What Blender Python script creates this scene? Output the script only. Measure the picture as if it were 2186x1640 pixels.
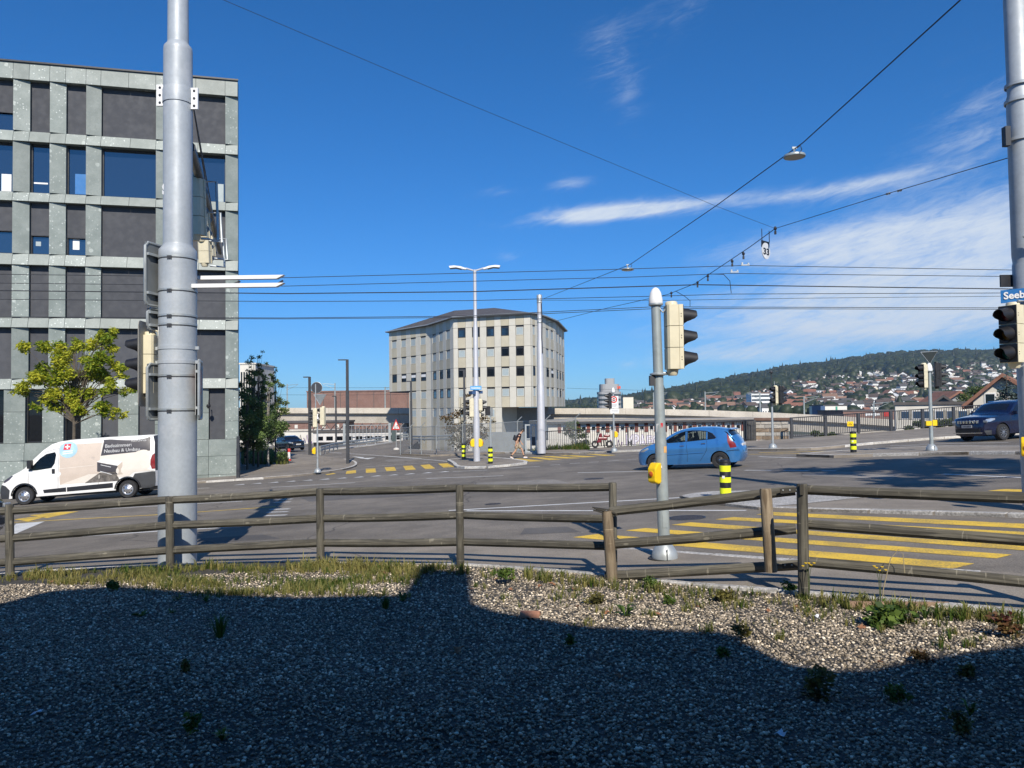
import bpy, bmesh, math, random
import numpy as np
from mathutils import Vector, Matrix
from mathutils.geometry import delaunay_2d_cdt

R = math.radians
random.seed(7); RNG = np.random.default_rng(7)
for o in list(bpy.data.objects): bpy.data.objects.remove(o)
SC = bpy.context.scene
COL = SC.collection

# ------------------------------------------------------------------ camera
F, CX, CY = 1640.0, 1093.0, 820.0
PITCH, ROLL = R(1.8), 0.0126
CAM = Vector((0, 0, 2.2))
FW = Vector((0, math.cos(PITCH), math.sin(PITCH)))
U0 = Vector((0, -math.sin(PITCH), math.cos(PITCH)))
UP = (U0 + Vector((1, 0, 0)) * ROLL).normalized()
RT = FW.cross(UP).normalized()
cam = bpy.data.objects.new('camera', bpy.data.cameras.new('camera'))
COL.objects.link(cam)
cam.data.sensor_width = 36; cam.data.lens = 36 * F / 2186
cam.data.clip_start = .05; cam.data.clip_end = 20000
cm = Matrix((RT, UP, -FW)).transposed().to_4x4(); cm.translation = CAM
cam.matrix_world = cm
SC.camera = cam

# ------------------------------------------------------------------ sun, sky, exposure
SUN_EL = R(38.5)
_sh = Vector((-.165, 1, 0)).normalized()            # the way shadows fall on level ground
TOSUN = Vector((-_sh.x * math.cos(SUN_EL), -_sh.y * math.cos(SUN_EL), math.sin(SUN_EL)))
sun = bpy.data.objects.new('sun', bpy.data.lights.new('sun', 'SUN'))
COL.objects.link(sun)
sun.data.energy = 4.9; sun.data.angle = R(.53); sun.data.color = (1, .93, .82)
sun.rotation_euler = (-TOSUN).to_track_quat('-Z', 'Y').to_euler()
SC.view_settings.view_transform = 'Standard'; SC.view_settings.look = 'None'
SC.view_settings.exposure = .22; SC.view_settings.gamma = 1; SC.view_settings.use_curve_mapping = False
SC.cycles.use_denoising = True
SC.cycles.max_bounces = 6; SC.cycles.diffuse_bounces = 3; SC.cycles.glossy_bounces = 3
SC.cycles.transparent_max_bounces = 12; SC.cycles.caustics_reflective = False; SC.cycles.caustics_refractive = False
SC.cycles.volume_bounces = 0

W = bpy.data.worlds.new('World'); SC.world = W; W.use_nodes = True
nt = W.node_tree; nt.nodes.clear()
def nd(t, kind, **kw):
    n = t.nodes.new(kind)
    for k, v in kw.items(): setattr(n, k, v)
    return n
def mth(t, op, a, b=None, c=None, clamp=False):
    n = nd(t, 'ShaderNodeMath', operation=op, use_clamp=clamp)
    for i, x in enumerate((a, b, c)):
        if x is None: continue
        if isinstance(x, (int, float)): n.inputs[i].default_value = x
        else: t.links.new(x, n.inputs[i])
    return n.outputs[0]
def noise(t, vec, scale, detail=4, rough=.55, dist=0, dim='3D'):
    n = nd(t, 'ShaderNodeTexNoise', noise_dimensions=dim)
    n.inputs['Scale'].default_value = scale; n.inputs['Detail'].default_value = detail
    n.inputs['Roughness'].default_value = rough; n.inputs['Distortion'].default_value = dist
    if vec is not None: t.links.new(vec, n.inputs['Vector'])
    return n.outputs['Fac']
def ramp(t, x, lo, hi, a=0., b=1., smooth=True):
    n = nd(t, 'ShaderNodeMapRange', interpolation_type='SMOOTHSTEP' if smooth else 'LINEAR')
    for i, v in ((1, lo), (2, hi), (3, a), (4, b)): n.inputs[i].default_value = v
    t.links.new(x, n.inputs[0]); return n.outputs[0]
def mixc(t, f, a, b, blend='MIX'):
    n = nd(t, 'ShaderNodeMix', data_type='RGBA', blend_type=blend)
    for s, v in ((0, f), (6, a), (7, b)):
        if isinstance(v, (int, float)): n.inputs[s].default_value = v
        elif isinstance(v, (tuple, list)): n.inputs[s].default_value = (*v[:3], 1)
        else: t.links.new(v, n.inputs[s])
    return n.outputs[2]
sky = nd(nt, 'ShaderNodeTexSky', sky_type='NISHITA', sun_disc=False)
sky.sun_elevation = SUN_EL; sky.sun_rotation = math.atan2(TOSUN.x, TOSUN.y)
sky.altitude = 400; sky.air_density = 1.0; sky.dust_density = .25; sky.ozone_density = 3.2
tc = nd(nt, 'ShaderNodeTexCoord'); sp = nd(nt, 'ShaderNodeSeparateXYZ')
nt.links.new(tc.outputs['Generated'], sp.inputs[0])
dx, dy, dz = sp.outputs
AZ = mth(nt, 'MULTIPLY', mth(nt, 'ARCTAN2', dx, dy), 57.2958)        # degrees from the street axis
EL = mth(nt, 'MULTIPLY', mth(nt, 'ARCSINE', dz), 57.2958)
# cirrus: stretched noise in azimuth and elevation, gathered in a few drifts
cv = nd(nt, 'ShaderNodeCombineXYZ')
nt.links.new(mth(nt, 'ADD', mth(nt, 'MULTIPLY', AZ, .16), mth(nt, 'MULTIPLY', EL, -.05)), cv.inputs[0])
nt.links.new(mth(nt, 'ADD', mth(nt, 'MULTIPLY', EL, .62), mth(nt, 'MULTIPLY', AZ, -.12)), cv.inputs[1])
wisp = noise(nt, cv.outputs[0], 1.0, 9, .62, .9)
fine = noise(nt, cv.outputs[0], 3.1, 9, .66, 1.4)
veil = noise(nt, cv.outputs[0], .35, 6, .5, .5)
tex = mth(nt, 'ADD', mth(nt, 'MULTIPLY', wisp, .55), mth(nt, 'MULTIPLY', fine, .45))
def drift(az, el, sa, se, tilt, amp):
    c, s = math.cos(R(tilt)), math.sin(R(tilt))
    da = mth(nt, 'SUBTRACT', AZ, az); de = mth(nt, 'SUBTRACT', EL, el)
    u = mth(nt, 'DIVIDE', mth(nt, 'ADD', mth(nt, 'MULTIPLY', da, c), mth(nt, 'MULTIPLY', de, s)), sa)
    v = mth(nt, 'DIVIDE', mth(nt, 'SUBTRACT', mth(nt, 'MULTIPLY', de, c), mth(nt, 'MULTIPLY', da, s)), se)
    q = mth(nt, 'ADD', mth(nt, 'MULTIPLY', u, u), mth(nt, 'MULTIPLY', v, v))
    return mth(nt, 'MULTIPLY', mth(nt, 'EXPONENT', mth(nt, 'MULTIPLY', q, -1)), amp)
def dirpx(x, y):
    v = FW + RT * ((x - CX) / F) + UP * (-(y - CY) / F); v.normalize()
    return math.degrees(math.atan2(v.x, v.y)), math.degrees(math.asin(v.z))
cover = None
for (x, y, sa, se, tilt, amp) in ((1270, 455, 6.2, .7, 3.5, .95), (1450, 440, 7, .5, 4, .75), (1750, 408, 7, .45, 5, .6), (1900, 395, 5, .6, 6, .4), (1215, 390, 2.0, .6, 3, .55),
        (1300, 110, 2.3, 2.3, -35, .42), (1345, 215, 1.3, 2.0, -20, .34), (1460, 20, 3.5, 1.6, 5, .28), (2120, 215, 4, 1.5, 6, .5), (2080, 300, 5, .8, 6, .42),
        (2060, 480, 13, 3.2, 9, .8), (1760, 525, 8, 1.2, 0, .6), (2150, 610, 16, 2.8, 3, .78), (1830, 690, 14, 2.2, 0, .62), (1080, 545, 1.2, .5, 0, .38), (1060, 410, 2, .4, 4, .32), (1540, 760, 6, .8, 0, .55), (1330, 778, 3, .4, 0, .3)):
    a, e = dirpx(x, y)
    d_ = drift(a, e, sa, se, tilt, amp)
    cover = d_ if cover is None else mth(nt, 'ADD', cover, d_)
general = mth(nt, 'MULTIPLY', ramp(nt, veil, .52, .8), .12)
cover = mth(nt, 'ADD', cover, general, clamp=True)
shape = ramp(nt, mth(nt, 'ADD', tex, mth(nt, 'MULTIPLY', cover, .42)), .52, 1.02)
cl = mth(nt, 'MULTIPLY', mth(nt, 'MULTIPLY', shape, cover), .92, clamp=True)
sk3 = nd(nt, 'ShaderNodeSeparateColor'); nt.links.new(sky.outputs[0], sk3.inputs[0]); hs = nd(nt, 'ShaderNodeCombineColor')   # clear, saturated autumn blue
nt.links.new(mth(nt, 'MULTIPLY', mth(nt, 'POWER', sk3.outputs[0], 1.42), .145), hs.inputs[0]); nt.links.new(mth(nt, 'MULTIPLY', sk3.outputs[1], .72), hs.inputs[1]); nt.links.new(mth(nt, 'MULTIPLY', sk3.outputs[2], 1.24), hs.inputs[2])
skc = mixc(nt, cl, hs.outputs[0], (7.2, 8.0, 9.0))
bg = nd(nt, 'ShaderNodeBackground'); bg.inputs['Strength'].default_value = .086
nt.links.new(skc, bg.inputs[0])
wo = nd(nt, 'ShaderNodeOutputWorld'); nt.links.new(bg.outputs[0], wo.inputs[0])

# ------------------------------------------------------------------ ground and picking points on it
def gz(x, y):
    z = .388 + .05 * x - .026 * y
    if y > 50: z += .022 * (min(y, 95) - 50)
    if y > 95: z += .026 * (y - 95)
    return z
def raydir(px, py): return FW + RT * ((px - CX) / F) + UP * (-(py - CY) / F)
def at(px, py, Y):
    d = raydir(px, py); return CAM + d * (Y / d.y)
def G(px, py, lift=0.):
    d = raydir(px, py); d = d / d.y
    lo = 2.; f = lambda t: CAM.z + d.z * t - gz(d.x * t, t) - lift
    hi = lo
    while hi < 140 and f(hi) > 0: hi += .5
    lo = max(2., hi - .5)
    for _ in range(30):
        m = (lo + hi) / 2
        if f(m) > 0: lo = m
        else: hi = m
    return CAM + d * hi
def up_h(base, py_base, py_top): return (py_base - py_top) / F * base.y      # height of an upright from its picture height

# ------------------------------------------------------------------ mesh helpers
class MB:
    def __init__(s): s.v = []; s.f = []; s.m = []; s.s = []
    def add(s, vs, fs, m=0, smooth=False):
        o = len(s.v); s.v += [tuple(v) for v in vs]
        s.f += [tuple(i + o for i in f) for f in fs]; s.m += [m] * len(fs); s.s += [smooth] * len(fs)
        return s
    def box(s, c, d, m=0, rot=None, mat=None):
        vs = []
        for z in (-.5, .5):
            for x, y in ((-.5, -.5), (.5, -.5), (.5, .5), (-.5, .5)):
                p = Vector((x * d[0], y * d[1], z * d[2]))
                if rot is not None: p = rot @ p
                p = p + Vector(c)
                if mat is not None: p = mat @ p
                vs.append(p)
        return s.add(vs, [(0, 3, 2, 1), (4, 5, 6, 7), (0, 1, 5, 4), (1, 2, 6, 5), (2, 3, 7, 6), (3, 0, 4, 7)], m)
    def tube(s, pts, r, n=8, m=0, caps=True, smooth=True):
        pts = [Vector(p) for p in pts]; k = len(pts)
        rs = r if isinstance(r, (list, tuple)) else [r] * k
        t0 = (pts[1] - pts[0]).normalized()
        a = t0.orthogonal().normalized(); vs = []; fs = []
        for i in range(k):
            t = (pts[min(i + 1, k - 1)] - pts[max(i - 1, 0)]).normalized()
            a = (a - t * a.dot(t)); a = a.normalized() if a.length > 1e-6 else t.orthogonal().normalized()
            b = t.cross(a)
            for j in range(n):
                w = 2 * math.pi * j / n + math.pi / n
                vs.append(pts[i] + (a * math.cos(w) + b * math.sin(w)) * rs[i])
        for i in range(k - 1):
            for j in range(n):
                q = (j + 1) % n
                fs.append((i * n + j, i * n + q, (i + 1) * n + q, (i + 1) * n + j))
        s.add(vs, fs, m, smooth)
        if caps:
            o = len(s.v) - len(vs)
            s.f += [tuple(o + j for j in reversed(range(n))), tuple(o + (k - 1) * n + j for j in range(n))]
            s.m += [m, m]; s.s += [False, False]
        return s
    def cyl(s, a, b, r0, r1=None, n=12, m=0, caps=True):
        return s.tube([a, b], [r0, r0 if r1 is None else r1], n, m, caps)
    def lathe(s, prof, c=(0, 0, 0), axis=(0, 0, 1), n=16, m=0):
        c = Vector(c); ax = Vector(axis).normalized(); a = ax.orthogonal().normalized(); b = ax.cross(a); vs = []; fs = []
        for r, h in prof:
            for j in range(n):
                w = 2 * math.pi * j / n
                vs.append(c + ax * h + (a * math.cos(w) + b * math.sin(w)) * max(r, 1e-4))
        for i in range(len(prof) - 1):
            for j in range(n):
                q = (j + 1) % n; fs.append((i * n + j, i * n + q, (i + 1) * n + q, (i + 1) * n + j))
        return s.add(vs, fs, m, True)
    def prism(s, poly, vec, m=0):
        vec = Vector(vec); n = len(poly); a = [Vector(p) for p in poly]
        vs = a + [p + vec for p in a]
        fs = [tuple(reversed(range(n))), tuple(range(n, 2 * n))] + [(i, (i + 1) % n, n + (i + 1) % n, n + i) for i in range(n)]
        return s.add(vs, fs, m)
    def build(s, name, mats, parent=None, angle=40, bevel=0, loc=None):
        me = bpy.data.meshes.new(name); me.from_pydata(s.v, [], s.f)
        for m in (mats if isinstance(mats, (list, tuple)) else [mats]): me.materials.append(m)
        me.polygons.foreach_set('material_index', s.m); me.polygons.foreach_set('use_smooth', s.s)
        bm = bmesh.new(); bm.from_mesh(me); bmesh.ops.recalc_face_normals(bm, faces=bm.faces); bm.to_mesh(me); bm.free()
        if any(s.s): me.set_sharp_from_angle(angle=R(angle))
        me.update()
        return link(name, me, parent, bevel, loc)
def link(name, data, parent=None, bevel=0, loc=None):
    o = bpy.data.objects.new(name, data); COL.objects.link(o)
    if parent is not None: o.parent = parent
    if loc is not None: o.location = loc
    if bevel:
        b = o.modifiers.new('bevel', 'BEVEL'); b.width = bevel; b.segments = 2; b.limit_method = 'ANGLE'; b.angle_limit = R(40)
    return o
def tag(o, label=None, cat=None, group=None, kind=None):
    for k, v in (('label', label), ('category', cat), ('group', group), ('kind', kind)):
        if v: o[k] = v
    return o
def empty(name, loc=(0, 0, 0), rz=0, label=None, cat=None, group=None, tilt=False):
    o = bpy.data.objects.new(name, None); COL.objects.link(o); o.empty_display_size = .2
    m = Matrix.Rotation(rz, 3, 'Z')
    if tilt:
        n = Vector((-.05, .026, 1)).normalized(); q = Vector((0, 0, 1)).rotation_difference(n)
        m = q.to_matrix() @ m
    mm = m.to_4x4(); mm.translation = Vector(loc); o.matrix_world = mm
    return tag(o, label, cat, group)
def copy_tree(o, parent=None):
    c = o.copy(); COL.objects.link(c)
    if parent is not None: c.parent = parent
    for ch in list(o.children): copy_tree(ch, c)
    return c
def set_pose(o, loc, rz=0, sc=1, tilt=False):
    m = Matrix.Rotation(rz, 3, 'Z')
    if tilt: m = Vector((0, 0, 1)).rotation_difference(Vector((-.05, .026, 1)).normalized()).to_matrix() @ m
    mm = (m * sc).to_4x4(); mm.translation = Vector(loc); o.matrix_world = mm
def eval_mesh(o, name, mats, parent=None):
    dg = bpy.context.evaluated_depsgraph_get(); dg.update()
    me = bpy.data.meshes.new_from_object(o.evaluated_get(dg)); me.name = name
    bpy.data.objects.remove(o); me.materials.clear()
    for m in (mats if isinstance(mats, (list, tuple)) else [mats]): me.materials.append(m)
    return link(name, me, parent)
def text_mesh(s, size, extrude=.002, bold=0):
    c = bpy.data.curves.new('t', 'FONT'); c.body = s; c.size = size; c.extrude = extrude; c.offset = bold
    c.align_x = 'LEFT'; c.align_y = 'CENTER'; c.resolution_u = 3
    o = bpy.data.objects.new('t', c); COL.objects.link(o)
    dg = bpy.context.evaluated_depsgraph_get(); dg.update()
    me = bpy.data.meshes.new_from_object(o.evaluated_get(dg)); bpy.data.objects.remove(o)
    return me
def text(name, s, size, m, parent, mat4, width=None, bold=0, extrude=.002):
    me = text_mesh(s, size, extrude, bold); me.materials.clear(); me.materials.append(m)
    if width:
        xs = [v.co.x for v in me.vertices]; k = width / (max(xs) - min(xs))
        for v in me.vertices: v.co.x = (v.co.x - min(xs)) * k
    me.transform(mat4); return link(name, me, parent)
def frame4(o, x, y):      # matrix from an origin and two axes
    x = Vector(x).normalized(); z = x.cross(Vector(y)).normalized(); y = z.cross(x)
    m = Matrix((x, y, z)).transposed().to_4x4(); m.translation = Vector(o); return m
def inside(p, poly):
    x, y = p; c = False; n = len(poly); j = n - 1
    for i in range(n):
        (xi, yi), (xj, yj) = poly[i], poly[j]
        if (yi > y) != (yj > y) and x < (xj - xi) * (y - yi) / (yj - yi) + xi: c = not c
        j = i
    return c
def tri_regions(loops, step, x0, x1, y0, y1):
    """constrained triangulation of several closed loops plus a grid of inner points"""
    vs = []; es = []
    for lp in loops:
        o = len(vs); vs += [Vector(p) for p in lp]; es += [(o + i, o + (i + 1) % len(lp)) for i in range(len(lp))]
    for i in range(int((x1 - x0) / step)):
        for j in range(int((y1 - y0) / step)):
            vs.append(Vector((x0 + (i + .5 + .23 * (j % 2)) * step, y0 + (j + .5) * step)))
    r = delaunay_2d_cdt(vs, es, [], 0, 1e-5)
    return [tuple(v) for v in r[0]], [tuple(f) for f in r[2]]
def sheet(name, poly, lift, m, step=2.5, zf=None, skirt=0, parent=None, kind='structure', smooth=True):
    """a surface that follows the ground inside a plan outline"""
    zf = zf or (lambda x, y: gz(x, y) + lift)
    xs = [p[0] for p in poly]; ys = [p[1] for p in poly]
    v2, tr = tri_regions([poly], step, min(xs), max(xs), min(ys), max(ys))
    keep = [t for t in tr if inside((sum(v2[i][0] for i in t) / 3, sum(v2[i][1] for i in t) / 3), poly)]
    b = MB(); b.add([(x, y, zf(x, y)) for x, y in v2], keep, 0, smooth)
    if skirt:
        n = len(poly)
        for i in range(n):
            p, q = poly[i], poly[(i + 1) % n]
            b.add([(p[0], p[1], zf(*p)), (q[0], q[1], zf(*q)), (q[0], q[1], zf(*q) - skirt), (p[0], p[1], zf(*p) - skirt)], [(0, 1, 2, 3)], 0)
    me_o = b.build(name, m, parent)
    bm = bmesh.new(); bm.from_mesh(me_o.data)
    bmesh.ops.delete(bm, geom=[v for v in bm.verts if not v.link_faces], context='VERTS')
    for f in bm.faces:
        if f.normal.z < -.01: f.normal_flip()
    bm.to_mesh(me_o.data); bm.free()
    if kind: me_o['kind'] = kind
    return me_o
def xy(pxs, lift=0.): return [tuple(G(px, py, lift)[:2]) for px, py in pxs]

def scatter(name, pos, rot, scl, idx, shade, protos, label, parent=None, cat=None):
    """one stuff object: small meshes instanced on points"""
    n = len(pos)
    me = bpy.data.meshes.new(name); me.vertices.add(n); me.vertices.foreach_set('co', np.asarray(pos, np.float32).ravel())
    for nm, ty, arr, key in (('rot', 'FLOAT_VECTOR', rot, 'vector'), ('scl', 'FLOAT_VECTOR', scl, 'vector'), ('idx', 'INT', idx, 'value'), ('shade', 'FLOAT', shade, 'value')):
        a = me.attributes.new(nm, ty, 'POINT')
        a.data.foreach_set(key, np.asarray(arr, np.int32 if ty == 'INT' else np.float32).ravel())
    c = bpy.data.collections.new(name + '_pieces')
    for i, (pm, mt) in enumerate(protos):
        po = bpy.data.objects.new('%s_piece_%02d' % (name, i), pm); pm.materials.clear(); pm.materials.append(mt); c.objects.link(po)
    g = bpy.data.node_groups.new(name, 'GeometryNodeTree')
    g.interface.new_socket('Geometry', in_out='INPUT', socket_type='NodeSocketGeometry')
    g.interface.new_socket('Geometry', in_out='OUTPUT', socket_type='NodeSocketGeometry')
    gi = nd(g, 'NodeGroupInput'); go = nd(g, 'NodeGroupOutput'); ip = nd(g, 'GeometryNodeInstanceOnPoints'); ci = nd(g, 'GeometryNodeCollectionInfo')
    ci.inputs['Collection'].default_value = c; ci.inputs['Separate Children'].default_value = True; ci.inputs['Reset Children'].default_value = True
    def na(nm, ty):
        a = nd(g, 'GeometryNodeInputNamedAttribute', data_type=ty); a.inputs['Name'].default_value = nm; return a.outputs[0]
    e2r = nd(g, 'FunctionNodeEulerToRotation'); g.links.new(na('rot', 'FLOAT_VECTOR'), e2r.inputs[0])
    g.links.new(gi.outputs[0], ip.inputs['Points']); g.links.new(ci.outputs[0], ip.inputs['Instance'])
    ip.inputs['Pick Instance'].default_value = True
    g.links.new(na('idx', 'INT'), ip.inputs['Instance Index']); g.links.new(e2r.outputs[0], ip.inputs['Rotation']); g.links.new(na('scl', 'FLOAT_VECTOR'), ip.inputs['Scale'])
    g.links.new(ip.outputs[0], go.inputs[0])
    o = link(name, me, parent); o.modifiers.new('pieces', 'NODES').node_group = g
    o['kind'] = 'stuff'
    if label: o['label'] = label
    if cat: o['category'] = cat
    return o

# ------------------------------------------------------------------ materials
def base(name):
    m = bpy.data.materials.new(name); m.use_nodes = True; t = m.node_tree
    b = t.nodes['Principled BSDF']; return m, t, b
def M(name, col, rough=.6, metal=0., var=.12, vs=3., fine=0., bump=0., bs=60., coat=0., orand=0., spec=.5, dirt=None, stretch=None):
    m, t, b = base(name)
    co = nd(t, 'ShaderNodeTexCoord').outputs['Object']
    if stretch:
        mp = nd(t, 'ShaderNodeMapping'); mp.inputs['Scale'].default_value = stretch; t.links.new(co, mp.inputs[0]); co = mp.outputs[0]
    f = ramp(t, noise(t, co, vs, 5, .6), .3, .7)
    c = mixc(t, f, tuple(x * (1 - var) for x in col), tuple(min(1, x * (1 + var)) for x in col))
    if fine:
        f2 = ramp(t, noise(t, co, vs * 14, 3, .7), .35, .65)
        c = mixc(t, fine, c, mixc(t, f2, (0, 0, 0), (1, 1, 1)), 'OVERLAY')
    if dirt:
        dc, amt, ds = dirt
        c = mixc(t, mth(t, 'MULTIPLY', ramp(t, noise(t, co, ds, 6, .65), .5, .75), amt), c, dc)
    if orand:
        oi = nd(t, 'ShaderNodeObjectInfo')
        h = nd(t, 'ShaderNodeHueSaturation'); t.links.new(c, h.inputs['Color'])
        t.links.new(ramp(t, oi.outputs['Random'], 0, 1, 1 - orand, 1 + orand, False), h.inputs['Value']); c = h.outputs[0]
    t.links.new(c, b.inputs['Base Color'])
    rr = ramp(t, noise(t, co, vs * 2.3, 4), .3, .7, max(.02, rough * .85), min(1, rough * 1.15)); t.links.new(rr, b.inputs['Roughness'])
    b.inputs['Metallic'].default_value = metal; b.inputs['Coat Weight'].default_value = coat; b.inputs['Coat Roughness'].default_value = .05
    b.inputs['Specular IOR Level'].default_value = spec
    if bump:
        bn = nd(t, 'ShaderNodeBump'); bn.inputs['Strength'].default_value = bump; bn.inputs['Distance'].default_value = .02
        t.links.new(noise(t, co, bs, 4, .6), bn.inputs['Height']); t.links.new(bn.outputs[0], b.inputs['Normal'])
    return m
def leafmat(name, a, b_, trans=.25, attr='shade', inst=False):
    m, t, b = base(name)
    at_ = nd(t, 'ShaderNodeAttribute', attribute_name=attr, attribute_type='INSTANCER' if inst else 'GEOMETRY')
    c = mixc(t, at_.outputs['Fac'], a, b_)
    t.links.new(c, b.inputs['Base Color']); b.inputs['Roughness'].default_value = .55; b.inputs['Specular IOR Level'].default_value = .3
    if trans:
        tr = nd(t, 'ShaderNodeBsdfTranslucent'); t.links.new(mixc(t, .5, c, (.5, .6, .05), 'MULTIPLY'), tr.inputs[0])
        t.links.new(c, tr.inputs[0])
        mx = nd(t, 'ShaderNodeMixShader'); mx.inputs[0].default_value = trans
        t.links.new(b.outputs[0], mx.inputs[1]); t.links.new(tr.outputs[0], mx.inputs[2])
        t.links.new(mx.outputs[0], t.nodes['Material Output'].inputs[0])
    return m
def glassmat(name, tint=(.02, .03, .04), ior=2.0, see=0., rough=.02):
    m, t, b = base(name)
    b.inputs['Base Color'].default_value = (*tint, 1); b.inputs['Roughness'].default_value = rough; b.inputs['IOR'].default_value = ior
    if see:
        tr = nd(t, 'ShaderNodeBsdfTransparent'); tr.inputs[0].default_value = (.75, .82, .8, 1)
        mx = nd(t, 'ShaderNodeMixShader'); mx.inputs[0].default_value = see
        t.links.new(b.outputs[0], mx.inputs[1]); t.links.new(tr.outputs[0], mx.inputs[2]); t.links.new(mx.outputs[0], t.nodes['Material Output'].inputs[0])
    return m
def asphaltmat(name, col, patch=.18, speck=.5):
    m, t, b = base(name)
    co = nd(t, 'ShaderNodeTexCoord').outputs['Object']
    big = ramp(t, noise(t, co, .12, 5, .6), .3, .7); mid = ramp(t, noise(t, co, 1.1, 5, .65), .3, .7); sm = noise(t, co, 60, 2, .8)
    c = mixc(t, big, tuple(x * (1 - patch) for x in col), tuple(x * (1 + patch) for x in col))
    c = mixc(t, .5, c, mixc(t, mid, (.3,) * 3, (.68,) * 3), 'OVERLAY')
    c = mixc(t, speck, c, mixc(t, ramp(t, sm, .35, .68), (.2,) * 3, (.82,) * 3), 'OVERLAY')
    # tyre-darkened tracks along the street and old sealing seams
    mp = nd(t, 'ShaderNodeMapping'); mp.inputs['Scale'].default_value = (.03, .55, 1); mp.inputs['Rotation'].default_value = (0, 0, R(-9)); t.links.new(co, mp.inputs[0])
    tr = ramp(t, noise(t, mp.outputs[0], 1, 3, .5, .3), .5, .68)
    c = mixc(t, mth(t, 'MULTIPLY', tr, .3), c, tuple(x * .55 for x in col))
    vo = nd(t, 'ShaderNodeTexVoronoi', feature='DISTANCE_TO_EDGE'); vo.inputs['Scale'].default_value = .085; vo.inputs['Randomness'].default_value = .9
    wv = nd(t, 'ShaderNodeVectorMath', operation='ADD'); t.links.new(co, wv.inputs[0])
    nn = nd(t, 'ShaderNodeTexNoise'); nn.inputs['Scale'].default_value = .6; t.links.new(co, nn.inputs['Vector'])
    sc_ = nd(t, 'ShaderNodeVectorMath', operation='SCALE'); sc_.inputs['Scale'].default_value = .9; t.links.new(nn.outputs['Color'], sc_.inputs[0]); t.links.new(sc_.outputs[0], wv.inputs[1])
    t.links.new(wv.outputs[0], vo.inputs['Vector'])
    c = mixc(t, mth(t, 'MULTIPLY', ramp(t, vo.outputs['Distance'], .0008, .0024, 1, 0), .5), c, (.02, .02, .022))
    t.links.new(c, b.inputs['Base Color']); b.inputs['Roughness'].default_value = .85; b.inputs['Specular IOR Level'].default_value = .35
    bn = nd(t, 'ShaderNodeBump'); bn.inputs['Strength'].default_value = .35; bn.inputs['Distance'].default_value = .01
    t.links.new(sm, bn.inputs['Height']); t.links.new(bn.outputs[0], b.inputs['Normal'])
    return m
def paintmat(name, col, wear=.35):
    m, t, b = base(name)
    co = nd(t, 'ShaderNodeTexCoord').outputs['Object']
    w = mth(t, 'ADD', mth(t, 'MULTIPLY', noise(t, co, 38, 4, .8), .7), mth(t, 'MULTIPLY', noise(t, co, 1.3, 4, .6), .45))
    c = mixc(t, ramp(t, noise(t, co, 2.5, 5, .6), .3, .7), tuple(x * .86 for x in col), col)
    c = mixc(t, mth(t, 'MULTIPLY', ramp(t, w, .54, .66), wear), c, (.1, .095, .09))
    t.links.new(c, b.inputs['Base Color']); b.inputs['Roughness'].default_value = .7
    return m
def stonemat(name):            # green terrazzo-like slab with pale flecks
    m, t, b = base(name)
    co = nd(t, 'ShaderNodeTexCoord').outputs['Object']; oi = nd(t, 'ShaderNodeObjectInfo').outputs['Random']
    ad = nd(t, 'ShaderNodeVectorMath', operation='ADD'); t.links.new(co, ad.inputs[0])
    cx_ = nd(t, 'ShaderNodeCombineXYZ'); t.links.new(mth(t, 'MULTIPLY', oi, 40), cx_.inputs[0]); t.links.new(cx_.outputs[0], ad.inputs[1]); v = ad.outputs[0]
    c = mixc(t, ramp(t, noise(t, v, 1.1, 6, .62), .3, .7), (.172, .204, .188), (.255, .288, .267))
    c = mixc(t, ramp(t, noise(t, v, 9, 5, .7), .45, .8), c, (.165, .2, .185))
    def flecks(scale, lo, hi, soft, thr):
        vo = nd(t, 'ShaderNodeTexVoronoi', feature='F1'); vo.inputs['Scale'].default_value = scale; t.links.new(v, vo.inputs['Vector'])
        s3 = nd(t, 'ShaderNodeSeparateColor'); t.links.new(vo.outputs['Color'], s3.inputs[0])
        d = mth(t, 'ADD', vo.outputs['Distance'], mth(t, 'MULTIPLY', noise(t, v, scale * 2.2, 4, .7), .45))
        return mth(t, 'MULTIPLY', ramp(t, d, lo, hi, 1, 0), ramp(t, s3.outputs[0], thr, thr + soft))
    c = mixc(t, mth(t, 'MULTIPLY', mth(t, 'MULTIPLY', flecks(8, .44, .54, .05, .62), ramp(t, oi, .3, .75, .12, 1)), .6), c, (.62, .66, .62))
    c = mixc(t, mth(t, 'MULTIPLY', mth(t, 'MULTIPLY', flecks(2.4, .42, .5, .02, .8), ramp(t, oi, .25, .5)), .55), c, (.5, .54, .5))
    h = nd(t, 'ShaderNodeHueSaturation'); t.links.new(c, h.inputs['Color']); t.links.new(ramp(t, oi, 0, 1, .86, 1.16, False), h.inputs['Value'])
    t.links.new(h.outputs[0], b.inputs['Base Color']); b.inputs['Roughness'].default_value = .5
    return m
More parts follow.
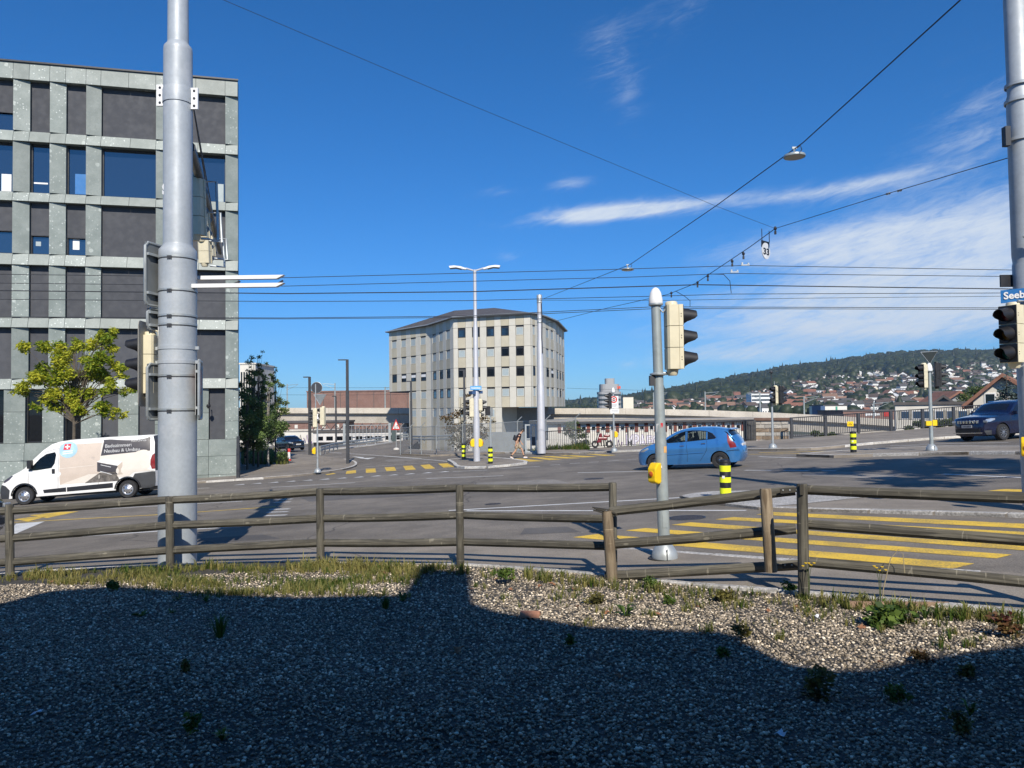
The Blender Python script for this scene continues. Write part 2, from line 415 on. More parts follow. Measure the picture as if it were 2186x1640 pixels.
def woodmat(name, dark, light):
    m, t, b = base(name)
    co = nd(t, 'ShaderNodeTexCoord').outputs['Generated']; oc = nd(t, 'ShaderNodeTexCoord').outputs['Object']
    uv = nd(t, 'ShaderNodeUVMap').outputs[0]
    oi = nd(t, 'ShaderNodeObjectInfo').outputs['Random']
    ad = nd(t, 'ShaderNodeVectorMath', operation='ADD'); t.links.new(uv, ad.inputs[0]); cx_ = nd(t, 'ShaderNodeCombineXYZ')
    t.links.new(mth(t, 'MULTIPLY', oi, 31), cx_.inputs[0]); t.links.new(mth(t, 'MULTIPLY', oi, 17), cx_.inputs[1]); t.links.new(cx_.outputs[0], ad.inputs[1])
    mp = nd(t, 'ShaderNodeMapping'); mp.inputs['Scale'].default_value = (1.6, 34, 1); t.links.new(ad.outputs[0], mp.inputs[0])
    gr = noise(t, mp.outputs[0], 1, 6, .65, 1.2)
    c = mixc(t, ramp(t, gr, .32, .68), dark, light)
    c = mixc(t, ramp(t, noise(t, ad.outputs[0], 2.2, 4, .6), .35, .7), c, mixc(t, .5, c, dark), 'MIX')
    # ring-like paler scars where branches were
    vo = nd(t, 'ShaderNodeTexVoronoi'); vo.inputs['Scale'].default_value = 1.0; mp2 = nd(t, 'ShaderNodeMapping'); mp2.inputs['Scale'].default_value = (3.0, 5.5, 1); t.links.new(ad.outputs[0], mp2.inputs[0]); t.links.new(mp2.outputs[0], vo.inputs['Vector'])
    kn = ramp(t, vo.outputs['Distance'], .07, .13, 1, 0)
    c = mixc(t, mth(t, 'MULTIPLY', kn, .6), c, tuple(min(1, x * 1.7) for x in light))
    mp3 = nd(t, 'ShaderNodeMapping'); mp3.inputs['Scale'].default_value = (9, 1.3, 1); t.links.new(ad.outputs[0], mp3.inputs[0])
    c = mixc(t, mth(t, 'MULTIPLY', ramp(t, noise(t, mp3.outputs[0], 1.2, 2, .5, 2.5), .66, .72), .55), c, tuple(min(1, x * 1.8) for x in light))
    h = nd(t, 'ShaderNodeHueSaturation'); t.links.new(c, h.inputs['Color']); t.links.new(ramp(t, oi, 0, 1, .85, 1.15, False), h.inputs['Value'])
    t.links.new(h.outputs[0], b.inputs['Base Color']); b.inputs['Roughness'].default_value = .8
    bn = nd(t, 'ShaderNodeBump'); bn.inputs['Strength'].default_value = .6; bn.inputs['Distance'].default_value = .006
    t.links.new(gr, bn.inputs['Height']); t.links.new(bn.outputs[0], b.inputs['Normal'])
    return m
def pebblemat(name):
    m, t, b = base(name)
    a = nd(t, 'ShaderNodeAttribute', attribute_name='shade', attribute_type='INSTANCER').outputs['Fac']
    cr = nd(t, 'ShaderNodeValToRGB'); t.links.new(a, cr.inputs[0]); e = cr.color_ramp.elements
    e[0].color = (.12, .1, .075, 1); e[1].color = (.92, .8, .62, 1); e[1].position = 1
    for p, c in ((.22, (.17, .14, .1, 1)), (.45, (.31, .255, .185, 1)), (.6, (.28, .245, .2, 1)), (.78, (.46, .38, .28, 1)), (.9, (.7, .575, .415, 1))):
        q = e.new(p); q.color = c
    co = nd(t, 'ShaderNodeTexCoord').outputs['Object']
    c = mixc(t, .35, cr.outputs[0], mixc(t, noise(t, co, 3, 4, .7), (.3,) * 3, (.7,) * 3), 'OVERLAY')
    t.links.new(c, b.inputs['Base Color']); b.inputs['Roughness'].default_value = .75
    return m
MT = {}
MT['road'] = asphaltmat('road_asphalt', (.182, .161, .135))
MT['walk'] = asphaltmat('pavement_asphalt', (.255, .222, .182), .12, .3)
MT['kerb'] = M('kerb_granite', (.40, .385, .36), .8, var=.16, vs=2, fine=.35, bump=.2, orand=.12)
MT['kerbw'] = M('kerb_pale', (.52, .5, .46), .8, var=.16, vs=2, fine=.3, orand=.1)
MT['white_paint'] = paintmat('road_paint_white', (.72, .72, .7), .3)
MT['yellow_paint'] = paintmat('road_paint_yellow', (.84, .55, .05), .55)
MT['stone'] = stonemat('green_terrazzo')
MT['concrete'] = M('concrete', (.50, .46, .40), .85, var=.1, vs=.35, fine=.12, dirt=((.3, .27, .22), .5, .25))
MT['concrete2'] = M('concrete_sunny', (.58, .53, .45), .85, var=.1, vs=.4, fine=.1, dirt=((.36, .32, .27), .45, .3))  # lighter copy of the concrete, sunlight put into its colour
MT['panel_a'] = M('panel_beige', (.49, .445, .335), .6, var=.05, vs=.8, orand=.05)
MT['panel_b'] = M('panel_pale', (.575, .55, .475), .6, var=.05, vs=.8, orand=.04)
MT['roof_dark'] = M('roof_dark', (.085, .078, .075), .7, var=.15, vs=.8)
MT['frame_dark'] = M('frame_dark', (.018, .018, .02), .4)
MT['blind'] = M('blind_textile', (.066, .069, .078), .85, var=.02, vs=1.2, orand=.08)
MT['blindlite'] = M('blind_light', (.36, .42, .43), .6, var=.05)
MT['glass'] = glassmat('window_glass', (.012, .022, .045), 2.3)
MT['glass_b'] = glassmat('window_glass_blue', (.03, .07, .13), 2.0)
MT['glass_k'] = glassmat('window_glass_open', (.006, .007, .01), 1.45)
MT['carglass'] = glassmat('car_glass', (.01, .013, .014), 1.6, .55)
MT['carglass_d'] = glassmat('car_glass_dark', (.008, .01, .014), 1.7)
MT['mast'] = M('mast_grey_paint', (.36, .395, .425), .5, .1, var=.09, vs=1.4, fine=.04, dirt=((.55, .56, .58), .6, 1.1))
MT['mastw'] = M('mast_pale_paint', (.52, .525, .55), .45, .2, var=.05, vs=1.2)
MT['galv'] = M('galvanised', (.42, .45, .455), .45, .45, var=.1, vs=5)
MT['galvg'] = M('pole_grey_green', (.36, .40, .395), .45, .3, var=.1, vs=4, dirt=((.2, .22, .21), .5, 3))
MT['dark_metal'] = M('dark_metal', (.055, .058, .065), .5, .3, var=.1)
MT['black'] = M('black_plastic', (.014, .014, .016), .45, var=.15)
MT['rubber'] = M('rubber', (.022, .022, .023), .8, var=.2, vs=8)
MT['cream'] = M('signal_cream', (.66, .60, .43), .5, var=.06, vs=4, dirt=((.4, .36, .27), .4, 2.5))
MT['white'] = M('white_lacquer', (.78, .78, .77), .45, var=.03)
MT['yellow'] = M('button_yellow', (.85, .56, .01), .4, var=.04)
MT['lime'] = M('reflective_lime', (.78, .86, .02), .45, var=.05)
MT['red'] = M('red_plastic', (.55, .03, .02), .4, var=.08)
MT['orange_btn'] = M('orange_button', (.5, .1, .015), .35)
MT['bluesign'] = M('sign_blue', (.025, .16, .42), .4, var=.04)
MT['wire'] = M('wire_dark', (.02, .022, .028), .6)
MT['wood'] = woodmat('weathered_wood', (.042, .038, .029), (.15, .137, .105))
MT['woodbrown'] = woodmat('split_wood', (.12, .085, .05), (.34, .27, .18))
MT['rustdark'] = M('bolted_plate', (.05, .045, .035), .6, .4)
MT['pebble'] = pebblemat('pebbles')
MT['gravelbed'] = M('gravel_bed', (.055, .05, .042), .95, var=.3, vs=8, fine=.6, bump=.8, bs=45, dirt=((.08, .06, .04), .5, 2))  # shade of the gaps between stones put into the bed colour
MT['soil'] = M('soil', (.12, .085, .055), .95, var=.3, vs=6, fine=.5, bump=.6, bs=30)
MT['grassg'] = M('grass_ground', (.07, .095, .03), .9, var=.35, vs=1.5, fine=.5, bump=.8, bs=18)
MT['brickbrown'] = M('brown_cladding', (.215, .125, .10), .8, var=.12, vs=.3, fine=.15, dirt=((.27, .17, .135), .5, .25))
MT['wallwhite'] = M('rendered_wall', (.66, .63, .56), .85, var=.06, vs=.6, dirt=((.42, .38, .3), .4, .5))
MT['rooftile'] = M('roof_tiles', (.24, .115, .075), .85, var=.2, vs=1.5)
MT['bark'] = M('bark', (.10, .082, .06), .9, var=.3, vs=9, bump=.8, bs=30)
MT['barkpale'] = M('bark_pale', (.36, .33, .28), .85, var=.35, vs=6, bump=.5, bs=20)
MT['skin'] = M('skin', (.50, .29, .19), .5, var=.06)
MT['hair'] = M('hair', (.018, .014, .011), .6)
MT['tshirt'] = M('dark_tshirt', (.025, .018, .026), .85)
MT['shorts'] = M('khaki_shorts', (.33, .27, .2), .85)
MT['shoes'] = M('white_shoes', (.72, .69, .69), .6)
MT['carblue'] = M('car_blue', (.055, .225, .52), .22, .45, var=.02, coat=1)
MT['carnavy'] = M('car_navy', (.007, .01, .038), .3, .3, var=.02, coat=1)
MT['carblack'] = M('car_black', (.008, .01, .016), .3, .2, var=.02, coat=1)
MT['carslate'] = M('car_slate', (.03, .04, .055), .3, .3, var=.02, coat=1)
MT['vanwhite'] = M('van_white', (.78, .77, .74), .35, var=.02, coat=.6)
MT['plastic_g'] = M('bumper_grey', (.035, .037, .04), .6, var=.1)
MT['chrome'] = M('chrome', (.7, .7, .72), .15, 1., var=.03)
MT['alloy'] = M('alloy', (.5, .5, .51), .3, .8, var=.08)
MT['lamp_red'] = M('lamp_red', (.2, .004, .006), .35, var=.1, coat=.2)
MT['lamp_clear'] = M('lamp_clear', (.42, .45, .48), .1, .4, var=.2, coat=1)
MT['terracotta'] = M('terracotta', (.42, .2, .12), .8, var=.15, vs=20)
MT['deadleaf'] = M('dead_leaf', (.28, .13, .065), .8, var=.35, vs=30)
MT['paper'] = M('crumpled_paper', (.7, .72, .76), .7, var=.12, vs=30)
# ================================================================== the ground
def hor(px): return 871.5 - .0126 * (px - 1093)
tz = -7.0
b = MB(); n = 48
b.add([(math.cos(2 * math.pi * i / n) * 9000, math.sin(2 * math.pi * i / n) * 9000 + 200, tz) for i in range(n)], [tuple(range(n))])
tag(b.build('terrain', M('terrain_far', (.09, .105, .07), .95, var=.3, vs=.01)), kind='structure')

RAIL = [(1165, 964), (1300, 958), (1450, 951), (1610, 944), (1690, 940), (1860, 927), (2050, 912), (2300, 897)]
railxy = xy(RAIL)
road_poly = [(-90, -6), (85, -6), (85, 48), (42, 52)] + list(reversed(railxy)) + [(2.5, 53), (-6, 56), (-9, 62), (-12, 100), (-30, 112), (-90, 112)]
sheet('road', road_poly, 0, MT['road'], 3.0, skirt=1.2)

KERBN = [(-420, 1232), (0, 1197), (240, 1186), (464, 1175), (672, 1166), (830, 1163), (970, 1163), (1130, 1164), (1250, 1167), (1330, 1172), (1480, 1183), (1640, 1195), (1900, 1213), (2115, 1226), (2320, 1240)]
FBASE = [(-420, 1270), (0, 1234), (180, 1222), (364, 1215), (520, 1210), (685, 1208), (830, 1210), (983, 1215), (1140, 1225), (1300, 1241), (1500, 1262), (1715, 1278), (1900, 1296), (2060, 1311), (2186, 1324), (2420, 1350)]
kn = xy(KERBN); fb = xy(FBASE)
walk_near = sheet('pavement_near', kn + list(reversed(fb)), .03, MT['walk'], 1.0, skirt=.05)
def smooth_poly(pts, it=2):
    for _ in range(it):
        q = [pts[0]]
        for a, c in zip(pts, pts[1:]): q += [(a[0] * .75 + c[0] * .25, a[1] * .75 + c[1] * .25), (a[0] * .25 + c[0] * .75, a[1] * .25 + c[1] * .75)]
        pts = q + [pts[-1]]
    return pts
def resample(pts, seg):
    out = [Vector(pts[0])]; acc = 0
    for a, c in zip(pts, pts[1:]):
        a = Vector(a); c = Vector(c); L = (c - a).length; d = 0
        while acc + L - d >= seg:
            d += seg - acc; out.append(a + (c - a) * (d / L)); acc = 0
        acc += L - d
    return out
def kerb_row(pts, parent, wd, top, m, seg=1.0, depth=.2, side=1):
    st = resample(pts, seg)
    for a, c in zip(st, st[1:]):
        t = (c - a); L = t.length; t.normalize(); nrm = Vector((-t.y, t.x)) * side
        g = .008; jit = random.uniform(-.004, .004)
        q = []
        for p in (a + t * g, c - t * g, c - t * g + nrm * wd, a + t * g + nrm * wd): q.append((p.x, p.y, gz(p.x, p.y) + top + jit))
        MB().prism(q, (0, 0, -depth)).build('kerb_stone', m, parent, bevel=.012)
kerb_row(kn, walk_near, .14, .034, MT['kerb'], 1.0, side=-1)
kerb_row(fb, walk_near, .09, .07, MT['kerb'], .9, side=1)

# the gravel bed in front of the camera rises a little towards the viewer
fby = sorted(fb)
def bed_edge(x): return float(np.interp(x, [p[0] for p in fby], [p[1] for p in fby]))
def bz(x, y):
    d = max(0., bed_edge(x) - y)
    return gz(x, y) + .045 + .24 * min(1., d / 6.) ** 1.2 + .018 * math.sin(x * 1.7 + y) * math.sin(y * 1.3 - x * .6)
sheet('gravel_bed', [(p[0], p[1] - .05) for p in fby] + [(fby[-1][0], -3), (fby[0][0], -3)], 0, MT['gravelbed'], .5, zf=bz)
def B(px, py):             # a picture point on the gravel bed
    d = raydir(px, py); d = d / d.y; lo, hi = 1.5, 14.
    f = lambda t: CAM.z + d.z * t - bz(d.x * t, t)
    for _ in range(40):
        m_ = (lo + hi) / 2
        if f(m_) > 0: lo = m_
        else: hi = m_
    return CAM + d * hi

# far pavements, islands
LW = [(-500, 1098), (0, 1059), (200, 1046), (345, 1037), (500, 1027), (600, 1021), (690, 1012), (744, 1003), (762, 996), (763, 989), (750, 984), (690, 976), (600, 969)]
lw = xy(LW); lws = smooth_poly(lw, 1)
pave_left = sheet('pavement_left', lws + [(-26, 74), (-40, 78), (-90, 70), (-90, 36)], .1, MT['walk'], 2.5, skirt=.12)
kerb_row(lws[:-4], pave_left, .16, .106, MT['kerbw'], 1.5, side=1)
BW = [(868, 962), (966, 966), (1125, 969), (1200, 971), (1290, 967), (1380, 963), (1500, 962), (1640, 963), (1720, 962), (1766, 959), (1850, 950), (1950, 942), (2060, 934), (2320, 920)]
bw = smooth_poly(xy(BW), 1)
back_edge = [(2.5, 52.7), (-6, 55.8), (-8.8, 61)]
pave_back = sheet('pavement_back', bw + list(reversed(railxy)) + back_edge, .1, MT['walk'], 2.5, skirt=.12)
kerb_row(bw, pave_back, .18, .107, MT['kerbw'], 2.0, side=1)
IS = [(959, 984), (1005, 979.5), (1031, 979), (1085, 983), (1121, 989), (1118, 992), (1085, 996), (1039, 1000), (1000, 1001), (978, 998.5), (974, 991)]
isl = smooth_poly(xy(IS + IS[:1]), 1)[:-1]
island_mid = sheet('traffic_island_pole', isl, .1, MT['walk'], 1.5, skirt=.12)
kerb_row(isl + isl[:1], island_mid, .2, .108, MT['kerbw'], 1.2, side=1)
IN = [(1451, 1063), (1480, 1057), (1520, 1053), (1700, 1050), (2000, 1056), (2320, 1066), (2320, 1112), (2186, 1106), (1900, 1097), (1700, 1092), (1620, 1089), (1518, 1077), (1465, 1067)]
isn = xy(IN)
island_near = sheet('traffic_island_near', isn, .05, MT['walk'], 1.0, skirt=.12)
nose = xy([(1455, 1063), (1480, 1058), (1520, 1054), (1700, 1051), (1900, 1055.5), (1880, 1064.5), (1725, 1080.5), (1640, 1088), (1620, 1088), (1518, 1076.5)])
sheet('nose_slab', nose, .057, MT['kerb'], .8, parent=island_near, kind=None)
kerb_row(isn[6:] + isn[:1], island_near, .16, .062, MT['kerb'], 1.0, side=-1)
IR = [(1700, 975), (1760, 969), (1850, 964), (2000, 957), (2160, 958), (2330, 961), (2330, 972), (2100, 970), (1900, 974), (1780, 978)]
isr = xy(IR)
island_right = sheet('traffic_island_far', isr, .1, MT['walk'], 2., skirt=.12)
kerb_row(isr + isr[:1], island_right, .18, .108, MT['kerb'], 1.5, side=-1)

# ---- paint on the road
ROADP = empty('road_paint'); ROADP['kind'] = 'structure'
def paint(name, pxs, m, lift=.004):
    P = [G(x, y, lift) for x, y in pxs]
    b = MB(); b.add(P, [tuple(range(len(P)))]); o = b.build(name, m, ROADP)
    if o.data.polygons[0].normal.z < 0:
        for p in o.data.polygons: p.flip()
    return o
def pline(name, a, c, wd, m=None, lift=.004):
    p = G(*a, lift); q = G(*c, lift); t = Vector((q.x - p.x, q.y - p.y)).normalized(); nr = Vector((-t.y, t.x)) * wd / 2
    pts = [(p.x + nr.x, p.y + nr.y), (q.x + nr.x, q.y + nr.y), (q.x - nr.x, q.y - nr.y), (p.x - nr.x, p.y - nr.y)]
    b = MB(); b.add([(x, y, gz(x, y) + lift) for x, y in pts], [(3, 2, 1, 0)]); return b.build(name, m or MT['white_paint'], ROADP)
YP, WP = MT['yellow_paint'], MT['white_paint']
for s in (((1223, 1147), (1275.5, 1140), (2080, 1203), (2034, 1214)), ((1335, 1132.6), (1378.4, 1127.4), (2161, 1184), (2127, 1192)),
          ((1433, 1120.5), (1474.4, 1115), (2250, 1170), (2215, 1177)), ((1527, 1109), (1566, 1104), (2330, 1143), (2300, 1148)), ((1615, 1098.5), (1648, 1093), (2400, 1128), (2380, 1138)),
          ((2108, 1048), (2145, 1044), (2330, 1049), (2310, 1053.5))): paint('crossing_stripe', s, YP)
for s in (((694, 1012.5), (712, 1010), (717, 1011.5), (699, 1014.5)), ((740, 1006), (760, 1003.5), (760, 1010), (738, 1012)), ((781, 1001), (801, 1000), (803, 1008.5), (781, 1009.5)),
          ((821, 998), (842, 997), (846, 1005), (825, 1006)), ((860, 995), (880, 994), (888, 1002.5), (866, 1004)), ((897, 993), (917, 991.5), (929, 1000), (908, 1001.5)), ((935, 990), (955, 989), (970, 997), (947, 998.5)),
          ((1052, 980), (1083, 981), (1100, 986), (1066, 985)), ((1083, 979), (1110, 979), (1163, 984.3), (1132, 985.7)), ((1125, 976), (1150, 976), (1200, 980.8), (1172, 982.3)),
          ((1152, 973.8), (1180, 973.8), (1240, 978), (1208, 979.4)), ((1192, 971.8), (1215, 971.6), (1276, 975), (1246, 976.6)), ((1250, 969.7), (1270, 969.5), (1316, 971.8), (1290, 973.4))): paint('crossing_stripe', s, YP)
pA, pB = G(510, 1035.5), G(948, 1008)
for k in range(13):
    c = pA.lerp(pB, k / 12); t = (pB - pA).normalized(); nn = Vector((-t.y, t.x, 0))
    b = MB(); P = [c - t * .27, c + t * .27, c + nn * .62]; b.add([(p.x, p.y, gz(p.x, p.y) + .004) for p in P], [(0, 1, 2)]); b.build('give_way_triangle', WP, ROADP)
for a, c, wd in (((580, 1040.5), (758, 1030.5), .14), ((910, 1021.7), (1074, 1015.6), .14), ((967, 1007), (1040, 1003.4), .14), ((1065, 1001), (1153, 995.4), .14), ((1174, 993), (1196, 991.7), .13), ((1216, 990), (1238, 988.7), .13),
        ((1257, 987), (1278, 986), .13), ((1298, 984.3), (1321, 983), .13), ((1338, 981.6), (1359, 980.4), .13), ((1233, 1009.3), (1390, 1006), .14), ((1590, 1004), (1647, 1004.5), .14), ((1673, 1004.7), (1727, 1005), .14), ((1754, 1005), (1785, 1005.3), .14),
        ((2012, 1012), (2330, 1026), .15), ((958, 1090), (1452, 1062.5), .15), ((995, 1090.7), (1593, 1089.7), .14), ((-120, 1165), (338, 1134), .15), ((338, 1134), (690, 1114.5), .15), ((70, 1094.5), (338, 1080), .13), ((338, 1080), (517, 1070), .13), ((345, 1033), (455, 1026.5), .12), ((418, 1043), (447, 1041.6), .12),
        ((746, 968.5), (900, 978.8), .13), ((780, 996.6), (900, 988.3), .14), ((900, 988.3), (956, 985.4), .14), ((820, 973.7), (956, 985), .13), ((702, 966), (730, 967.6), .12), ((1620, 975), (1700, 977.5), .14), ((1963, 948.5), (2153, 944.5), .14), ((1900, 952), (1963, 950), .13)): pline('lane_line', a, c, wd)
for a, c, wd in (((-100, 1122), (338, 1099), .14), ((338, 1099), (589, 1081.6), .14), ((1620, 966.5), (1816, 962.3), .2), ((1600, 970), (1780, 967.5), .16), ((1960, 957), (2170, 953.5), .16)): pline('lane_line', a, c, wd, YP)
paint('lane_marking', [(35, 1118), (96, 1113), (35, 1139), (10, 1142)], WP)
for s in (((62, 1100), (130, 1093), (170, 1091.5), (100, 1106)), ((30, 1109), (65, 1104), (100, 1103), (60, 1113))): paint('lane_marking', s, YP)
for k, (x0, x1, y) in enumerate(((588, 624, 1066), (584, 620, 1072), (576, 618, 1087), (570, 615, 1093), (566, 612, 1100))): pline('lane_line', (x0, y + .8), (x1, y - .6), .16)
paint('turn_arrow', [(751, 974.3), (778, 976.5), (774, 978), (802, 977), (785, 980.5), (770, 978.8)], WP)
def manhole(px, py, r, m, label, rect=False):
    p = G(px, py, .006); e = empty('manhole_cover', (p.x, p.y, gz(p.x, p.y) + .004), 0, label, 'manhole cover', tilt=True)
    b = MB(); b.lathe([(r, -.02), (r, .004), (r * .93, .004)], n=28); b.build('rim', MT['dark_metal'], e)
    b = MB(); b.lathe([(r * .93, .001), (r * .5, .003), (0, .003)], n=28); b.build('lid', m, e)
    b = MB()
    for k in range(-4, 5):
        w = math.sqrt(max(0, (r * .85) ** 2 - (k * r * .19) ** 2)); b.box((0, k * r * .19, .005), (2 * w, r * .07, .006))
    b.build('lid_ribs', m, e)
IRON = M('cast_iron', (.05, .05, .062), .55, .5, var=.2, vs=12); RUST = M('rusty_iron', (.13, .075, .06), .7, .3, var=.25, vs=12)
PATCH = [asphaltmat('road_patch_%d' % i, c_, .1, .4) for i, c_ in enumerate(((.12, .112, .104), (.235, .215, .19)))]
for k, pg in enumerate((((640, 1062), (880, 1049), (930, 1056), (660, 1071)), ((1010, 1031), (1180, 1023), (1215, 1031), (1020, 1040)), ((1120, 1128), (1210, 1124), (1240, 1136), (1110, 1141)), ((1760, 1006), (1930, 1012), (1900, 1024), (1700, 1015)), ((420, 1150), (560, 1141), (600, 1150), (430, 1160)), ((820, 982), (880, 978), (900, 982), (830, 986)))):
    o_ = paint('road_patch', pg, PATCH[k % 2], .0025)
manhole(1466, 1105, .34, IRON, 'round dark iron manhole cover beside the near yellow crossing')
manhole(742, 1168, .36, RUST, 'rusty round manhole cover at the near kerb behind the fence')
manhole(1268, 1022, .33, IRON, 'dark manhole cover in the lane left of the blue car')
manhole(1052, 1076, .2, IRON, 'small dark valve cover in the middle of the near lane')

# ================================================================== green stone office block
C0 = at(508, 600, 44); C0 = Vector((C0.x, C0.y, gz(C0.x, C0.y) + .1))
UA = Vector((-.9701, -.2425, 0)); NA = Vector((.2425, -.9701, 0))
def fac(px, py):
    d = raydir(px, py); t = (C0 - CAM).dot(NA) / d.dot(NA); p = CAM + d * t
    return (p - C0).dot(UA), p.z
def fp(u, z, n=0.): q = C0 + UA * u + NA * n; return Vector((q.x, q.y, z))
office = empty('office_building', C0, 0, 'office block clad in green flecked stone with dark roller blinds', 'building')
inv = office.matrix_world.inverted()
def bld(b, name, m, parent=office, **k):
    b.v = [tuple(inv @ Vector(v)) for v in b.v]; return b.build(name, m, parent, **k)
fu = lambda px: fac(px, 560)[0]
fv = lambda py: fac(270, py)[1]
ZTOP = fv(153)
rows = [(fv(188), fv(293)), (fv(316), fv(420)), (fv(440), fv(548)), (fv(572), fv(680)), (fv(702), fv(808))]
gr = (fv(830), fv(942))
wins = [(-98, -54), (-19, 25), (60, 104), (138, 182), (214, 332), (362, 481)]
gw = [(-100, -64), (-24, 10), (54, 92), (136, 174), (216, 253), (295, 331), (370, 405), (445, 480)]
UL = fu(-130)
RD = -.42
def slab(u0, u1, z0, z1, n00, n10, n11, n01, name='stone_slab', back=-.5):
    """u0 right, u1 left; corner depths (u0,z0) (u1,z0) (u1,z1) (u0,z1)"""
    g = .009
    u0 += g; u1 -= g; z0 += g; z1 -= g
    b = MB(); fr = [fp(u0, z0, n00), fp(u1, z0, n10), fp(u1, z1, n11), fp(u0, z1, n01)]; bk = [fp(u0, z0, back), fp(u1, z0, back), fp(u1, z1, back), fp(u0, z1, back)]
    b.add(fr + bk, [(0, 1, 2, 3), (4, 7, 6, 5), (0, 4, 5, 1), (1, 5, 6, 2), (2, 6, 7, 3), (3, 7, 4, 0)]); return bld(b, name, MT['stone'])
def window(u0, u1, z0, z1, cover, glass='glass', mull=False):
    fr = MB(); w = .07
    for (a, c, e, f) in ((u0, u1, z0, z0 + w), (u0, u1, z1 - w, z1), (u0, u0 + w, z0 + w, z1 - w), (u1 - w, u1, z0 + w, z1 - w)):
        P = [fp(a, e, RD + .03), fp(c, e, RD + .03), fp(c, f, RD + .03), fp(a, f, RD + .03)]; fr.prism(P, -NA * .12)
    if mull: fr.prism([fp(u0 + (u1 - u0) * .62, z0, RD + .03), fp(u0 + (u1 - u0) * .62 + .12, z0, RD + .03), fp(u0 + (u1 - u0) * .62 + .12, z1, RD + .03), fp(u0 + (u1 - u0) * .62, z1, RD + .03)], -NA * .12)
    wo = bld(fr, 'window', MT['frame_dark'])
    b = MB(); b.add([fp(u0 + w, z0 + w, RD - .05), fp(u1 - w, z0 + w, RD - .05), fp(u1 - w, z1 - w, RD - .05), fp(u0 + w, z1 - w, RD - .05)], [(3, 2, 1, 0)]); bld(b, 'pane', MT[glass], wo)
    if cover > 0:
        zb = z1 - (z1 - z0) * cover
        b = MB(); b.prism([fp(u0 + .03, zb, RD + .1), fp(u1 - .03, zb, RD + .1), fp(u1 - .03, z1, RD + .1), fp(u0 + .03, z1, RD + .1)], -NA * .012)
        bl = bld(b, 'blind', MT['blind'], wo)
        b = MB(); b.prism([fp(u0 + .03, zb - .05, RD + .11), fp(u1 - .03, zb - .05, RD + .11), fp(u1 - .03, zb, RD + .11), fp(u0 + .03, zb, RD + .11)], -NA * .03); bld(b, 'blind_bar', MT['frame_dark'], bl)
covers = [[1, .62, 1, 1, 1, 1], [0, 0, 0, 0, 0, 0], [1, .55, .62, .64, 1, 1], [1, 1, 1, 1, 1, 1], [1, 1, 1, 1, 1, 1]]
zb_prev = None
bands = [(ZTOP, rows[0][0])] + [(rows[i][1], rows[i + 1][0]) for i in range(4)] + [(rows[4][1], gr[0])]
pill = []
for i in range(len(wins) - 1): pill.append((fu(wins[i + 1][0]), fu(wins[i][1])))
pill = [(0, fu(481))] + list(reversed(pill)) + [(fu(-98), UL)]
for r, (z1, z0) in enumerate(rows):
    for k, (a, c) in enumerate(wins): window(fu(c), fu(a), z0, z1, covers[r][k], mull=(k == 5 and r == 1))
    for (u0, u1) in pill: slab(u0, u1, z0, z1, -.16, 0, 0, -.16)
for r, (z1, z0) in enumerate(bands):
    cuts = [0.]
    for k in reversed(range(len(wins))):
        cuts += [fu(wins[k][1])]
        a, c = fu(wins[k][1]), fu(wins[k][0])
        if c - a > 2.: cuts.append((a + c) / 2 + random.uniform(-.1, .1))
        cuts.append(c)
    cuts.append(UL)
    for a, c in zip(cuts, cuts[1:]):
        tp = 0. if r == 0 else -.12
        slab(a, c, z0, z1, .06, .06, tp, tp, back=-.5)
gp = [(0, fu(480))] + [(fu(gw[i + 1][0]), fu(gw[i][1])) for i in reversed(range(len(gw) - 1))] + [(fu(-100), UL)]
zg = C0.z - 1.4
for (u0, u1) in gp:
    zz = (gr[1] + gr[0]) / 2 + random.uniform(-.6, .6)
    slab(u0, u1, gr[1], zz, -.12, 0, 0, -.14); slab(u0, u1, zz, gr[0], -.14, 0, 0, -.16)
for k, (a, c) in enumerate(gw): window(fu(c), fu(a), gr[1], gr[0], (1, .0, 0, .55, 1, 1, 1, 1)[k], 'glass_k')
cuts = [0, fu(445), fu(370), fu(295), fu(216), fu(136), fu(54), fu(-24), UL]
for a, c in zip(cuts, cuts[1:]):
    slab(a, c, gr[1] - .95, gr[1], .02, .02, -.04, -.04); slab(a, c, gr[1] - 2.0, gr[1] - .95, .02, .02, .02, .02); slab(a, c, zg - .6, gr[1] - 2.0, .02, .02, .02, .02)
b = MB()
bk = Vector((-.42, .91, 0)) * 24
for n0, n1, za, zc in ((-.52, -.52, zg - 1, ZTOP - .02),):
    P = [fp(.01, za, n0), fp(UL, za, n0), fp(UL, za, n0) + bk, fp(.01, za, n0) + bk]; b.prism(P, (0, 0, zc - za))
bld(b, 'core', MT['stone'])
b = MB(); P = [fp(-.04, ZTOP, .09), fp(UL, ZTOP, .09), fp(UL, ZTOP, 0) + bk, fp(-.04, ZTOP, 0) + bk]; b.prism(P, (0, 0, .09)); bld(b, 'roof_edge', MT['frame_dark'])
b = MB(); q = fp(fu(448), fv(865), .12); b.tube([q, q + NA * .3 + Vector((0, 0, .25)), q + NA * .45], .025, 6); b.lathe([(0, 0), (.1, -.02), (.12, -.12), (.05, -.24), (0, -.25)], q + NA * .45 + Vector((0, 0, 0)), n=10); bld(b, 'wall_camera', MT['black'])

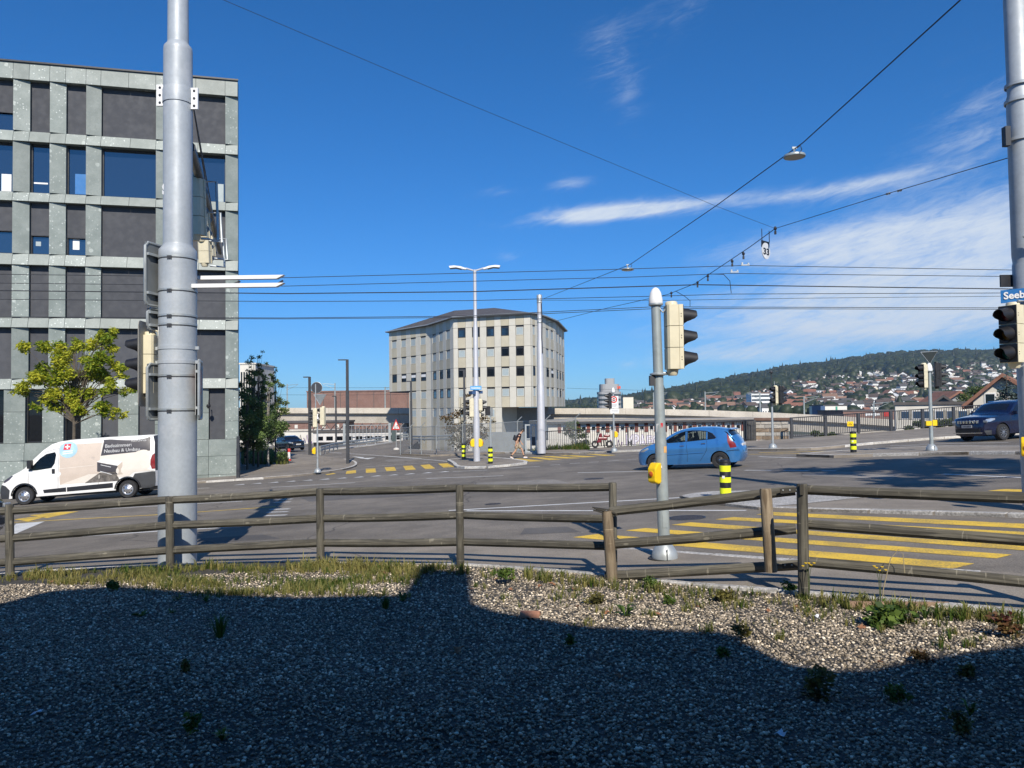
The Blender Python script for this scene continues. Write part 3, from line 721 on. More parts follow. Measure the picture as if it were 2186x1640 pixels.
for (px0, px1, py0, py1, m_, nm_) in ((-4, 18, 366, 405, 'white', 'desk_panel'), (66, 97, 384, 389, 'white', 'desk_top'), (155, 180, 366, 411, 'bluesign', 'pin_board'), (150, 165, 507, 530, 'white', 'desk_panel'), (70, 82, 512, 522, 'blindlite', 'monitor'), (462, 476, 388, 428, 'blindlite', 'curtain')):
    a_, c_ = fac(px1, py1), fac(px0, py0); b = MB(); b.prism([fp(a_[0] + .02, a_[1], RD - .035), fp(c_[0], a_[1], RD - .035), fp(c_[0], c_[1], RD - .035), fp(a_[0] + .02, c_[1], RD - .035)], -NA * .01); bld(b, nm_, MT[m_])
# ================================================================== polygonal signal-box building
sb = empty('signal_box_building', (-5, 125, -6), 0, 'many-sided beige panelled building with dark hipped roof and overhanging floors', 'building')
sinv = sb.matrix_world.inverted()
def sbb(b, name, m, parent=sb, **k):
    b.v = [tuple(sinv @ Vector(v)) for v in b.v]; return b.build(name, m, parent, **k)
PL = [(-22.4, 140.7), (-13.7, 130.5), (-9, 120), (2.94, 115.8), (3.86, 117.4), (5.1, 120.4), (7.2, 127.3), (9.75, 142.8), (3, 160), (-14, 160)]
ZL = [16.45, 14.8, 11.6, 8.56, 5.46, 2.35, -.8, -6]
b = MB(); b.prism([(x, y, 5.3) for x, y in PL], (0, 0, 11.1)); bo = sbb(b, 'wall_core', MT['frame_dark'])
def lerp2(a, c, t): return (a[0] + (c[0] - a[0]) * t, a[1] + (c[1] - a[1]) * t)
def face_t(i, px):                 # where a picture column meets face i
    a, c = PL[i], PL[i + 1]; k = raydir(px, 800); k = k.x / k.y
    return (a[0] - k * a[1]) / ((a[0] - k * a[1]) - (c[0] - k * c[1]))
tq0 = face_t(0, 873); tq3 = face_t(2, 1066)
q0 = lerp2(PL[0], PL[1], tq0); q3 = lerp2(PL[2], PL[3], tq3)
low = [q0, PL[1], PL[2], q3, (q3[0] + 3, q3[1] + 14), (q0[0], q0[1] + 16)]
b = MB(); b.prism([(x, y + .03, -8) for x, y in low], (0, 0, 13.25)); sbb(b, 'lower_core', MT['panel_b'])
b = MB(); b.prism([(x, y, 2.38) for x, y in [lerp2(PL[2], PL[3], tq3 * .6)] + PL[3:8] + [(3, 158), (-6, 158)]], (0, 0, 2.9)); sbb(b, 'overhang', MT['frame_dark'])
b = MB(); b.prism([(-2.0, 128.5, -8), (6.2, 133, -8), (4, 150, -8), (-4, 146, -8)], (0, 0, 10.3)); sbb(b, 'recessed_wall', M('recessed_wall', (.26, .255, .235), .8, var=.08))
nwin = {0: 4, 1: 3, 2: 5, 3: 1, 4: 1, 5: 2, 6: 3}
# which windows show an open dark or blue pane: (face, band, window) -> kind
spec = {(2, 1, 0): 'glass_b', (2, 1, 1): 'glass_b', (2, 1, 2): 'glass_b', (2, 1, 3): 'glass_b', (2, 2, 3): 'glass_k', (2, 2, 4): 'glass_k', (2, 3, 0): 'glass_k', (2, 3, 1): 'glass_k', (2, 3, 2): 'glass_k', (2, 3, 4): 'glass_k',
        (0, 3, 0): 'glass_b', (0, 3, 1): 'glass_b', (0, 3, 2): 'glass_b', (0, 3, 3): 'glass_b', (1, 3, 0): 'glass_b', (1, 3, 1): 'glass_b', (1, 3, 2): 'glass_b', (1, 4, 0): 'glass_b', (1, 4, 1): 'glass_b', (1, 4, 2): 'glass_b', (3, 3, 0): 'glass_b', (5, 3, 0): 'glass_b', (5, 3, 1): 'glass_b', (6, 3, 0): 'glass_k', (6, 3, 1): 'glass_k', (6, 3, 2): 'glass_k', (6, 4, 1): 'glass_k'}
for i in range(7):
    a, c = Vector(PL[i]), Vector(PL[i + 1]); t = (c - a); L = t.length; t.normalize(); nrm = Vector((t.y, -t.x))
    nw = nwin[i]; wl = .85 if i in (0, 1, 2) else .7
    unit = L / (nw * (1 + wl) + wl * .6 if nw > 1 else 2.1)
    x = 0; cols = [('b', .55 * unit if nw > 1 else .5 * unit)]
    for k in range(nw): cols += [('a', unit * 1.0), ('b', unit * wl)]
    tot = sum(w for _, w in cols); cols = [(k, w * L / tot) for k, w in cols]
    def pt(s, z, n): q = a + t * s + nrm * n; return Vector((q.x, q.y, z))
    s0 = 0; wi = 0
    for kind, w in cols:
        s1 = s0 + w; frac = (s0 + s1) / 2 / L
        for r in range(7):
            z1, z0 = ZL[r], ZL[r + 1]
            if i == 0 and frac < tq0 and r >= 4: continue
            if i == 2 and frac > tq3 and r >= 5: continue
            if i > 2 and r >= 5: continue
            g = .022
            def panel(za, zc, m):
                b = MB(); b.prism([pt(s0 + g, za + g, .09), pt(s1 - g, za + g, .09), pt(s1 - g, zc - g, .09), pt(s0 + g, zc - g, .09)], Vector((-nrm.x, -nrm.y, 0)) * .12); sbb(b, 'facade_panel', MT[m])
            if kind == 'b' or r in (0, 6): panel(z0, z1, 'panel_b' if kind == 'b' else 'panel_a')
            else:
                zt = z1 - (z1 - z0) * .085; zw = z1 - (z1 - z0) * .475
                panel(z0, zw, 'panel_a')
                kk = spec.get((i, r, wi), 'blindlite')
                fr = MB()
                for (e, f, h, l) in ((s0 + .06, s1 - .06, zw + .02, zw + .1), (s0 + .06, s1 - .06, zt - .07, zt), (s0 + .06, s0 + .13, zw + .1, zt - .07), (s1 - .13, s1 - .06, zw + .1, zt - .07)):
                    fr.prism([pt(e, h, .07), pt(f, h, .07), pt(f, l, .07), pt(e, l, .07)], Vector((-nrm.x, -nrm.y, 0)) * .1)
                wo = sbb(fr, 'window', MT['dark_metal'] if kk != 'blindlite' else MT['panel_b'])
                P = [pt(s0 + .13, zw + .1, .0), pt(s1 - .13, zw + .1, .0), pt(s1 - .13, zt - .07, .0), pt(s0 + .13, zt - .07, .0)]
                b = MB(); b.add(P, [(0, 1, 2, 3)]); sbb(b, 'pane', MT['glass_b' if kk == 'blindlite' else kk], wo)
                if kk == 'blindlite' or (i, r) in ((0, 3), (5, 3)) and wi > 0:
                    zz = zw + .1 if kk == 'blindlite' else zw + (zt - zw) * .55
                    b = MB(); b.prism([pt(s0 + .1, zz, .055), pt(s1 - .1, zz, .055), pt(s1 - .1, zt - .05, .055), pt(s0 + .1, zt - .05, .055)], Vector((-nrm.x, -nrm.y, 0)) * .02); sbb(b, 'blind', MT['blindlite'] if kk == 'blindlite' else MT['white'], wo)
        if kind == 'a': wi += 1
        s0 = s1
cen = Vector((-5, 137))
ev = []
for x, y in PL:
    d = Vector((x, y)) - cen; d = d.normalized() * .75; ev.append((x + d.x, y + d.y, 16.5))
ridge = [(-12, 140, 19.3), (-9.5, 128.5, 18.7), (-2.8, 128, 19.0), (-1.5, 142, 19.3)]
b = MB(); P = ev + ridge; n = len(ev); r0, r1, r2, r3 = n, n + 1, n + 2, n + 3
b.add(P, [(0, 1, r1, r0), (1, 2, r1), (2, 3, r2, r1), (3, 4, r2), (4, 5, r2), (5, 6, r2), (6, 7, r3, r2), (7, 8, r3), (8, 9, r0, r3), (9, 0, r0), (r0, r1, r2, r3)])
b.add(ev + [(x, y, 16.36) for x, y, z in ev], [tuple(range(n))] + [(i, (i + 1) % n, n + (i + 1) % n, n + i) for i in range(n)] + [tuple(range(2 * n - 1, n - 1, -1))])
ro = sbb(b, 'roof', MT['roof_dark'])
for i in range(7):
    b = MB(); b.cyl(Vector(ev[i]) + Vector((0, -.08, -.02)), Vector(ev[i + 1]) + Vector((0, -.08, -.02)), .11, n=6); sbb(b, 'gutter', MT['galv'], ro)

# ================================================================== brown hall, viaduct
def blockpx(name, x0, x1, ytop, D, depth, zb, m, label, cat='building', parts=None, roof=None, yaw=0):
    a = at(x0, ytop, D); c = at(x1, ytop, D); zt = (a.z + c.z) / 2
    e = empty(name, ((a.x + c.x) / 2, D, zb), yaw, label, cat)
    w = c.x - a.x; b = MB(); b.box((0, depth / 2, (zt - zb) / 2), (w, depth, zt - zb)); b.build('wall', m, e)
    b = MB(); b.box((0, depth / 2, zt - zb + .15), (w + .3, depth + .3, .3)); b.build('roof', roof or MT['roof_dark'], e)
    return e, w, zt - zb
hall, hw, hh = blockpx('brown_hall', 655, 905, 836, 185, 26, -7, MT['brickbrown'], 'long brown windowless hall behind the left part of the viaduct', roof=MT['brickbrown'])
for k in range(1, 7):
    b = MB(); b.box((-hw / 2 + hw * k / 7, -.02, hh / 2), (.12, .08, hh - .3)); b.build('wall_joint', MT['roof_dark'], hall)

ST = [(-260, 868, 178), (560, 871, 166), (1000, 871, 156), (1340, 872, 148), (1500, 875.5, 144), (1640, 880.5, 140), (1800, 889, 135), (1920, 897, 131), (2060, 908, 128), (2300, 930, 124)]
vp = [at(*s) for s in ST]
def vstation(f):                      # f: index along the smoothed line
    i = min(int(f), len(vp) - 2); return vp[i].lerp(vp[i + 1], f - i)
line = []
for i in range(len(vp) - 1):
    for k in range(10): line.append(vstation(i + k / 10))
line.append(vp[-1])
acc = [0.]
for a, c in zip(line, line[1:]): acc.append(acc[-1] + (c - a).length)
def vat(s):
    return Vector([float(np.interp(s, acc, [p[k] for p in line])) for k in range(3)])
via = empty('rail_viaduct', (line[30].x, line[30].y, tz), 0, 'pale concrete rail viaduct sloping down to the right', 'viaduct'); vinv = via.matrix_world.inverted()
def vb(b, name, m, **k):
    b.v = [tuple(vinv @ Vector(v)) for v in b.v]; return b.build(name, m, via, **k)
S = 0; LT = acc[-1]
def vsec(prof, s0, s1, name, m, steps=2):
    b = MB(); vs = []; n = len(prof)
    for k in range(steps + 1):
        s = s0 + (s1 - s0) * k / steps; p = vat(s); t = (vat(s + .5) - vat(s - .5)); t.z = 0; t.normalize(); nr = Vector((t.y, -t.x, 0))
        for o, h in prof: vs.append(p + nr * o + Vector((0, 0, h)))
    fs = [(k * n + i, k * n + (i + 1) % n, (k + 1) * n + (i + 1) % n, (k + 1) * n + i) for k in range(steps) for i in range(n)]
    fs += [tuple(range(n)), tuple(range(steps * n + n - 1, steps * n - 1, -1))]
    b.add(vs, fs); return vb(b, name, m)
while S < LT - 1:
    e = min(S + 7.8, LT)
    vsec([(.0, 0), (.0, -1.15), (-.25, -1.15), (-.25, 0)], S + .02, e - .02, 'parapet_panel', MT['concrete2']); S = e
S = 0
while S < LT - 1:
    e = min(S + 31.2, LT)
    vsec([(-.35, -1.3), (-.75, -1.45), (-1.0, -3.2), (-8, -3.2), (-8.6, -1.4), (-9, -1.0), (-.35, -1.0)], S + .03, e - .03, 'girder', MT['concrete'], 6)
    p = vat(S + .5); t = (vat(S + 1) - vat(S)).normalized()
    b = MB(); b.box((p.x + .5, p.y + 4.5, (p.z - 3.2 + tz) / 2), (1.1, 4.6, p.z - 3.2 - tz)); vb(b, 'pier', MT['concrete'], bevel=.1)
    S = e
# catenary masts standing on the viaduct
mi = 0
for x, top, hgt, side in ((613, 820, 0, 1), (715, 818, 0, -1), (822, 826, 0, 1), (1395, 838, 0, 1), (1505, 836, 0, 1), (1622, 838, 0, -1), (1716, 846, 0, 1), (1865, 858, 0, 1)):
    D = float(np.interp(x, [s[0] for s in ST], [s[2] for s in ST])) + 5; p = at(x, top, D); zb = float(np.interp(x, [s[0] for s in ST], [v.z for v in vp])) - 1.2
    e = empty('catenary_mast', (p.x, p.y, zb), 0, ('thin grey catenary mast on the viaduct in front of the brown hall', 'thin grey catenary mast on the viaduct before the wooded hill')[mi > 2] if mi not in (0, 7) else ('leftmost catenary mast on the viaduct beside the birch trees', 'rightmost catenary mast behind the railing on the sinking viaduct')[mi > 0], 'mast', 'catenary masts on the viaduct')
    h = p.z - zb; b = MB(); b.cyl((0, 0, 0), (0, 0, h), .16, .12, 6); b.build('pole', MT['galvg'], e)
    b = MB(); b.tube([(0, 0, h - .3), (side * 2.6, -.5, h - .1)], .05, 5); b.tube([(0, 0, h - 1.3), (side * 2.4, -.5, h - .3)], .04, 5); b.build('bracket', MT['galvg'], e); mi += 1
for (a, c, y0, y1) in ((560, 1000, 828, 826), (560, 900, 843, 842), (1210, 1900, 829, 846)):
    b = MB(); b.tube([at(a, y0, 170), at((a + c) / 2, (y0 + y1) / 2 + 1, 162), at(c, y1, 155)], .025, 4)
    tag(b.build('contact_wire', MT['wire']), 'thin rail contact wire above the viaduct %s' % ('left of the beige building' if c == 1000 else 'just over the brown hall' if c == 900 else 'right of the beige building'), 'wire')

# ================================================================== things below and behind the railings
YARD = M('yard_ground', (.17, .16, .14), .95, var=.25, vs=.2, fine=.3)
sheet('yard', [(-60, 66), (60, 50), (120, 60), (120, 200), (-90, 200), (-90, 113)], 0, YARD, 12, zf=lambda x, y: -5.6)
# grass bank falling away behind the back pavement
sheet('grass_bank', [(-8.9, 61.5), (-6, 56), (2.5, 53.1), (7, 51.9), (12, 50.4), (13, 58), (0, 64), (-10, 72)], 0, MT['grassg'], 1.2, zf=lambda x, y: gz(x, y) + .08 - .2 * max(0, y - 53 - max(0, -x) * .55))
gb, gw_, gh = blockpx('graffiti_building', 1170, 1650, 902, 82, 9, -7, MT['wallwhite'], 'long low cream workshop with graffiti behind the railing', roof=M('flat_roof_pale', (.33, .3, .26), .85))
REDB = M('brick_red', (.17, .05, .035), .85, var=.15, vs=2); 
for k in range(22):
    x = -gw_ / 2 + 1.2 + k * (gw_ - 2.4) / 21
    b = MB(); b.box((x, -.03, gh - .5), (.36, .1, .95)); b.build('brick_pier', REDB, gb)
    if k < 21:
        b = MB(); b.box((x + .56, -.02, gh - .55), (.52, .06, .5)); wn = b.build('window', MT['white'], gb)
        b = MB(); b.box((x + .56, -.06, gh - .55), (.4, .03, .36)); b.build('pane', MT['glass_k'], wn)
b = MB(); b.box((0, -.25, gh + .1), (gw_ + .4, .5, .22)); b.build('eaves', MT['dark_metal'], gb)
GR = [M('spray_white', (.72, .7, .74), .7), M('spray_purple', (.16, .08, .27), .7), M('spray_yellow', (.8, .72, .03), .7), M('spray_black', (.03, .03, .035), .7), M('spray_teal', (.2, .5, .5), .7), M('spray_pink', (.6, .25, .3), .7)]
def gpt(px, py): p = at(px, py, 82); return p.x - gb.location.x, p.z - gb.location.z
def scribble(par, x0, x1, z0, z1, m, n=7, r=.06, y=-.03):
    b = MB(); P = []
    for k in range(n): P.append((x0 + (x1 - x0) * k / (n - 1) + random.uniform(-.1, .1), y, random.uniform(z0, z0 + .3 * (z1 - z0)) if k % 2 else random.uniform(z1 - .3 * (z1 - z0), z1)))
    b.tube(P, r, 4); return b.build('graffiti', m, par)
for s, x0, x1, y0, y1 in (('MPA', 1338, 1378, 928, 958), ('FC', 1382, 1406, 930, 956)):
    xa, za = gpt(x0, y1); xb, zc = gpt(x1, y0); sz = (zc - za) * 1.25
    text('graffiti_outline', s, sz, GR[1], gb, frame4((xa - .05, -.012, (za + zc) / 2), (1, 0, 0), (0, 0, 1)), xb - xa + .12, .07)
    text('graffiti', s, sz, GR[0], gb, frame4((xa, -.02, (za + zc) / 2), (1, 0, 0), (0, 0, 1)), xb - xa, .03)
for k in range(16):
    x0 = random.uniform(1240, 1620); xa, za = gpt(x0, random.uniform(956, 968)); xb, zc = gpt(x0 + random.uniform(14, 34), random.uniform(926, 940))
    if 1330 < x0 < 1408: continue
    scribble(gb, xa, xb, za, zc, GR[(1, 3, 4, 5, 1, 3)[k % 6]], random.randrange(5, 9), random.uniform(.03, .08))
b = MB(); xa, za = gpt(1347, 975); xb, zc = gpt(1374, 957); b.prism([(xa, -.02, za), (xb, -.02, za), (xb, -.02, zc), ((xa + xb) / 2, -.02, zc + .3), (xa, -.02, zc - .2)], (0, -.01, 0)); b.build('graffiti', GR[2], gb)
lwh, lww, lwhh = blockpx('yard_wall', 560, 738, 921, 118, 1.0, -7, MT['wallwhite'], 'pale graffiti-covered wall under the viaduct behind the black car', 'wall', roof=MT['concrete'])
for k in range(8): scribble(lwh, -lww / 2 + .3 + k * 1.5, -lww / 2 + 1.6 + k * 1.5, lwhh - 2.2, lwhh - .5, GR[(3, 1, 0)[k % 3]], 6, .07)
brb, bw_, bh_ = blockpx('brown_shed', 585, 735, 903, 128, 8, -7, MT['brickbrown'], 'low brown shed between the yard wall and the viaduct', roof=MT['roof_dark'])
for k in range(5):
    b = MB(); b.box((-bw_ / 2 + 1.4 + k * 2.3, -.03, bh_ - .6), (.5, .08, .6)); b.build('window', MT['wallwhite'], brb)
tr, trw, trh = blockpx('parked_train', 668, 860, 923, 100, 3.0, -5.4, M('train_white', (.62, .6, .58), .5), 'white and dark train standing behind the ramp gate', 'train')
for k in range(9):
    b = MB(); b.box((-trw / 2 + .9 + k * trw / 9.2, -.02, trh - .75), (.85, .05, .5)); b.build('window', MT['glass_k'], tr)
b = MB(); b.box((0, -.03, trh - 1.6), (trw - .1, .05, .7)); b.build('dark_stripe', MT['black'], tr)
for k in range(10):
    b = MB(); b.tube([(-trw / 2 + k * trw / 10, 0, trh + .35), (-trw / 2 + (k + .5) * trw / 10, 0, trh + 1.1), (-trw / 2 + (k + 1) * trw / 10, 0, trh + .35)], .06, 4); b.build('truss', MT['dark_metal'], tr)
pbx, pw, ph = blockpx('pale_tower_block', 512, 545, 778, 150, 12, -7, MT['wallwhite'], 'pale ribbed tower block half hidden by the birch trees', roof=MT['wallwhite'])
for k in range(6):
    b = MB(); b.box((-pw / 2 + .35 + k * pw / 6, -.03, ph - 5), (.28, .08, 7)); b.build('window', MT['glass_k'], pbx)
# ================================================================== hill with its wood and houses
RX = [900, 1150, 1280, 1340, 1400, 1440, 1500, 1560, 1620, 1680, 1760, 1840, 1900, 1960, 2040, 2120, 2250, 2500, 2900]
RY = [878, 872, 863, 857, 846, 840, 828, 816, 805, 794, 785, 774, 765, 761, 760, 760, 764, 782, 862]
def hz(x, y):
    px = CX + F * x / y; D = y
    zr = (hor(px) - float(np.interp(px, RX, RY))) / F * 1900 + 2.2
    s = min(1., max(0., (D - 430) / 1470)); s = s * s * (3 - 2 * s) * .45 + s * .55
    z = tz + .2 + (zr - tz) * s
    if D > 1900: z -= (D - 1900) * .02
    return z
b = MB(); vs = []; fs = []; nx, ny = 70, 40
for j in range(ny):
    D = 400 + 2100 * (j / (ny - 1)) ** 1.1
    for i in range(nx):
        px = 850 + 2100 * i / (nx - 1); x = (px - CX) / F * D; vs.append((x, D, hz(x, D)))
fs = [(j * nx + i, j * nx + i + 1, (j + 1) * nx + i + 1, (j + 1) * nx + i) for j in range(ny - 1) for i in range(nx - 1)]
b.add(vs, fs, 0, True); tag(b.build('hill', M('hill_meadow', (.06, .085, .035), .95, var=.3, vs=.01, fine=.3), angle=80), kind='structure')
def on_hill(px, py):
    d = raydir(px, py); d = d / d.y; t = 430.
    while t < 1950:
        if CAM.z + d.z * t < hz(d.x * t, t): break
        t += 8
    return CAM + d * t if t < 1950 else None
def blob(sub, amp, seed, flat=1., cone=False):
    bm = bmesh.new(); bmesh.ops.create_icosphere(bm, subdivisions=sub, radius=.5); rr = random.Random(seed)
    for v in bm.verts:
        k = 1 + rr.uniform(-amp, amp)
        v.co *= k; v.co.z = v.co.z * flat + .45
        if cone: w = max(.05, 1.05 - v.co.z); v.co.x *= w * 1.1; v.co.y *= w * 1.1; v.co.z *= 1.15
    for f in bm.faces: f.smooth = True
    me = bpy.data.meshes.new('p'); bm.to_mesh(me); bm.free()
    return me
FOREST = leafmat('far_foliage', (.011, .02, .009), (.038, .052, .02), 0, inst=True)
protos = [(blob(2, .2, s), FOREST) for s in range(5)] + [(blob(2, .18, 9, 1.25, True), FOREST)]
LX = [1300, 1400, 1560, 1640, 1700, 1780, 1860, 1900, 1950, 2000, 2060, 2130, 2300]
LY = [866, 864, 850, 838, 818, 800, 790, 798, 802, 784, 778, 774, 774]
pos = []; shade = []; idx = []; scl = []
for k in range(9500):
    px = random.uniform(1150, 2420)
    yr, yl = float(np.interp(px, RX, RY)), float(np.interp(px, LX, LY)) + random.gauss(0, 4)
    if yl <= yr + 1: continue
    py = yr - 3 + (yl - yr + 3) * random.random() ** .8
    p = on_hill(px, max(py, yr + .8))
    if p is None: continue
    y = p.y + random.uniform(-15, 25); x = (px - CX) / F * y
    con = random.random() < .04; s = random.uniform(10, 17)
    pos.append((x, y, hz(x, y) - 1)); scl.append((s * (.6 if con else 1), s * (.6 if con else 1), s * random.uniform(.85, 1.15) * (1.15 if con else 1)))
    idx.append(5 if con else random.randrange(5)); shade.append(min(1, max(0, random.gauss(.38 if not con else .1, .2))))
n = len(pos); scatter('far_wood', pos, [(0, 0, random.uniform(0, 6.28)) for _ in range(n)], scl, idx, shade, protos, 'dark green wood covering the upper part of the far hill', cat='wood')
# houses
WALLS = [M('house_wall_%d' % i, c, .8, var=.04) for i, c in enumerate(((.80, .79, .76), (.74, .68, .56), (.76, .73, .64), (.66, .57, .47), (.78, .79, .8)))]
ROOFS = [M('house_roof_%d' % i, c, .85, var=.15, vs=.5) for i, c in enumerate(((.17, .085, .06), (.09, .068, .058), (.23, .105, .07), (.08, .078, .076), (.24, .145, .1)))]
HWIN = M('house_window', (.06, .065, .075), .3)
def house_mesh(w, d, h, rh, wm, rm, flat=False, turn=False):
    b = MB(); b.box((0, 0, h / 2 - 1.5), (w, d, h + 3), 0)
    if flat: b.box((0, 0, h + .3), (w + .6, d + .6, .7), 1)
    else:
        o = .6
        if turn:   # gable towards the viewer
            A = [(-w / 2 - o, -d / 2 - o, h - .3), (w / 2 + o, -d / 2 - o, h - .3), (0, -d / 2 - o, h + rh)]
            b.prism([A[0], A[2], (0, -d / 2 - o, h + rh - .5), (-w / 2 - o, -d / 2 - o, h - .8)], (0, d + 2 * o, 0), 1); b.prism([A[2], A[1], (w / 2 + o, -d / 2 - o, h - .8), (0, -d / 2 - o, h + rh - .5)], (0, d + 2 * o, 0), 1)
            b.prism([(-w / 2, -d / 2, h), (w / 2, -d / 2, h), (0, -d / 2, h + rh - .6)], (0, d, 0), 0)
        else:
            b.prism([(-w / 2 - o, -d / 2 - o, h - .3), (-w / 2 - o, d / 2 + o, h - .3), (-w / 2 - o, 0, h + rh)], (w + 2 * o, 0, 0), 1)
    k = max(2, int(w / 3)); fl = max(1, int(h / 3))
    for i in range(k):
        for j in range(fl): b.box((-w / 2 + w * (i + .5) / k, -d / 2 - .03, 1.5 + j * 2.9), (1.2, .1, 1.4), 2)
    me = b.build('hm', [WALLS[wm], ROOFS[rm], HWIN]); d_ = me.data; bpy.data.objects.remove(me); return d_
HK = {}
HK['small white house with a dark roof on the wooded hillside'] = [house_mesh(random.uniform(9, 13), 9, random.uniform(8, 11), random.uniform(2.5, 4), 0, 1 if i % 2 else 3, False, i % 3 == 0) for i in range(6)]
HK['small white house with a red tiled roof on the hillside'] = [house_mesh(random.uniform(10, 14), 9, random.uniform(6, 9), random.uniform(3.5, 5), (0, 2)[i % 2], (0, 2)[i % 2], False, i % 2 == 0) for i in range(5)]
HK['cream house with a brown roof among trees on the hillside'] = [house_mesh(random.uniform(10, 13), 10, 8, 4, 1, 1, False, i % 2 == 1) for i in range(3)]
HK['flat-roofed white apartment block on the hillside'] = [house_mesh(random.uniform(18, 26), 10, random.uniform(8, 11), 1, 0 if i else 4, 3, True) for i in range(3)]
HK['row house with an orange tiled roof at the foot of the hill'] = [house_mesh(random.uniform(14, 22), 10, random.uniform(8, 11), 3.6, (2, 0, 1)[i % 3], (2, 4, 0)[i % 3], False, i == 2) for i in range(5)]
HK['pale town house with a dark roof at the foot of the hill'] = [house_mesh(random.uniform(11, 16), 10, random.uniform(8, 11), 3.2, (0, 4)[i % 2], (1, 3)[i % 2], False, i == 1) for i in range(4)]
labs = list(HK); hpts = []
tries = 0
while len(hpts) < 300 and tries < 6000:
    tries += 1
    px = random.uniform(1350, 2135); yl = float(np.interp(px, LX, LY)); py = random.uniform(yl + 4, 886)
    if px < 1560 and py < 858 and random.random() < .6: continue
    p = on_hill(px, py)
    if p is None: continue
    if any((p.x - q.x) ** 2 + (p.y - q.y) ** 2 < 12 ** 2 for q in hpts): continue
    hpts.append(p)
    lowt = py > 846 + random.uniform(-8, 8)
    lab = random.choices(labs, (.12, .14, .08, .12, .26, .28) if lowt else (.5, .14, .14, .2, .01, .01))[0]
    me = random.choice(HK[lab]); o = link('hillside_house', me); o.location = (p.x, p.y, hz(p.x, p.y)); o.rotation_euler = (0, 0, random.uniform(-.6, .6)); k = random.uniform(.48, .68); o.scale = (k, k, k)
    zx = ('behind the signal pole', 'left of the stone pillar', 'above the stone pillar', 'above the railing notice', 'left of the triangle sign', 'right of the triangle sign')[min(5, max(0, int((px - 1350) / 131)))]
    zy = 'near the wood' if py < yl + 22 else 'midway up' if py < 852 else 'low down'
    tag(o, lab.replace(' on the wooded hillside', '').replace(' on the hillside', '').replace(' among trees', '').replace(' at the foot of the hill', '') + ' ' + zy + ' ' + zx, 'house', 'houses on the far hillside')
# the many smaller houses beyond those 300, as one mass
hp2 = []
for k in range(3500):
    px = random.uniform(1300, 2200); yl = float(np.interp(px, LX, LY)); py = random.uniform(yl + 6, 888); p = on_hill(px, py)
    if p is not None and not any((p.x - q.x) ** 2 + (p.y - q.y) ** 2 < 9 ** 2 for q in hpts + hp2): hp2.append(p)
    if len(hp2) > 420: break
hm_ = []
for lab in labs: hm_ += HK[lab][:3]
n = len(hp2); g_ = random.choices(range(len(hm_)), k=n)
me_all = MB()
for p, gi_ in zip(hp2, g_):
    mm = hm_[gi_]; rz = Matrix.Rotation(random.uniform(-.6, .6), 3, 'Z'); k = random.uniform(.42, .6); off = Vector((p.x, p.y, hz(p.x, p.y)))
    vs = [rz @ (v.co * k) + off for v in mm.vertices]
    wi, ri = WALLS.index(mm.materials[0]), ROOFS.index(mm.materials[1]); o0 = len(me_all.v); me_all.v += [tuple(v) for v in vs]
    for pl in mm.polygons: me_all.f.append(tuple(o0 + i for i in pl.vertices)); me_all.m.append((wi, 5 + ri, 10)[pl.material_index]); me_all.s.append(False)
tag(me_all.build('distant_houses', WALLS + ROOFS + [HWIN]), 'mass of smaller houses between the nearer ones on the hill', 'houses', kind='stuff')
hpts = hpts + hp2
pos = []; scl = []; idx = []; shade = []
for k in range(6000):
    px = random.uniform(1200, 2400); yl = float(np.interp(px, LX, LY)) - 4; py = random.uniform(yl, 890); p = on_hill(px, py)
    if p is None: continue
    p.x += random.uniform(-4, 4)
    if any(abs(p.x - q.x) < 6 and -14 < p.y - q.y < 7 for q in hpts): continue
    s = random.uniform(5, 10); pos.append((p.x, p.y, hz(p.x, p.y) - .8)); scl.append((s, s, s * random.uniform(.8, 1.2))); idx.append(random.randrange(6)); shade.append(min(1, max(0, random.gauss(.5, .25))))
n = len(pos); scatter('hillside_trees', pos, [(0, 0, random.uniform(0, 6.28)) for _ in range(n)], scl, idx, shade, protos, 'trees and gardens between the hillside houses', cat='trees')
# trees low on the left horizon
pos = []; scl = []
for k in range(260):
    px = random.uniform(480, 1320); y = random.uniform(320, 430); pos.append(((px - CX) / F * y, y, tz)); s = random.uniform(5, 9.5); scl.append((s, s, s))
n = len(pos); scatter('horizon_trees', pos, [(0, 0, random.uniform(0, 6.28)) for _ in range(n)], scl, [random.randrange(5) for _ in range(n)], [random.random() * .6 for _ in range(n)], protos, 'low line of trees beyond the viaduct near the round tower', cat='trees')

# ---- round-cornered office tower with a red roof sign
D = 420; a = at(1278, 866, D); c = at(1329, 866, D); wt = c.x - a.x
tw = empty('office_tower', ((a.x + c.x) / 2, D, tz), 0, 'grey banded office tower with red roof sign beyond the viaduct', 'building')
TG = M('tower_band', (.36, .36, .36), .7, var=.06); TD = M('tower_glass', (.06, .075, .085), .25)
def oct_(r, z0, z1, name, m, sx=1.):
    b = MB(); P = []
    for k in range(20):
        w = 2 * math.pi * k / 20; P.append((math.copysign(abs(math.cos(w)) ** .6, math.cos(w)) * r * sx, math.copysign(abs(math.sin(w)) ** .6, math.sin(w)) * r + r, z0))
    b.prism(P, (0, 0, z1 - z0)); return b.build(name, m, tw)
ztop = at(1300, 826, D).z - tz; rt = wt / 2; zz = 0; fh = 2.5
while zz < ztop - 3.4:
    oct_(rt * .97, zz, zz + 1.2, 'window_band', TD); oct_(rt, zz + 1.2, zz + fh, 'floor_band', TG); zz += fh
oct_(rt * .97, zz, ztop - 3., 'window_band', TD); oct_(rt * .82, ztop - 3., ztop + 1.5, 'top_storey', TG); oct_(rt * .4, ztop + 1.5, at(1300, 808, D).z - tz, 'roof_house', TG)
b = MB()
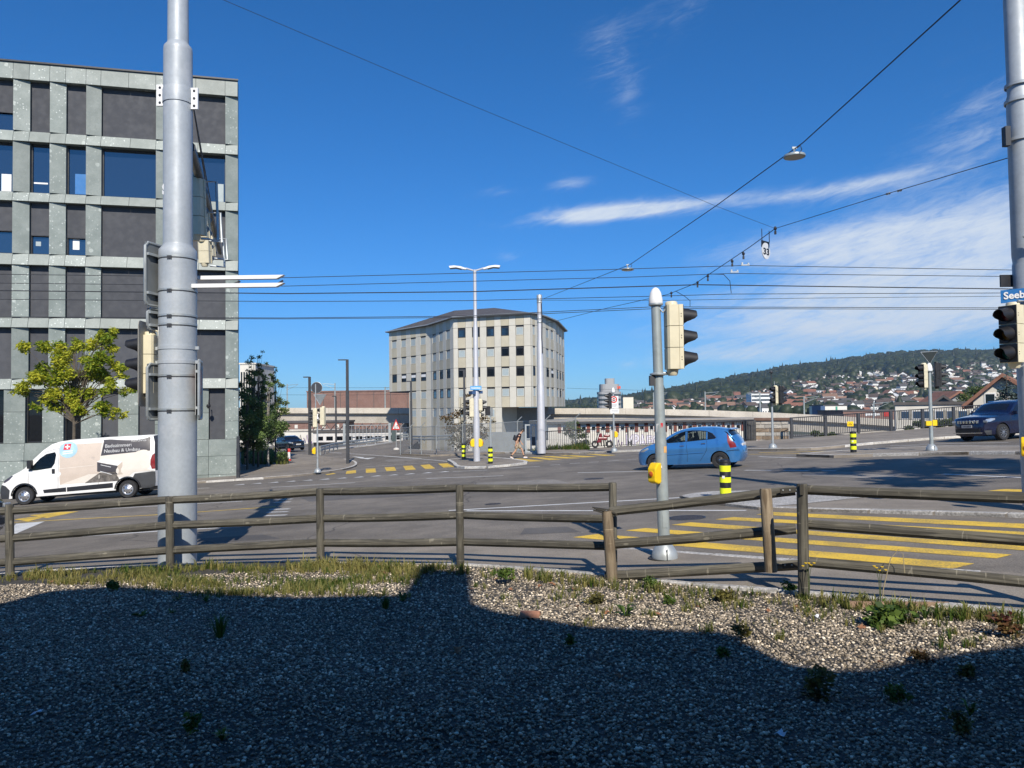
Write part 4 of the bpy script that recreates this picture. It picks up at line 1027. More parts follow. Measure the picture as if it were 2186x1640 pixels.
for k in range(6): b.box((-1 + k * 1.25, -.15 + rt * .14, ztop - .4 + (.35 if k % 3 == 0 else 0)), (.95, .2, 2.0 if k % 3 == 0 else 1.5))
b.build('roof_sign', M('sign_red', (.75, .09, .03), .5), tw)
ab = blockpx('far_cream_block', 1330, 1352, 848, 430, 14, -7, WALLS[1], 'cream block just right of the round office tower')[0]
# ---- white slab block, station shed, flat long block, gabled house, dormer house, spruce
sl, sw, sh = blockpx('white_slab_block', 1604, 1646, 841, 520, 12, -7, WALLS[0], 'white slab block with balcony bands behind the traffic light', roof=WALLS[0])
for k in range(5):
    b = MB(); b.box((0, -.1, sh - 1.4 - k * 2.7), (sw - .6, .3, 1.1)); b.build('balcony_band', TD, sl)
sd, dw, dh = blockpx('white_shed', 1758, 1808, 866.5, 210, 10, -7, WALLS[2], 'white flat shed beyond the right railing')
b = MB(); b.box((-dw / 2 - .6, 2, dh / 2), (1.2, 6, dh)); b.build('blue_door', M('shed_blue', (.05, .1, .2), .6), sd)
b = MB(); b.box((dw * .05, -.05, dh - 2.2), (.5, .1, 4)); b.build('green_strip', M('shed_green', (.05, .3, .2), .6), sd)
rb, rw, rh_ = blockpx('shopping_shed', 1800, 1922, 878, 190, 16, -7, MT['brickbrown'], 'dark brown flat roofed retail shed with small signs beyond the right railing')
b = MB()
for k in range(8): b.box((-1.4 + k * .45, -.04, rh_ - .8), (.3, .06, .75 if k in (0, 5) else .5))
b.build('shop_sign', MT['white'], rb)
b = MB(); b.box((3.6, -.06, rh_ - .75), (1.2, .1, 1.2)); b.build('red_logo', MT['red'], rb)
fbk, fw_, fh_ = blockpx('long_pale_block', 1921, 2092, 864, 76, 9, -7, MT['wallwhite'], 'long pale two-storey block with flat roof behind the right railing', roof=MT['roof_dark'], yaw=R(-26))
for k in range(7):
    for j in range(2):
        x = -fw_ / 2 + .9 + k * (fw_ - 1.6) / 6.3
        b = MB(); b.box((x, -.02, fh_ - 1.0 - j * 2.6), (.82, .06, .85)); wn = b.build('window', MT['white'], fbk)
        b = MB(); b.box((x, -.05, fh_ - 1.0 - j * 2.6), (.68, .03, .7)); b.build('pane', MT['glass_b'], wn)
        b = MB(); b.box((x - .55, -.04, fh_ - 1.0 - j * 2.6), (.26, .05, .85)); b.build('shutter', M('shutter', (.35, .33, .28), .7) if not (k or j) else bpy.data.materials['shutter'], wn)
def gable(name, x0, xm, x1, yeave, ytop, ybot, D, depth, wm, rm, label, yaw=0):
    a, c, t = at(x0, yeave, D), at(x1, yeave, D), at(xm, ytop, D); e = empty(name, (t.x, D, -7), yaw, label, 'house')
    xa, xc = a.x - t.x, c.x - t.x; he = a.z + 7; ht = t.z + 7; hc = c.z + 7
    ins = .12 * (xc - xa)
    b = MB(); rl, rr_ = he + (ht - he) * ins / -xa - .33, hc + (ht - hc) * ins / xc - .33; b.prism([(xa + ins, 0, 0), (xc - ins, 0, 0), (xc - ins, 0, rr_), (0, 0, ht - .35), (xa + ins, 0, rl)], (0, depth, 0)); b.build('wall', wm, e)
    r = MB(); o = -.7
    r.prism([(xa, o, he), (0, o, ht), (0, o, ht - .32), (xa, o, he - .32)], (0, depth + 1.2, 0)); r.prism([(0, o, ht), (xc, o, hc), (xc, o, hc - .32), (0, o, ht - .32)], (0, depth + 1.2, 0)); r.build('roof', rm, e)
    return e, he, ht
gh1, he, ht = gable('gabled_house', 2066, 2140, 2240, 866, 797, 905, 62, 12, MT['wallwhite'], MT['rooftile'], 'white gabled house with brown tiled roof behind the dark blue SUV', R(-36))
for x, z in ((-.9, ht - 2.1), (.8, ht - 2.1), (-.9, ht - 4.2), (.8, ht - 4.2)):
    b = MB(); b.box((x, -.02, z), (.8, .06, 1.05)); wn = b.build('window', MT['white'], gh1)
    b = MB(); b.box((x, -.05, z), (.62, .03, .86)); b.build('pane', MT['glass_k'], wn)
b = MB(); b.box((1.9, 3, ht - .2), (.55, .55, 1.4)); b.build('chimney', MT['rooftile'], gh1)
gh2 = gable('dormer_house', 1996, 2014, 2034, 857, 843, 880, 95, 8, M('slate_blue_wall', (.14, .22, .27), .8), MT['roof_dark'], 'small blue-grey gable between the long pale block and the brown roof', R(-30))[0]
gh3 = gable('brown_roofed_house', 2012, 2046, 2078, 858, 834, 880, 110, 10, M('grey_wall', (.3, .31, .32), .8), MT['rooftile'], 'grey house with brown roof behind the long pale block', R(-12))[0]

# ================================================================== foliage makers
def leaf_cloud(name, clumps, per, size, m, parent, flat=.6, elong=1.6, droop=.0):
    """one crown mesh of many leaf-sized faces round the clump centres; colour varies leaf by leaf"""
    cs = []; rs = []
    for c, r in clumps: cs.append(c); rs.append(r)
    cs = np.array(cs); rs = np.array(rs); w = rs ** 2; k = RNG.choice(len(cs), int(per * len(cs)), p=w / w.sum()); n = len(k)
    off = RNG.normal(0, 1, (n, 3)); off /= np.maximum(np.linalg.norm(off, axis=1), 1e-6)[:, None]; off *= (RNG.random(n) ** .45)[:, None]
    off[:, 2] *= flat; p = cs[k] + off * rs[k][:, None]
    a = RNG.normal(0, 1, (n, 3)); a[:, 2] = a[:, 2] * .5 - droop; a /= np.linalg.norm(a, axis=1)[:, None]
    nn = RNG.normal(0, 1, (n, 3)); nn[:, 2] += .8; bvec = np.cross(a, nn); bvec /= np.maximum(np.linalg.norm(bvec, axis=1), 1e-6)[:, None]
    s = size * RNG.uniform(.6, 1.3, n); L = (s * elong)[:, None]; Wd = s[:, None] * .5
    v = np.stack([p, p + a * L * .5 + bvec * Wd, p + a * L, p + a * L * .5 - bvec * Wd], 1).reshape(-1, 3)
    me = bpy.data.meshes.new(name); me.vertices.add(4 * n); me.vertices.foreach_set('co', v.astype(np.float32).ravel())
    me.loops.add(4 * n); me.loops.foreach_set('vertex_index', np.arange(4 * n, dtype=np.int32)); me.polygons.add(n)
    me.polygons.foreach_set('loop_start', np.arange(0, 4 * n, 4, dtype=np.int32)); me.update(calc_edges=True)
    sh = np.clip(RNG.normal(.45, .25, n) + (RNG.random(len(cs))[k] - .5) * .7, 0, 1)
    at_ = me.attributes.new('shade', 'FLOAT', 'POINT'); at_.data.foreach_set('value', np.repeat(sh, 4).astype(np.float32))
    me.materials.append(m); return link(name, me, parent)
def tree(name, base_p, trunk_h, r, clumps, per, leaf, m, label, cat='tree', group=None, bark='bark', lean=(0, 0), limbs=True, **kw):
    e = empty(name, base_p, 0, label, cat, group)
    top = max(c[2] for c, _ in clumps); b = MB()
    zs = [0, trunk_h * .5, trunk_h, (trunk_h + top) / 2, top * .97]; pts = [(lean[0] * z + random.uniform(-.03, .03) * z * .3, lean[1] * z, z) for z in zs]
    b.tube(pts, [r * 1.15, r * .95, r * .8, r * .5, r * .12], 8); tr_ = b.build('trunk', MT[bark], e)
    if limbs:
        for c, rr in clumps:
            z0 = trunk_h + random.random() * max(.05, (min(c[2], top * .8) - trunk_h)) * .7; p0 = Vector((lean[0] * z0, lean[1] * z0, z0)); p1 = Vector(c); mid = p0.lerp(p1, .5) + Vector((0, 0, .12 * (p1 - p0).length))
            if (p1 - p0).length < .3: continue
            lb = MB(); lb.tube([p0, mid, p1], [r * .34, r * .2, r * .06], 5); lb.build('limb', MT[bark], tr_)
    leaf_cloud('crown', clumps, per, leaf, m, e, **kw); return e
L_LOCUST = leafmat('leaf_locust', (.14, .23, .018), (.6, .57, .05), .4)
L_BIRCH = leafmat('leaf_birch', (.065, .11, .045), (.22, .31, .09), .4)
L_SHRUB = leafmat('leaf_autumn_shrub', (.055, .065, .03), (.22, .13, .06), .25)
L_GREEN = leafmat('leaf_green', (.04, .075, .018), (.13, .17, .05), .3)
L_SPRUCE = leafmat('needle_spruce', (.035, .06, .05), (.10, .135, .12), .1)
# the yellow-green street tree before the office block
D = 36; q = at(158, 930, D); gzz = gz(q.x, q.y) + .1
def cl_px(lst, D, bp):
    out = []
    for x, y, r in lst:
        p = at(x, y, D + random.uniform(-1, 1) * r * D / F * .9); out.append(((p.x - bp[0], p.y - bp[1], p.z - bp[2]), r * D / F))
    return out
tb = (q.x, q.y, gzz)
cl = cl_px([(x, y, r * .82) for x, y, r in [(90, 745, 30), (120, 735, 26), (140, 770, 34), (75, 790, 26), (100, 800, 36), (60, 815, 28), (45, 832, 16), (85, 845, 30), (120, 850, 30), (150, 820, 36), (150, 860, 28), (180, 800, 32), (185, 760, 26), (205, 730, 30), (225, 715, 22), (238, 745, 22), (240, 705, 14), (215, 770, 32), (250, 785, 22), (205, 810, 34), (190, 840, 28), (235, 820, 24), (270, 835, 16), (285, 828, 12), (225, 860, 24), (245, 880, 18), (175, 880, 16), (110, 870, 18), (78, 865, 14), (130, 800, 30), (262, 800, 14), (165, 740, 16)]], D, tb)
cl = [((c[0] + random.gauss(0, .55) * r, c[1] + random.gauss(0, .55) * r, c[2] + random.gauss(0, .5) * r), r * random.uniform(.4, .7)) for c, r in cl for _ in range(3)]
lt = tree('locust_tree', tb, 3.1, .085, cl, 190, .075, L_LOCUST, 'young yellow-green street tree before the green office block', flat=.9, elong=2.3, droop=.35)
for k, (ux, uy) in enumerate(((-.55, -.3), (.55, -.3), (-.35, .4), (.45, .4))):
    b = MB(); b.cyl((ux, uy, 0), (ux, uy, 1.95), .045, n=7); b.build('support_stake', MT['bark'], lt)
for z in (1.7,):
    for (x0, y0, x1, y1) in ((-.75, -.3, .75, -.3), (-.55, .4, .65, .4)):
        b = MB(); b.cyl((x0, y0, z), (x1, y1, z), .04, n=6); b.build('support_rail', MT['bark'], lt)
# birches by the ramp
bl = [(528, 985, 830, 52, 790), (541, 978, 760, 56, 800), (551, 984, 752, 54, 0), (560, 976, 790, 58, 0), (572, 982, 800, 55, 0), (588, 972, 785, 60, 1)]
for k, (x, yb, yt, D, _) in enumerate(bl):
    g0 = at(x, 900, D); zb = gz(g0.x, D) + .1; H = at(x, yt, D).z - zb; sc_ = D / F
    cl = []
    for j in range(11):
        f = .27 + .7 * j / 10; rr = (32 if k != 5 else 24) * (1 - .75 * max(0, f - .45) / .55) * sc_; cl.append(((random.uniform(-.6, .6) * rr * 1.3, random.uniform(-.6, .6) * rr * 1.2, H * f), rr * random.uniform(.55, .9)))
    cl = [((c[0] + random.gauss(0, .6) * r, c[1] + random.gauss(0, .6) * r, c[2] + random.gauss(0, .6) * r), r * random.uniform(.4, .75)) for c, r in cl for _ in range(3)]
    tree('birch_tree', (g0.x, D, zb), H * .25, .07, cl, 150, .1, L_BIRCH if k < 5 else leafmat('leaf_birch_lit', (.09, .13, .035), (.3, .36, .12), .4), ('leftmost slim birch beside the corner of the office block', 'tall slim birch second from the office block corner', 'tallest slim birch in the row by the office block', 'fourth slim birch from the office block with dark crown', 'white-stemmed birch nearest the street in the row', 'bright green birch at the right end of the row near the black car')[k], group='birches beside the office block', bark='barkpale' if k in (4,) else 'bark', flat=.8, elong=1.3)  # last birch: paler copy of the leaf tones with sunlight painted in
# autumn shrub behind the wire fence
D = 60; q = at(985, 960, D); zb = gz(q.x, D) - .3
cl = cl_px([(955, 893, 16), (975, 885, 18), (990, 880, 16), (995, 862, 10), (1000, 845, 8), (1010, 890, 16), (1030, 895, 14), (1050, 900, 10), (965, 915, 22), (990, 915, 26), (1015, 915, 22), (975, 940, 24), (1005, 940, 24), (1030, 930, 14), (945, 893, 8), (985, 955, 20), (1040, 918, 10)], D, (q.x, D, zb))
tree('autumn_shrub', (q.x, D, zb), .7, .07, cl, 210, .1, L_SHRUB, 'brownish autumn shrub behind the wire fence by the light pole', 'shrub', elong=1.5)
D = 58; q = at(1222, 960, D); zb = gz(q.x, D) - 1.0
cl = cl_px([(1215, 905, 10), (1228, 902, 9), (1220, 915, 14), (1235, 918, 12), (1245, 930, 13), (1225, 930, 14), (1250, 945, 11), (1235, 948, 14), (1210, 925, 8)], D, (q.x, D, zb))
tree('railing_shrub', (q.x, D, zb), .5, .05, cl, 230, .085, L_GREEN, 'round green shrub behind the railing right of the tall mast', 'shrub', elong=1.5)
D = 60; q = at(2152, 905, D)
cl = []
for j in range(16):
    f = j / 15; rr = 1.55 * (1 - f) + .12
    for k in range(5 if j < 13 else 2):
        w = random.uniform(0, 6.28); cl.append(((math.cos(w) * rr * .75, math.sin(w) * rr * .75, .8 + f * 4.3), rr * .42 + .1))
zb = at(2152, 800, D).z - 5.2
tree('spruce_tree', (q.x, D, zb), .8, .1, cl, 60, .11, L_SPRUCE, 'blue-green spruce in front of the white gabled house', limbs=False, flat=.5, elong=2.2, droop=.4)
for k, (xs, lab) in enumerate((([(2080, 838, 22), (2060, 850, 18), (2100, 832, 14), (2045, 862, 12), (2075, 862, 16)], 'broad green tree between the brown roof and the gabled house'), ([(1960, 905, 10), (1980, 908, 12), (2005, 905, 13), (2030, 902, 14), (2050, 905, 12), (1940, 915, 10), (2070, 900, 10)], 'long green hedge directly behind the right railing'), ([(1740, 925, 8), (1760, 930, 8), (1775, 928, 6)], 'small green bush down the bank behind the railing notice'))):
    D = (85, 58, 60)[k]; x0 = xs[0][0]; q = at(x0, 900, D); zb = -5.6 if k == 0 else -2.5
    cl = cl_px(xs, D, (q.x, D, zb)); cl = [((c[0], c[1], max(c[2], .5)), r) for c, r in cl]
    tree(('broad_tree', 'hedge', 'bush')[k], (q.x, D, zb), .6, .08, cl, 420, .13, L_GREEN, lab, ('tree', 'hedge', 'bush')[k], elong=1.4)
# ================================================================== traffic lights and masts
LENS = [M('lens_red', (.12, .008, .008), .25, coat=.5), M('lens_amber', (.14, .07, .005), .25, coat=.5), M('lens_green', (.005, .08, .06), .25, coat=.5)]
GREYB = M('backing_board', (.30, .29, .26), .6)
def visor_mesh():
    b = MB(); n = 16; vs = []
    for ring in (0, 1, 2):
        for k in range(n):
            w = 2 * math.pi * k / n; u = .5 + .5 * math.sin(w); f = min(1, max(0, (u - .02) / .42)); f = f * f * (3 - 2 * f)
            L = (0, .03 + .11 * f, .04 + .2 * f)[ring]; r = .118 - .026 * (L / .24); vs.append((L, math.cos(w) * r, math.sin(w) * r - .012 * L / .21))
    m = 3 * n; vs += [(x, y * .93, z * .93) for x, y, z in vs]; fs = []
    for q in (0, 1): fs += [(q * n + k, q * n + (k + 1) % n, (q + 1) * n + (k + 1) % n, (q + 1) * n + k) for k in range(n)] + [(m + q * n + k, m + (q + 1) * n + k, m + (q + 1) * n + (k + 1) % n, m + q * n + (k + 1) % n) for k in range(n)]
    fs += [(2 * n + k, 2 * n + (k + 1) % n, m + 2 * n + (k + 1) % n, m + 2 * n + k) for k in range(n)]
    b.add(vs, fs, 0, True); o = b.build('v', MT['black']); d = o.data; bpy.data.objects.remove(o); return d
def lens_mesh(m):
    b = MB(); b.lathe([(.098, 0), (.09, .012), (.05, .022), (0, .025)], axis=(1, 0, 0), n=16); o = b.build('l', m); d = o.data; bpy.data.objects.remove(o); return d
VIS = visor_mesh(); LNS = [lens_mesh(m) for m in LENS]
HM = {}
def head_mesh(n, black):
    b = MB(); h = .3
    for k in range(n):
        z = k * h + h / 2
        b.prism([(-.13, -.1, z - h / 2 + .004), (-.10, -.135, z - h / 2 + .004), (.05, -.14, z - h / 2 + .004), (.05, .14, z - h / 2 + .004), (-.10, .135, z - h / 2 + .004), (-.13, .1, z - h / 2 + .004)], (0, 0, h - .008), 1 if black else 0)
        b.box((.085, 0, z), (.065, .3, h - .006), 1 if black else 0)
        b.box((.122, 0, z), (.012, .285, h - .02), 1)
        for s in (-1, 1):
            for q in (0, .035): b.box((.085, s * .151, z - .02 + q), (.014, .004, .012), 1)
    b.lathe([(.1, n * h - .01), (.1, n * h + .03), (.085, n * h + .05), (0, n * h + .052)], (-.03, 0, 0), n=14, m=1 if black else 0)
    b.lathe([(.0, -.085), (.07, -.085), (.085, -.06), (.1, .01)], (-.03, 0, 0), n=14, m=1 if black else 0)
    o = b.build('h', [MT['cream'], MT['black']], bevel=0); d = o.data; bpy.data.objects.remove(o); return d
def head(parent, loc, yaw, n=3, sc=1., black=False, board=False, tilt=0):
    key = (n, black)
    if key not in HM: HM[key] = head_mesh(n, black)
    o = link('signal_head', HM[key], parent); o.location = loc; o.rotation_euler = (0, tilt, yaw); o.scale = (sc * .86, sc, sc)
    for k in range(n):
        v = link('visor', VIS, o); v.location = (.128, 0, .15 + .3 * k)
        l = link('lens', LNS[2 - (k if n == 3 else min(k + 1, 2))], o); l.location = (.128, 0, .15 + .3 * k)
    if board:
        b = MB(); P = []
        for (cy, cz, a0) in ((.26, 1.03, 0), (-.26, 1.03, 90), (-.26, -.13, 180), (.26, -.13, 270)):
            for k in range(4): w = R(a0 + 30 * k); P.append((.03, cy + .07 * math.cos(w), cz + .07 * math.sin(w)))
        b.prism(P, (.012, 0, 0)); b.build('backing_board', GREYB, o)
    return o
def push_box(parent, loc, yaw, sc=1.):
    b = MB(); b.prism([(0, -.075, -.11), (.05, -.075, -.13), (.13, -.06, -.10), (.13, -.06, .07), (.07, -.07, .14), (0, -.075, .14)], (0, .14, 0)); o = b.build('push_button_box', MT['yellow'], parent, bevel=.018); o.location = loc; o.rotation_euler = (0, 0, yaw); o.scale = (sc,) * 3
    b = MB(); b.lathe([(.036, 0), (.036, .012), (.02, .022), (0, .024)], (.128, .005, .0), (1, 0, 0), 14); b.build('button', MT['orange_btn'], o)
    b = MB(); b.lathe([(.048, 0), (.048, .006), (.036, .008)], (.127, .005, .0), (1, 0, 0), 14); b.build('button_ring', MT['yellow'], o)
    return o
def strap(parent, r, z, m='dark_metal', hgt=.035, ears=True, ang=-90):
    b = MB(); b.lathe([(r, 0), (r + .006, .004), (r + .006, hgt), (r, hgt + .004)], (0, 0, z), n=28); o = b.build('strap', MT['galv'], parent)
    b = MB(); b.lathe([(r + .001, 0), (r + .004, .002), (r + .004, .014), (r + .001, .016)], (0, 0, z - .016), n=28); c, s = math.cos(R(ang)), math.sin(R(ang))
    for k in (-.03, -.005, .02): b.box((c * (r + .012) - s * k, s * (r + .012) + c * k, z - .008), (.012, .02, .05), rot=Matrix.Rotation(R(ang), 3, 'Z'))
    b.build('strap_bolt', MT['dark_metal'], o); return o
def dome_base(parent, r, sc=1.):
    b = MB(); b.lathe([(.165 * sc, 0), (.165 * sc, .04 * sc), (.15 * sc, .1 * sc), (.11 * sc, .16 * sc), (r, .2 * sc)], n=22); b.build('base_cover', MT['galv'], parent)
    b = MB()
    for w in (-90, 90): b.box((math.cos(R(w)) * .16 * sc, math.sin(R(w)) * .16 * sc, .07 * sc), (.012, .02, .14 * sc))
    b.build('cover_seam', MT['dark_metal'], parent)
def cap(parent, z, r=.105, sc=1.):
    b = MB(); b.lathe([(r, 0), (r * 1.02, .03), (r * .98, .1 * sc), (r * .8, .22 * sc), (r * .5, .295 * sc), (r * .2, .325 * sc), (0, .33 * sc)], (0, 0, z), n=22); b.build('cap', MT['white'], parent)
    b = MB(); b.lathe([(r * .5, -.04), (r * 1.03, -.02), (r * 1.03, .0), (r, .004)], (0, 0, z), n=22); b.build('cap_rim', MT['dark_metal'], parent)

# ---- near pedestrian signal pole
p = G(1419, 1192, .03); H = up_h(p, 1192, 650)
t = empty('traffic_light', p, 0, 'grey signal pole with white cone cap, cream signal and yellow button by the fence', 'traffic light')
sx = -.055
b = MB(); b.tube([(0, 0, .0), (sx * .45, 0, H * .45), (sx * .6, 0, H * .62), (sx, 0, H)], [.076, .074, .064, .06], 18); b.build('pole', MT['galvg'], t)
dome_base(t, .078, 1.); b = MB(); b.lathe([(.21, 0), (.21, .006), (.16, .007)], n=24); b.build('base_plate', MT['rustdark'], t)
cp = empty('x', (0, 0, 0)); bpy.data.objects.remove(cp)
def capat(parent, x, z, r=.105, sc=1., y=0):
    b = MB(); b.lathe([(r, 0), (r * 1.02, .03), (r * .98, .1 * sc), (r * .8, .22 * sc), (r * .5, .295 * sc), (r * .2, .325 * sc), (0, .33 * sc)], (x, y, z), n=22); o = b.build('cap', MT['white'], parent)
    b = MB(); b.lathe([(r * .5, -.04), (r * 1.05, -.02), (r * 1.05, .0), (r, .004)], (x, y, z), n=22); b.build('cap_rim', MT['galv'], o)
capat(t, sx, H, .088, .64)
zh = (1192 - 795) / F * p.y
head(t, (sx + .22, -.02, zh + .02), R(2), 3, .92)
b = MB(); b.lathe([(.06, 0), (.11, .015), (.11, .03), (.06, .045)], (sx * .7, 0, zh - .06), n=18); b.tube([(sx, 0, zh - .03), (sx + .12, 0, zh - .03), (sx + .2, 0, zh - .0)], .022, 6); b.build('bracket', MT['galv'], t)
b = MB(); b.tube([(sx + .03, -.03, H - .05), (sx + .08, -.05, H - .12), (sx + .13, -.05, H - .06), (sx + .15, -.04, H + .0)], .012, 6); b.build('cable', MT['galv'], t)
b = MB(); b.box((sx * .6 - .09, 0, (1192 - 815) / F * p.y), (.06, .1, .13)); b.build('sounder_box', MT['dark_metal'], t)
push_box(t, (-.075, -.06, (1192 - 1012) / F * p.y), R(215), 1.0)
STK = [M('sticker_white', (.75, .74, .72), .5), M('sticker_red', (.5, .03, .04), .5), M('sticker_orange', (.7, .4, .15), .5)]
def sticker(parent, x, z, r, w, h, m, y0=0, ang=-90):
    b = MB(); vs = []; a0 = R(ang) - w / r / 2
    for j in (0, 1):
        for k in range(5): q = a0 + w / r * k / 4; vs.append((x + math.cos(q) * (r + .0025), y0 + math.sin(q) * (r + .0025), z + j * h))
    b.add(vs, [(k, k + 1, 6 + k, 5 + k) for k in range(4)], 0, True); return b.build('sticker', m, parent)
zf = lambda y: (1192 - y) / F * p.y
sticker(t, sx * .55, zf(925), .066, .08, .11, STK[0], ang=-105); sticker(t, sx * .55, zf(915), .0675, .03, .06, STK[1], ang=-80)
sticker(t, sx * .35, zf(968), .073, .05, .08, STK[2], ang=-55); sticker(t, sx * .3, zf(1000), .074, .03, .03, STK[0], ang=-110)
b = MB(); b.box((0, -.077, .48), (.06, .004, .16)); b.build('access_door', MT['galvg'], t)

# ---- big near mast with signals, signs and arms
p = G(379, 1203, .03); p = Vector((p.x, p.y, gz(p.x, p.y)))
D0 = p.y; zf = lambda y: (1203 - y) / F * D0; r1, r2, r3 = 38.5 / F * D0, 29.5 / F * D0, 21.5 / F * D0
ms = empty('catenary_mast', p, 0, 'thick grey steel mast behind the fence carrying signals and sign panels', 'mast')
b = MB(); lx = -.02
b.lathe([(r1, 0), (r1, zf(545)), (r1 * .99, zf(532)), (r2 * 1.02, zf(522)), (r2, zf(518)), (r2, zf(98)), (r2 * .97, zf(90)), (r3 * 1.03, zf(82)), (r3, zf(78)), (r3 * .95, zf(-160)), (0, zf(-161))], n=40); b.build('pole', MT['mast'], ms)
for y in (552, 622, 676, 695): strap(ms, r1, zf(y))
for y in (803, 875): strap(ms, r1, zf(y))
for y, a in ((742, 0), (772, 0)):
    b = MB(); b.lathe([(r1, -.03), (r1 + .01, -.028), (r1 + .01, .028), (r1, .03)], (0, 0, zf(y)), n=30)
    for s in (-1, 1): b.box((s * (r1 + .03), -.02, zf(y)), (.06, .03, .05))
    b.build('clamp', MT['mast'], ms)
b = MB(); b.lathe([(r2 + .012, zf(214)), (r2 + .012, zf(186)), (r2, zf(180))], n=36); b.build('collar', MT['mast'], ms)
for s, y in ((-1, 195), (1, 203)):
    b = MB(); b.box((s * (r2 + .055), -.02, zf(y)), (.11, .035, .34)); o = b.build('mounting_plate', MT['white'], ms)
    for k in (-.12, 0, .12): b = MB(); b.lathe([(.02, 0), (.02, .006), (0, .007)], (s * (r2 + .055), -.038, zf(y) + k), (0, -1, 0), 10); b.build('bolt_hole', MT['black'], o)
# arm over the road
a0 = Vector((r2 * .6, .15, zf(300))); e_ = at(470, 540, 21.0) - p; a1 = Vector((e_.x, e_.y, e_.z))
b = MB(); b.tube([a0, a0.lerp(a1, .5) + Vector((0, 0, .1)), a1], [.085, .07, .055], 10); arm = b.build('signal_arm', MT['dark_metal'], ms)
for k in (.08, .2):
    b = MB(); b.tube([Vector((r2 + .03, 0, zf(222))), a0.lerp(a1, .35 + k * 2) + Vector((0, 0, .2))], .012, 5); b.build('stay_wire', MT['wire'], ms)
yw = math.atan2(a1.y, a1.x) - R(90)
def hang(f, n, px, ytop, sc=1.):
    q = a0.lerp(a1, f); D = D0 + q.y; c = at(px, ytop, D) - p
    h = head(ms, (c.x, c.y, c.z - n * .3 * sc), yw + R(70), n, sc, board=False, tilt=R(-4))
    b = MB(); b.tube([(c.x + .05, c.y, c.z - .02), (c.x + .33, c.y + .15, c.z), (c.x + .36, c.y + .15, c.z - n * .3 * sc - .06), (c.x + .1, c.y, c.z - n * .3 * sc - .05)], .025, 6); b.build('hanger', MT['galv'], ms); return h
hang(.2, 3, 417, 384, 1.15); hang(.46, 2, 432, 452, .95); hang(.47, 2, 438, 512, .85); hang(.72, 2, 449, 508, .75)
# white twin beams
for k, (y, yd) in enumerate(((592, .35), (609, -.05))):
    L = at(608, y, D0 + yd) - p; b = MB(); z = L.z
    b.prism([(r1 * .6, yd - .06, z - .03), (L.x - .12, yd - .06, z - .03), (L.x, yd - .06, z + .03), (r1 * .6, yd - .06, z + .03)], (0, .1, 0)); b.build('white_beam', MT['white'], ms)
b = MB()
for x in (.85, 1.55): b.tube([(x, .35, zf(592)), (x + .03, -.05, zf(609))], .022, 4)
b.build('beam_spacer', MT['dark_metal'], ms)
head(ms, (-r1 - .17, -.02, zf(838)), R(186), 3, 1.02, board=True)
b = MB(); b.tube([(-r1 - .1, -.05, zf(702)), (-r1 - .0, -.05, zf(706)), (-r1 + .02, -.05, zf(730))], .016, 6); b.build('cable', MT['cream'], ms)
SIGNB = M('sign_back', (.20, .215, .22), .55, .3); SIGNF = M('sign_face_grey', (.36, .36, .35), .5)
def edge_sign(x, y0, y1, wd, yaw, name, face=None):
    z1, z0 = zf(y0), zf(y1); h = z1 - z0; o = empty('x'); bpy.data.objects.remove(o)
    b = MB(); b.box((0, 0, 0), (wd, .012, h)); q = b.build(name, SIGNB, ms, bevel=0); q.location = (x, 0, (z0 + z1) / 2); q.rotation_euler = (0, 0, yaw)
    b = MB(); e = .022; w2, h2 = wd / 2, h / 2
    pts = [(-w2 + .06, 0, -h2), (w2 - .06, 0, -h2), (w2, 0, -h2 + .06), (w2, 0, h2 - .06), (w2 - .06, 0, h2), (-w2 + .06, 0, h2), (-w2, 0, h2 - .06), (-w2, 0, -h2 + .06), (-w2 + .06, 0, -h2)]
    b.tube(pts, e, 6); b.build('sign_rim', MT['galv'], q)
    b = MB()
    for z in (-h2 * .62, h2 * .62): b.box((0, -.03, z), (wd * .95, .04, .04))
    b.build('sign_rail', MT['galv'], q); return q
edge_sign(-r1 - .02, 520, 652, .62, R(77), 'direction_board'); edge_sign(-r1 - .03, 658, 702, .42, R(70), 'small_board')
edge_sign(-r1 - .03, 776, 893, .5, R(78), 'lower_board')
q = edge_sign(r1 + .07, 770, 893, .55, R(-72), 'faded_board')
b = MB(); b.lathe([(.2, 0), (.2, .003), (.0, .004)], (0, .008, .12), (0, 1, 0), 24); b.build('faded_disc', M('faded_red', (.36, .16, .14), .6), q)
b = MB(); b.lathe([(.2, 0), (.2, .003), (.0, .004)], (0, -.052, .12), (0, -1, 0), 24); b.build('faded_disc', bpy.data.materials['faded_red'], q)
b = MB(); b.box((0, -.05, 0), (.5, .008, .78)); b.build('sign_face', SIGNF, q)
b = MB(); b.box((0, -.053, -.2), (.03, .004, .3)); b.build('sign_print', MT['dark_metal'], q)
text('spray_mark', 'S', .22, MT['white'], ms, frame4((-r2 * .88, -r2 * .5 - .02, zf(405)), (.85, -.5, 0), (0, 0, 1)), .12, .012)
text('spray_mark', 'J', .2, MT['white'], ms, frame4((-r1 * .98, -r1 * .3, zf(706)), (.5, -.85, 0), (0, 0, 1)), .1, .012)

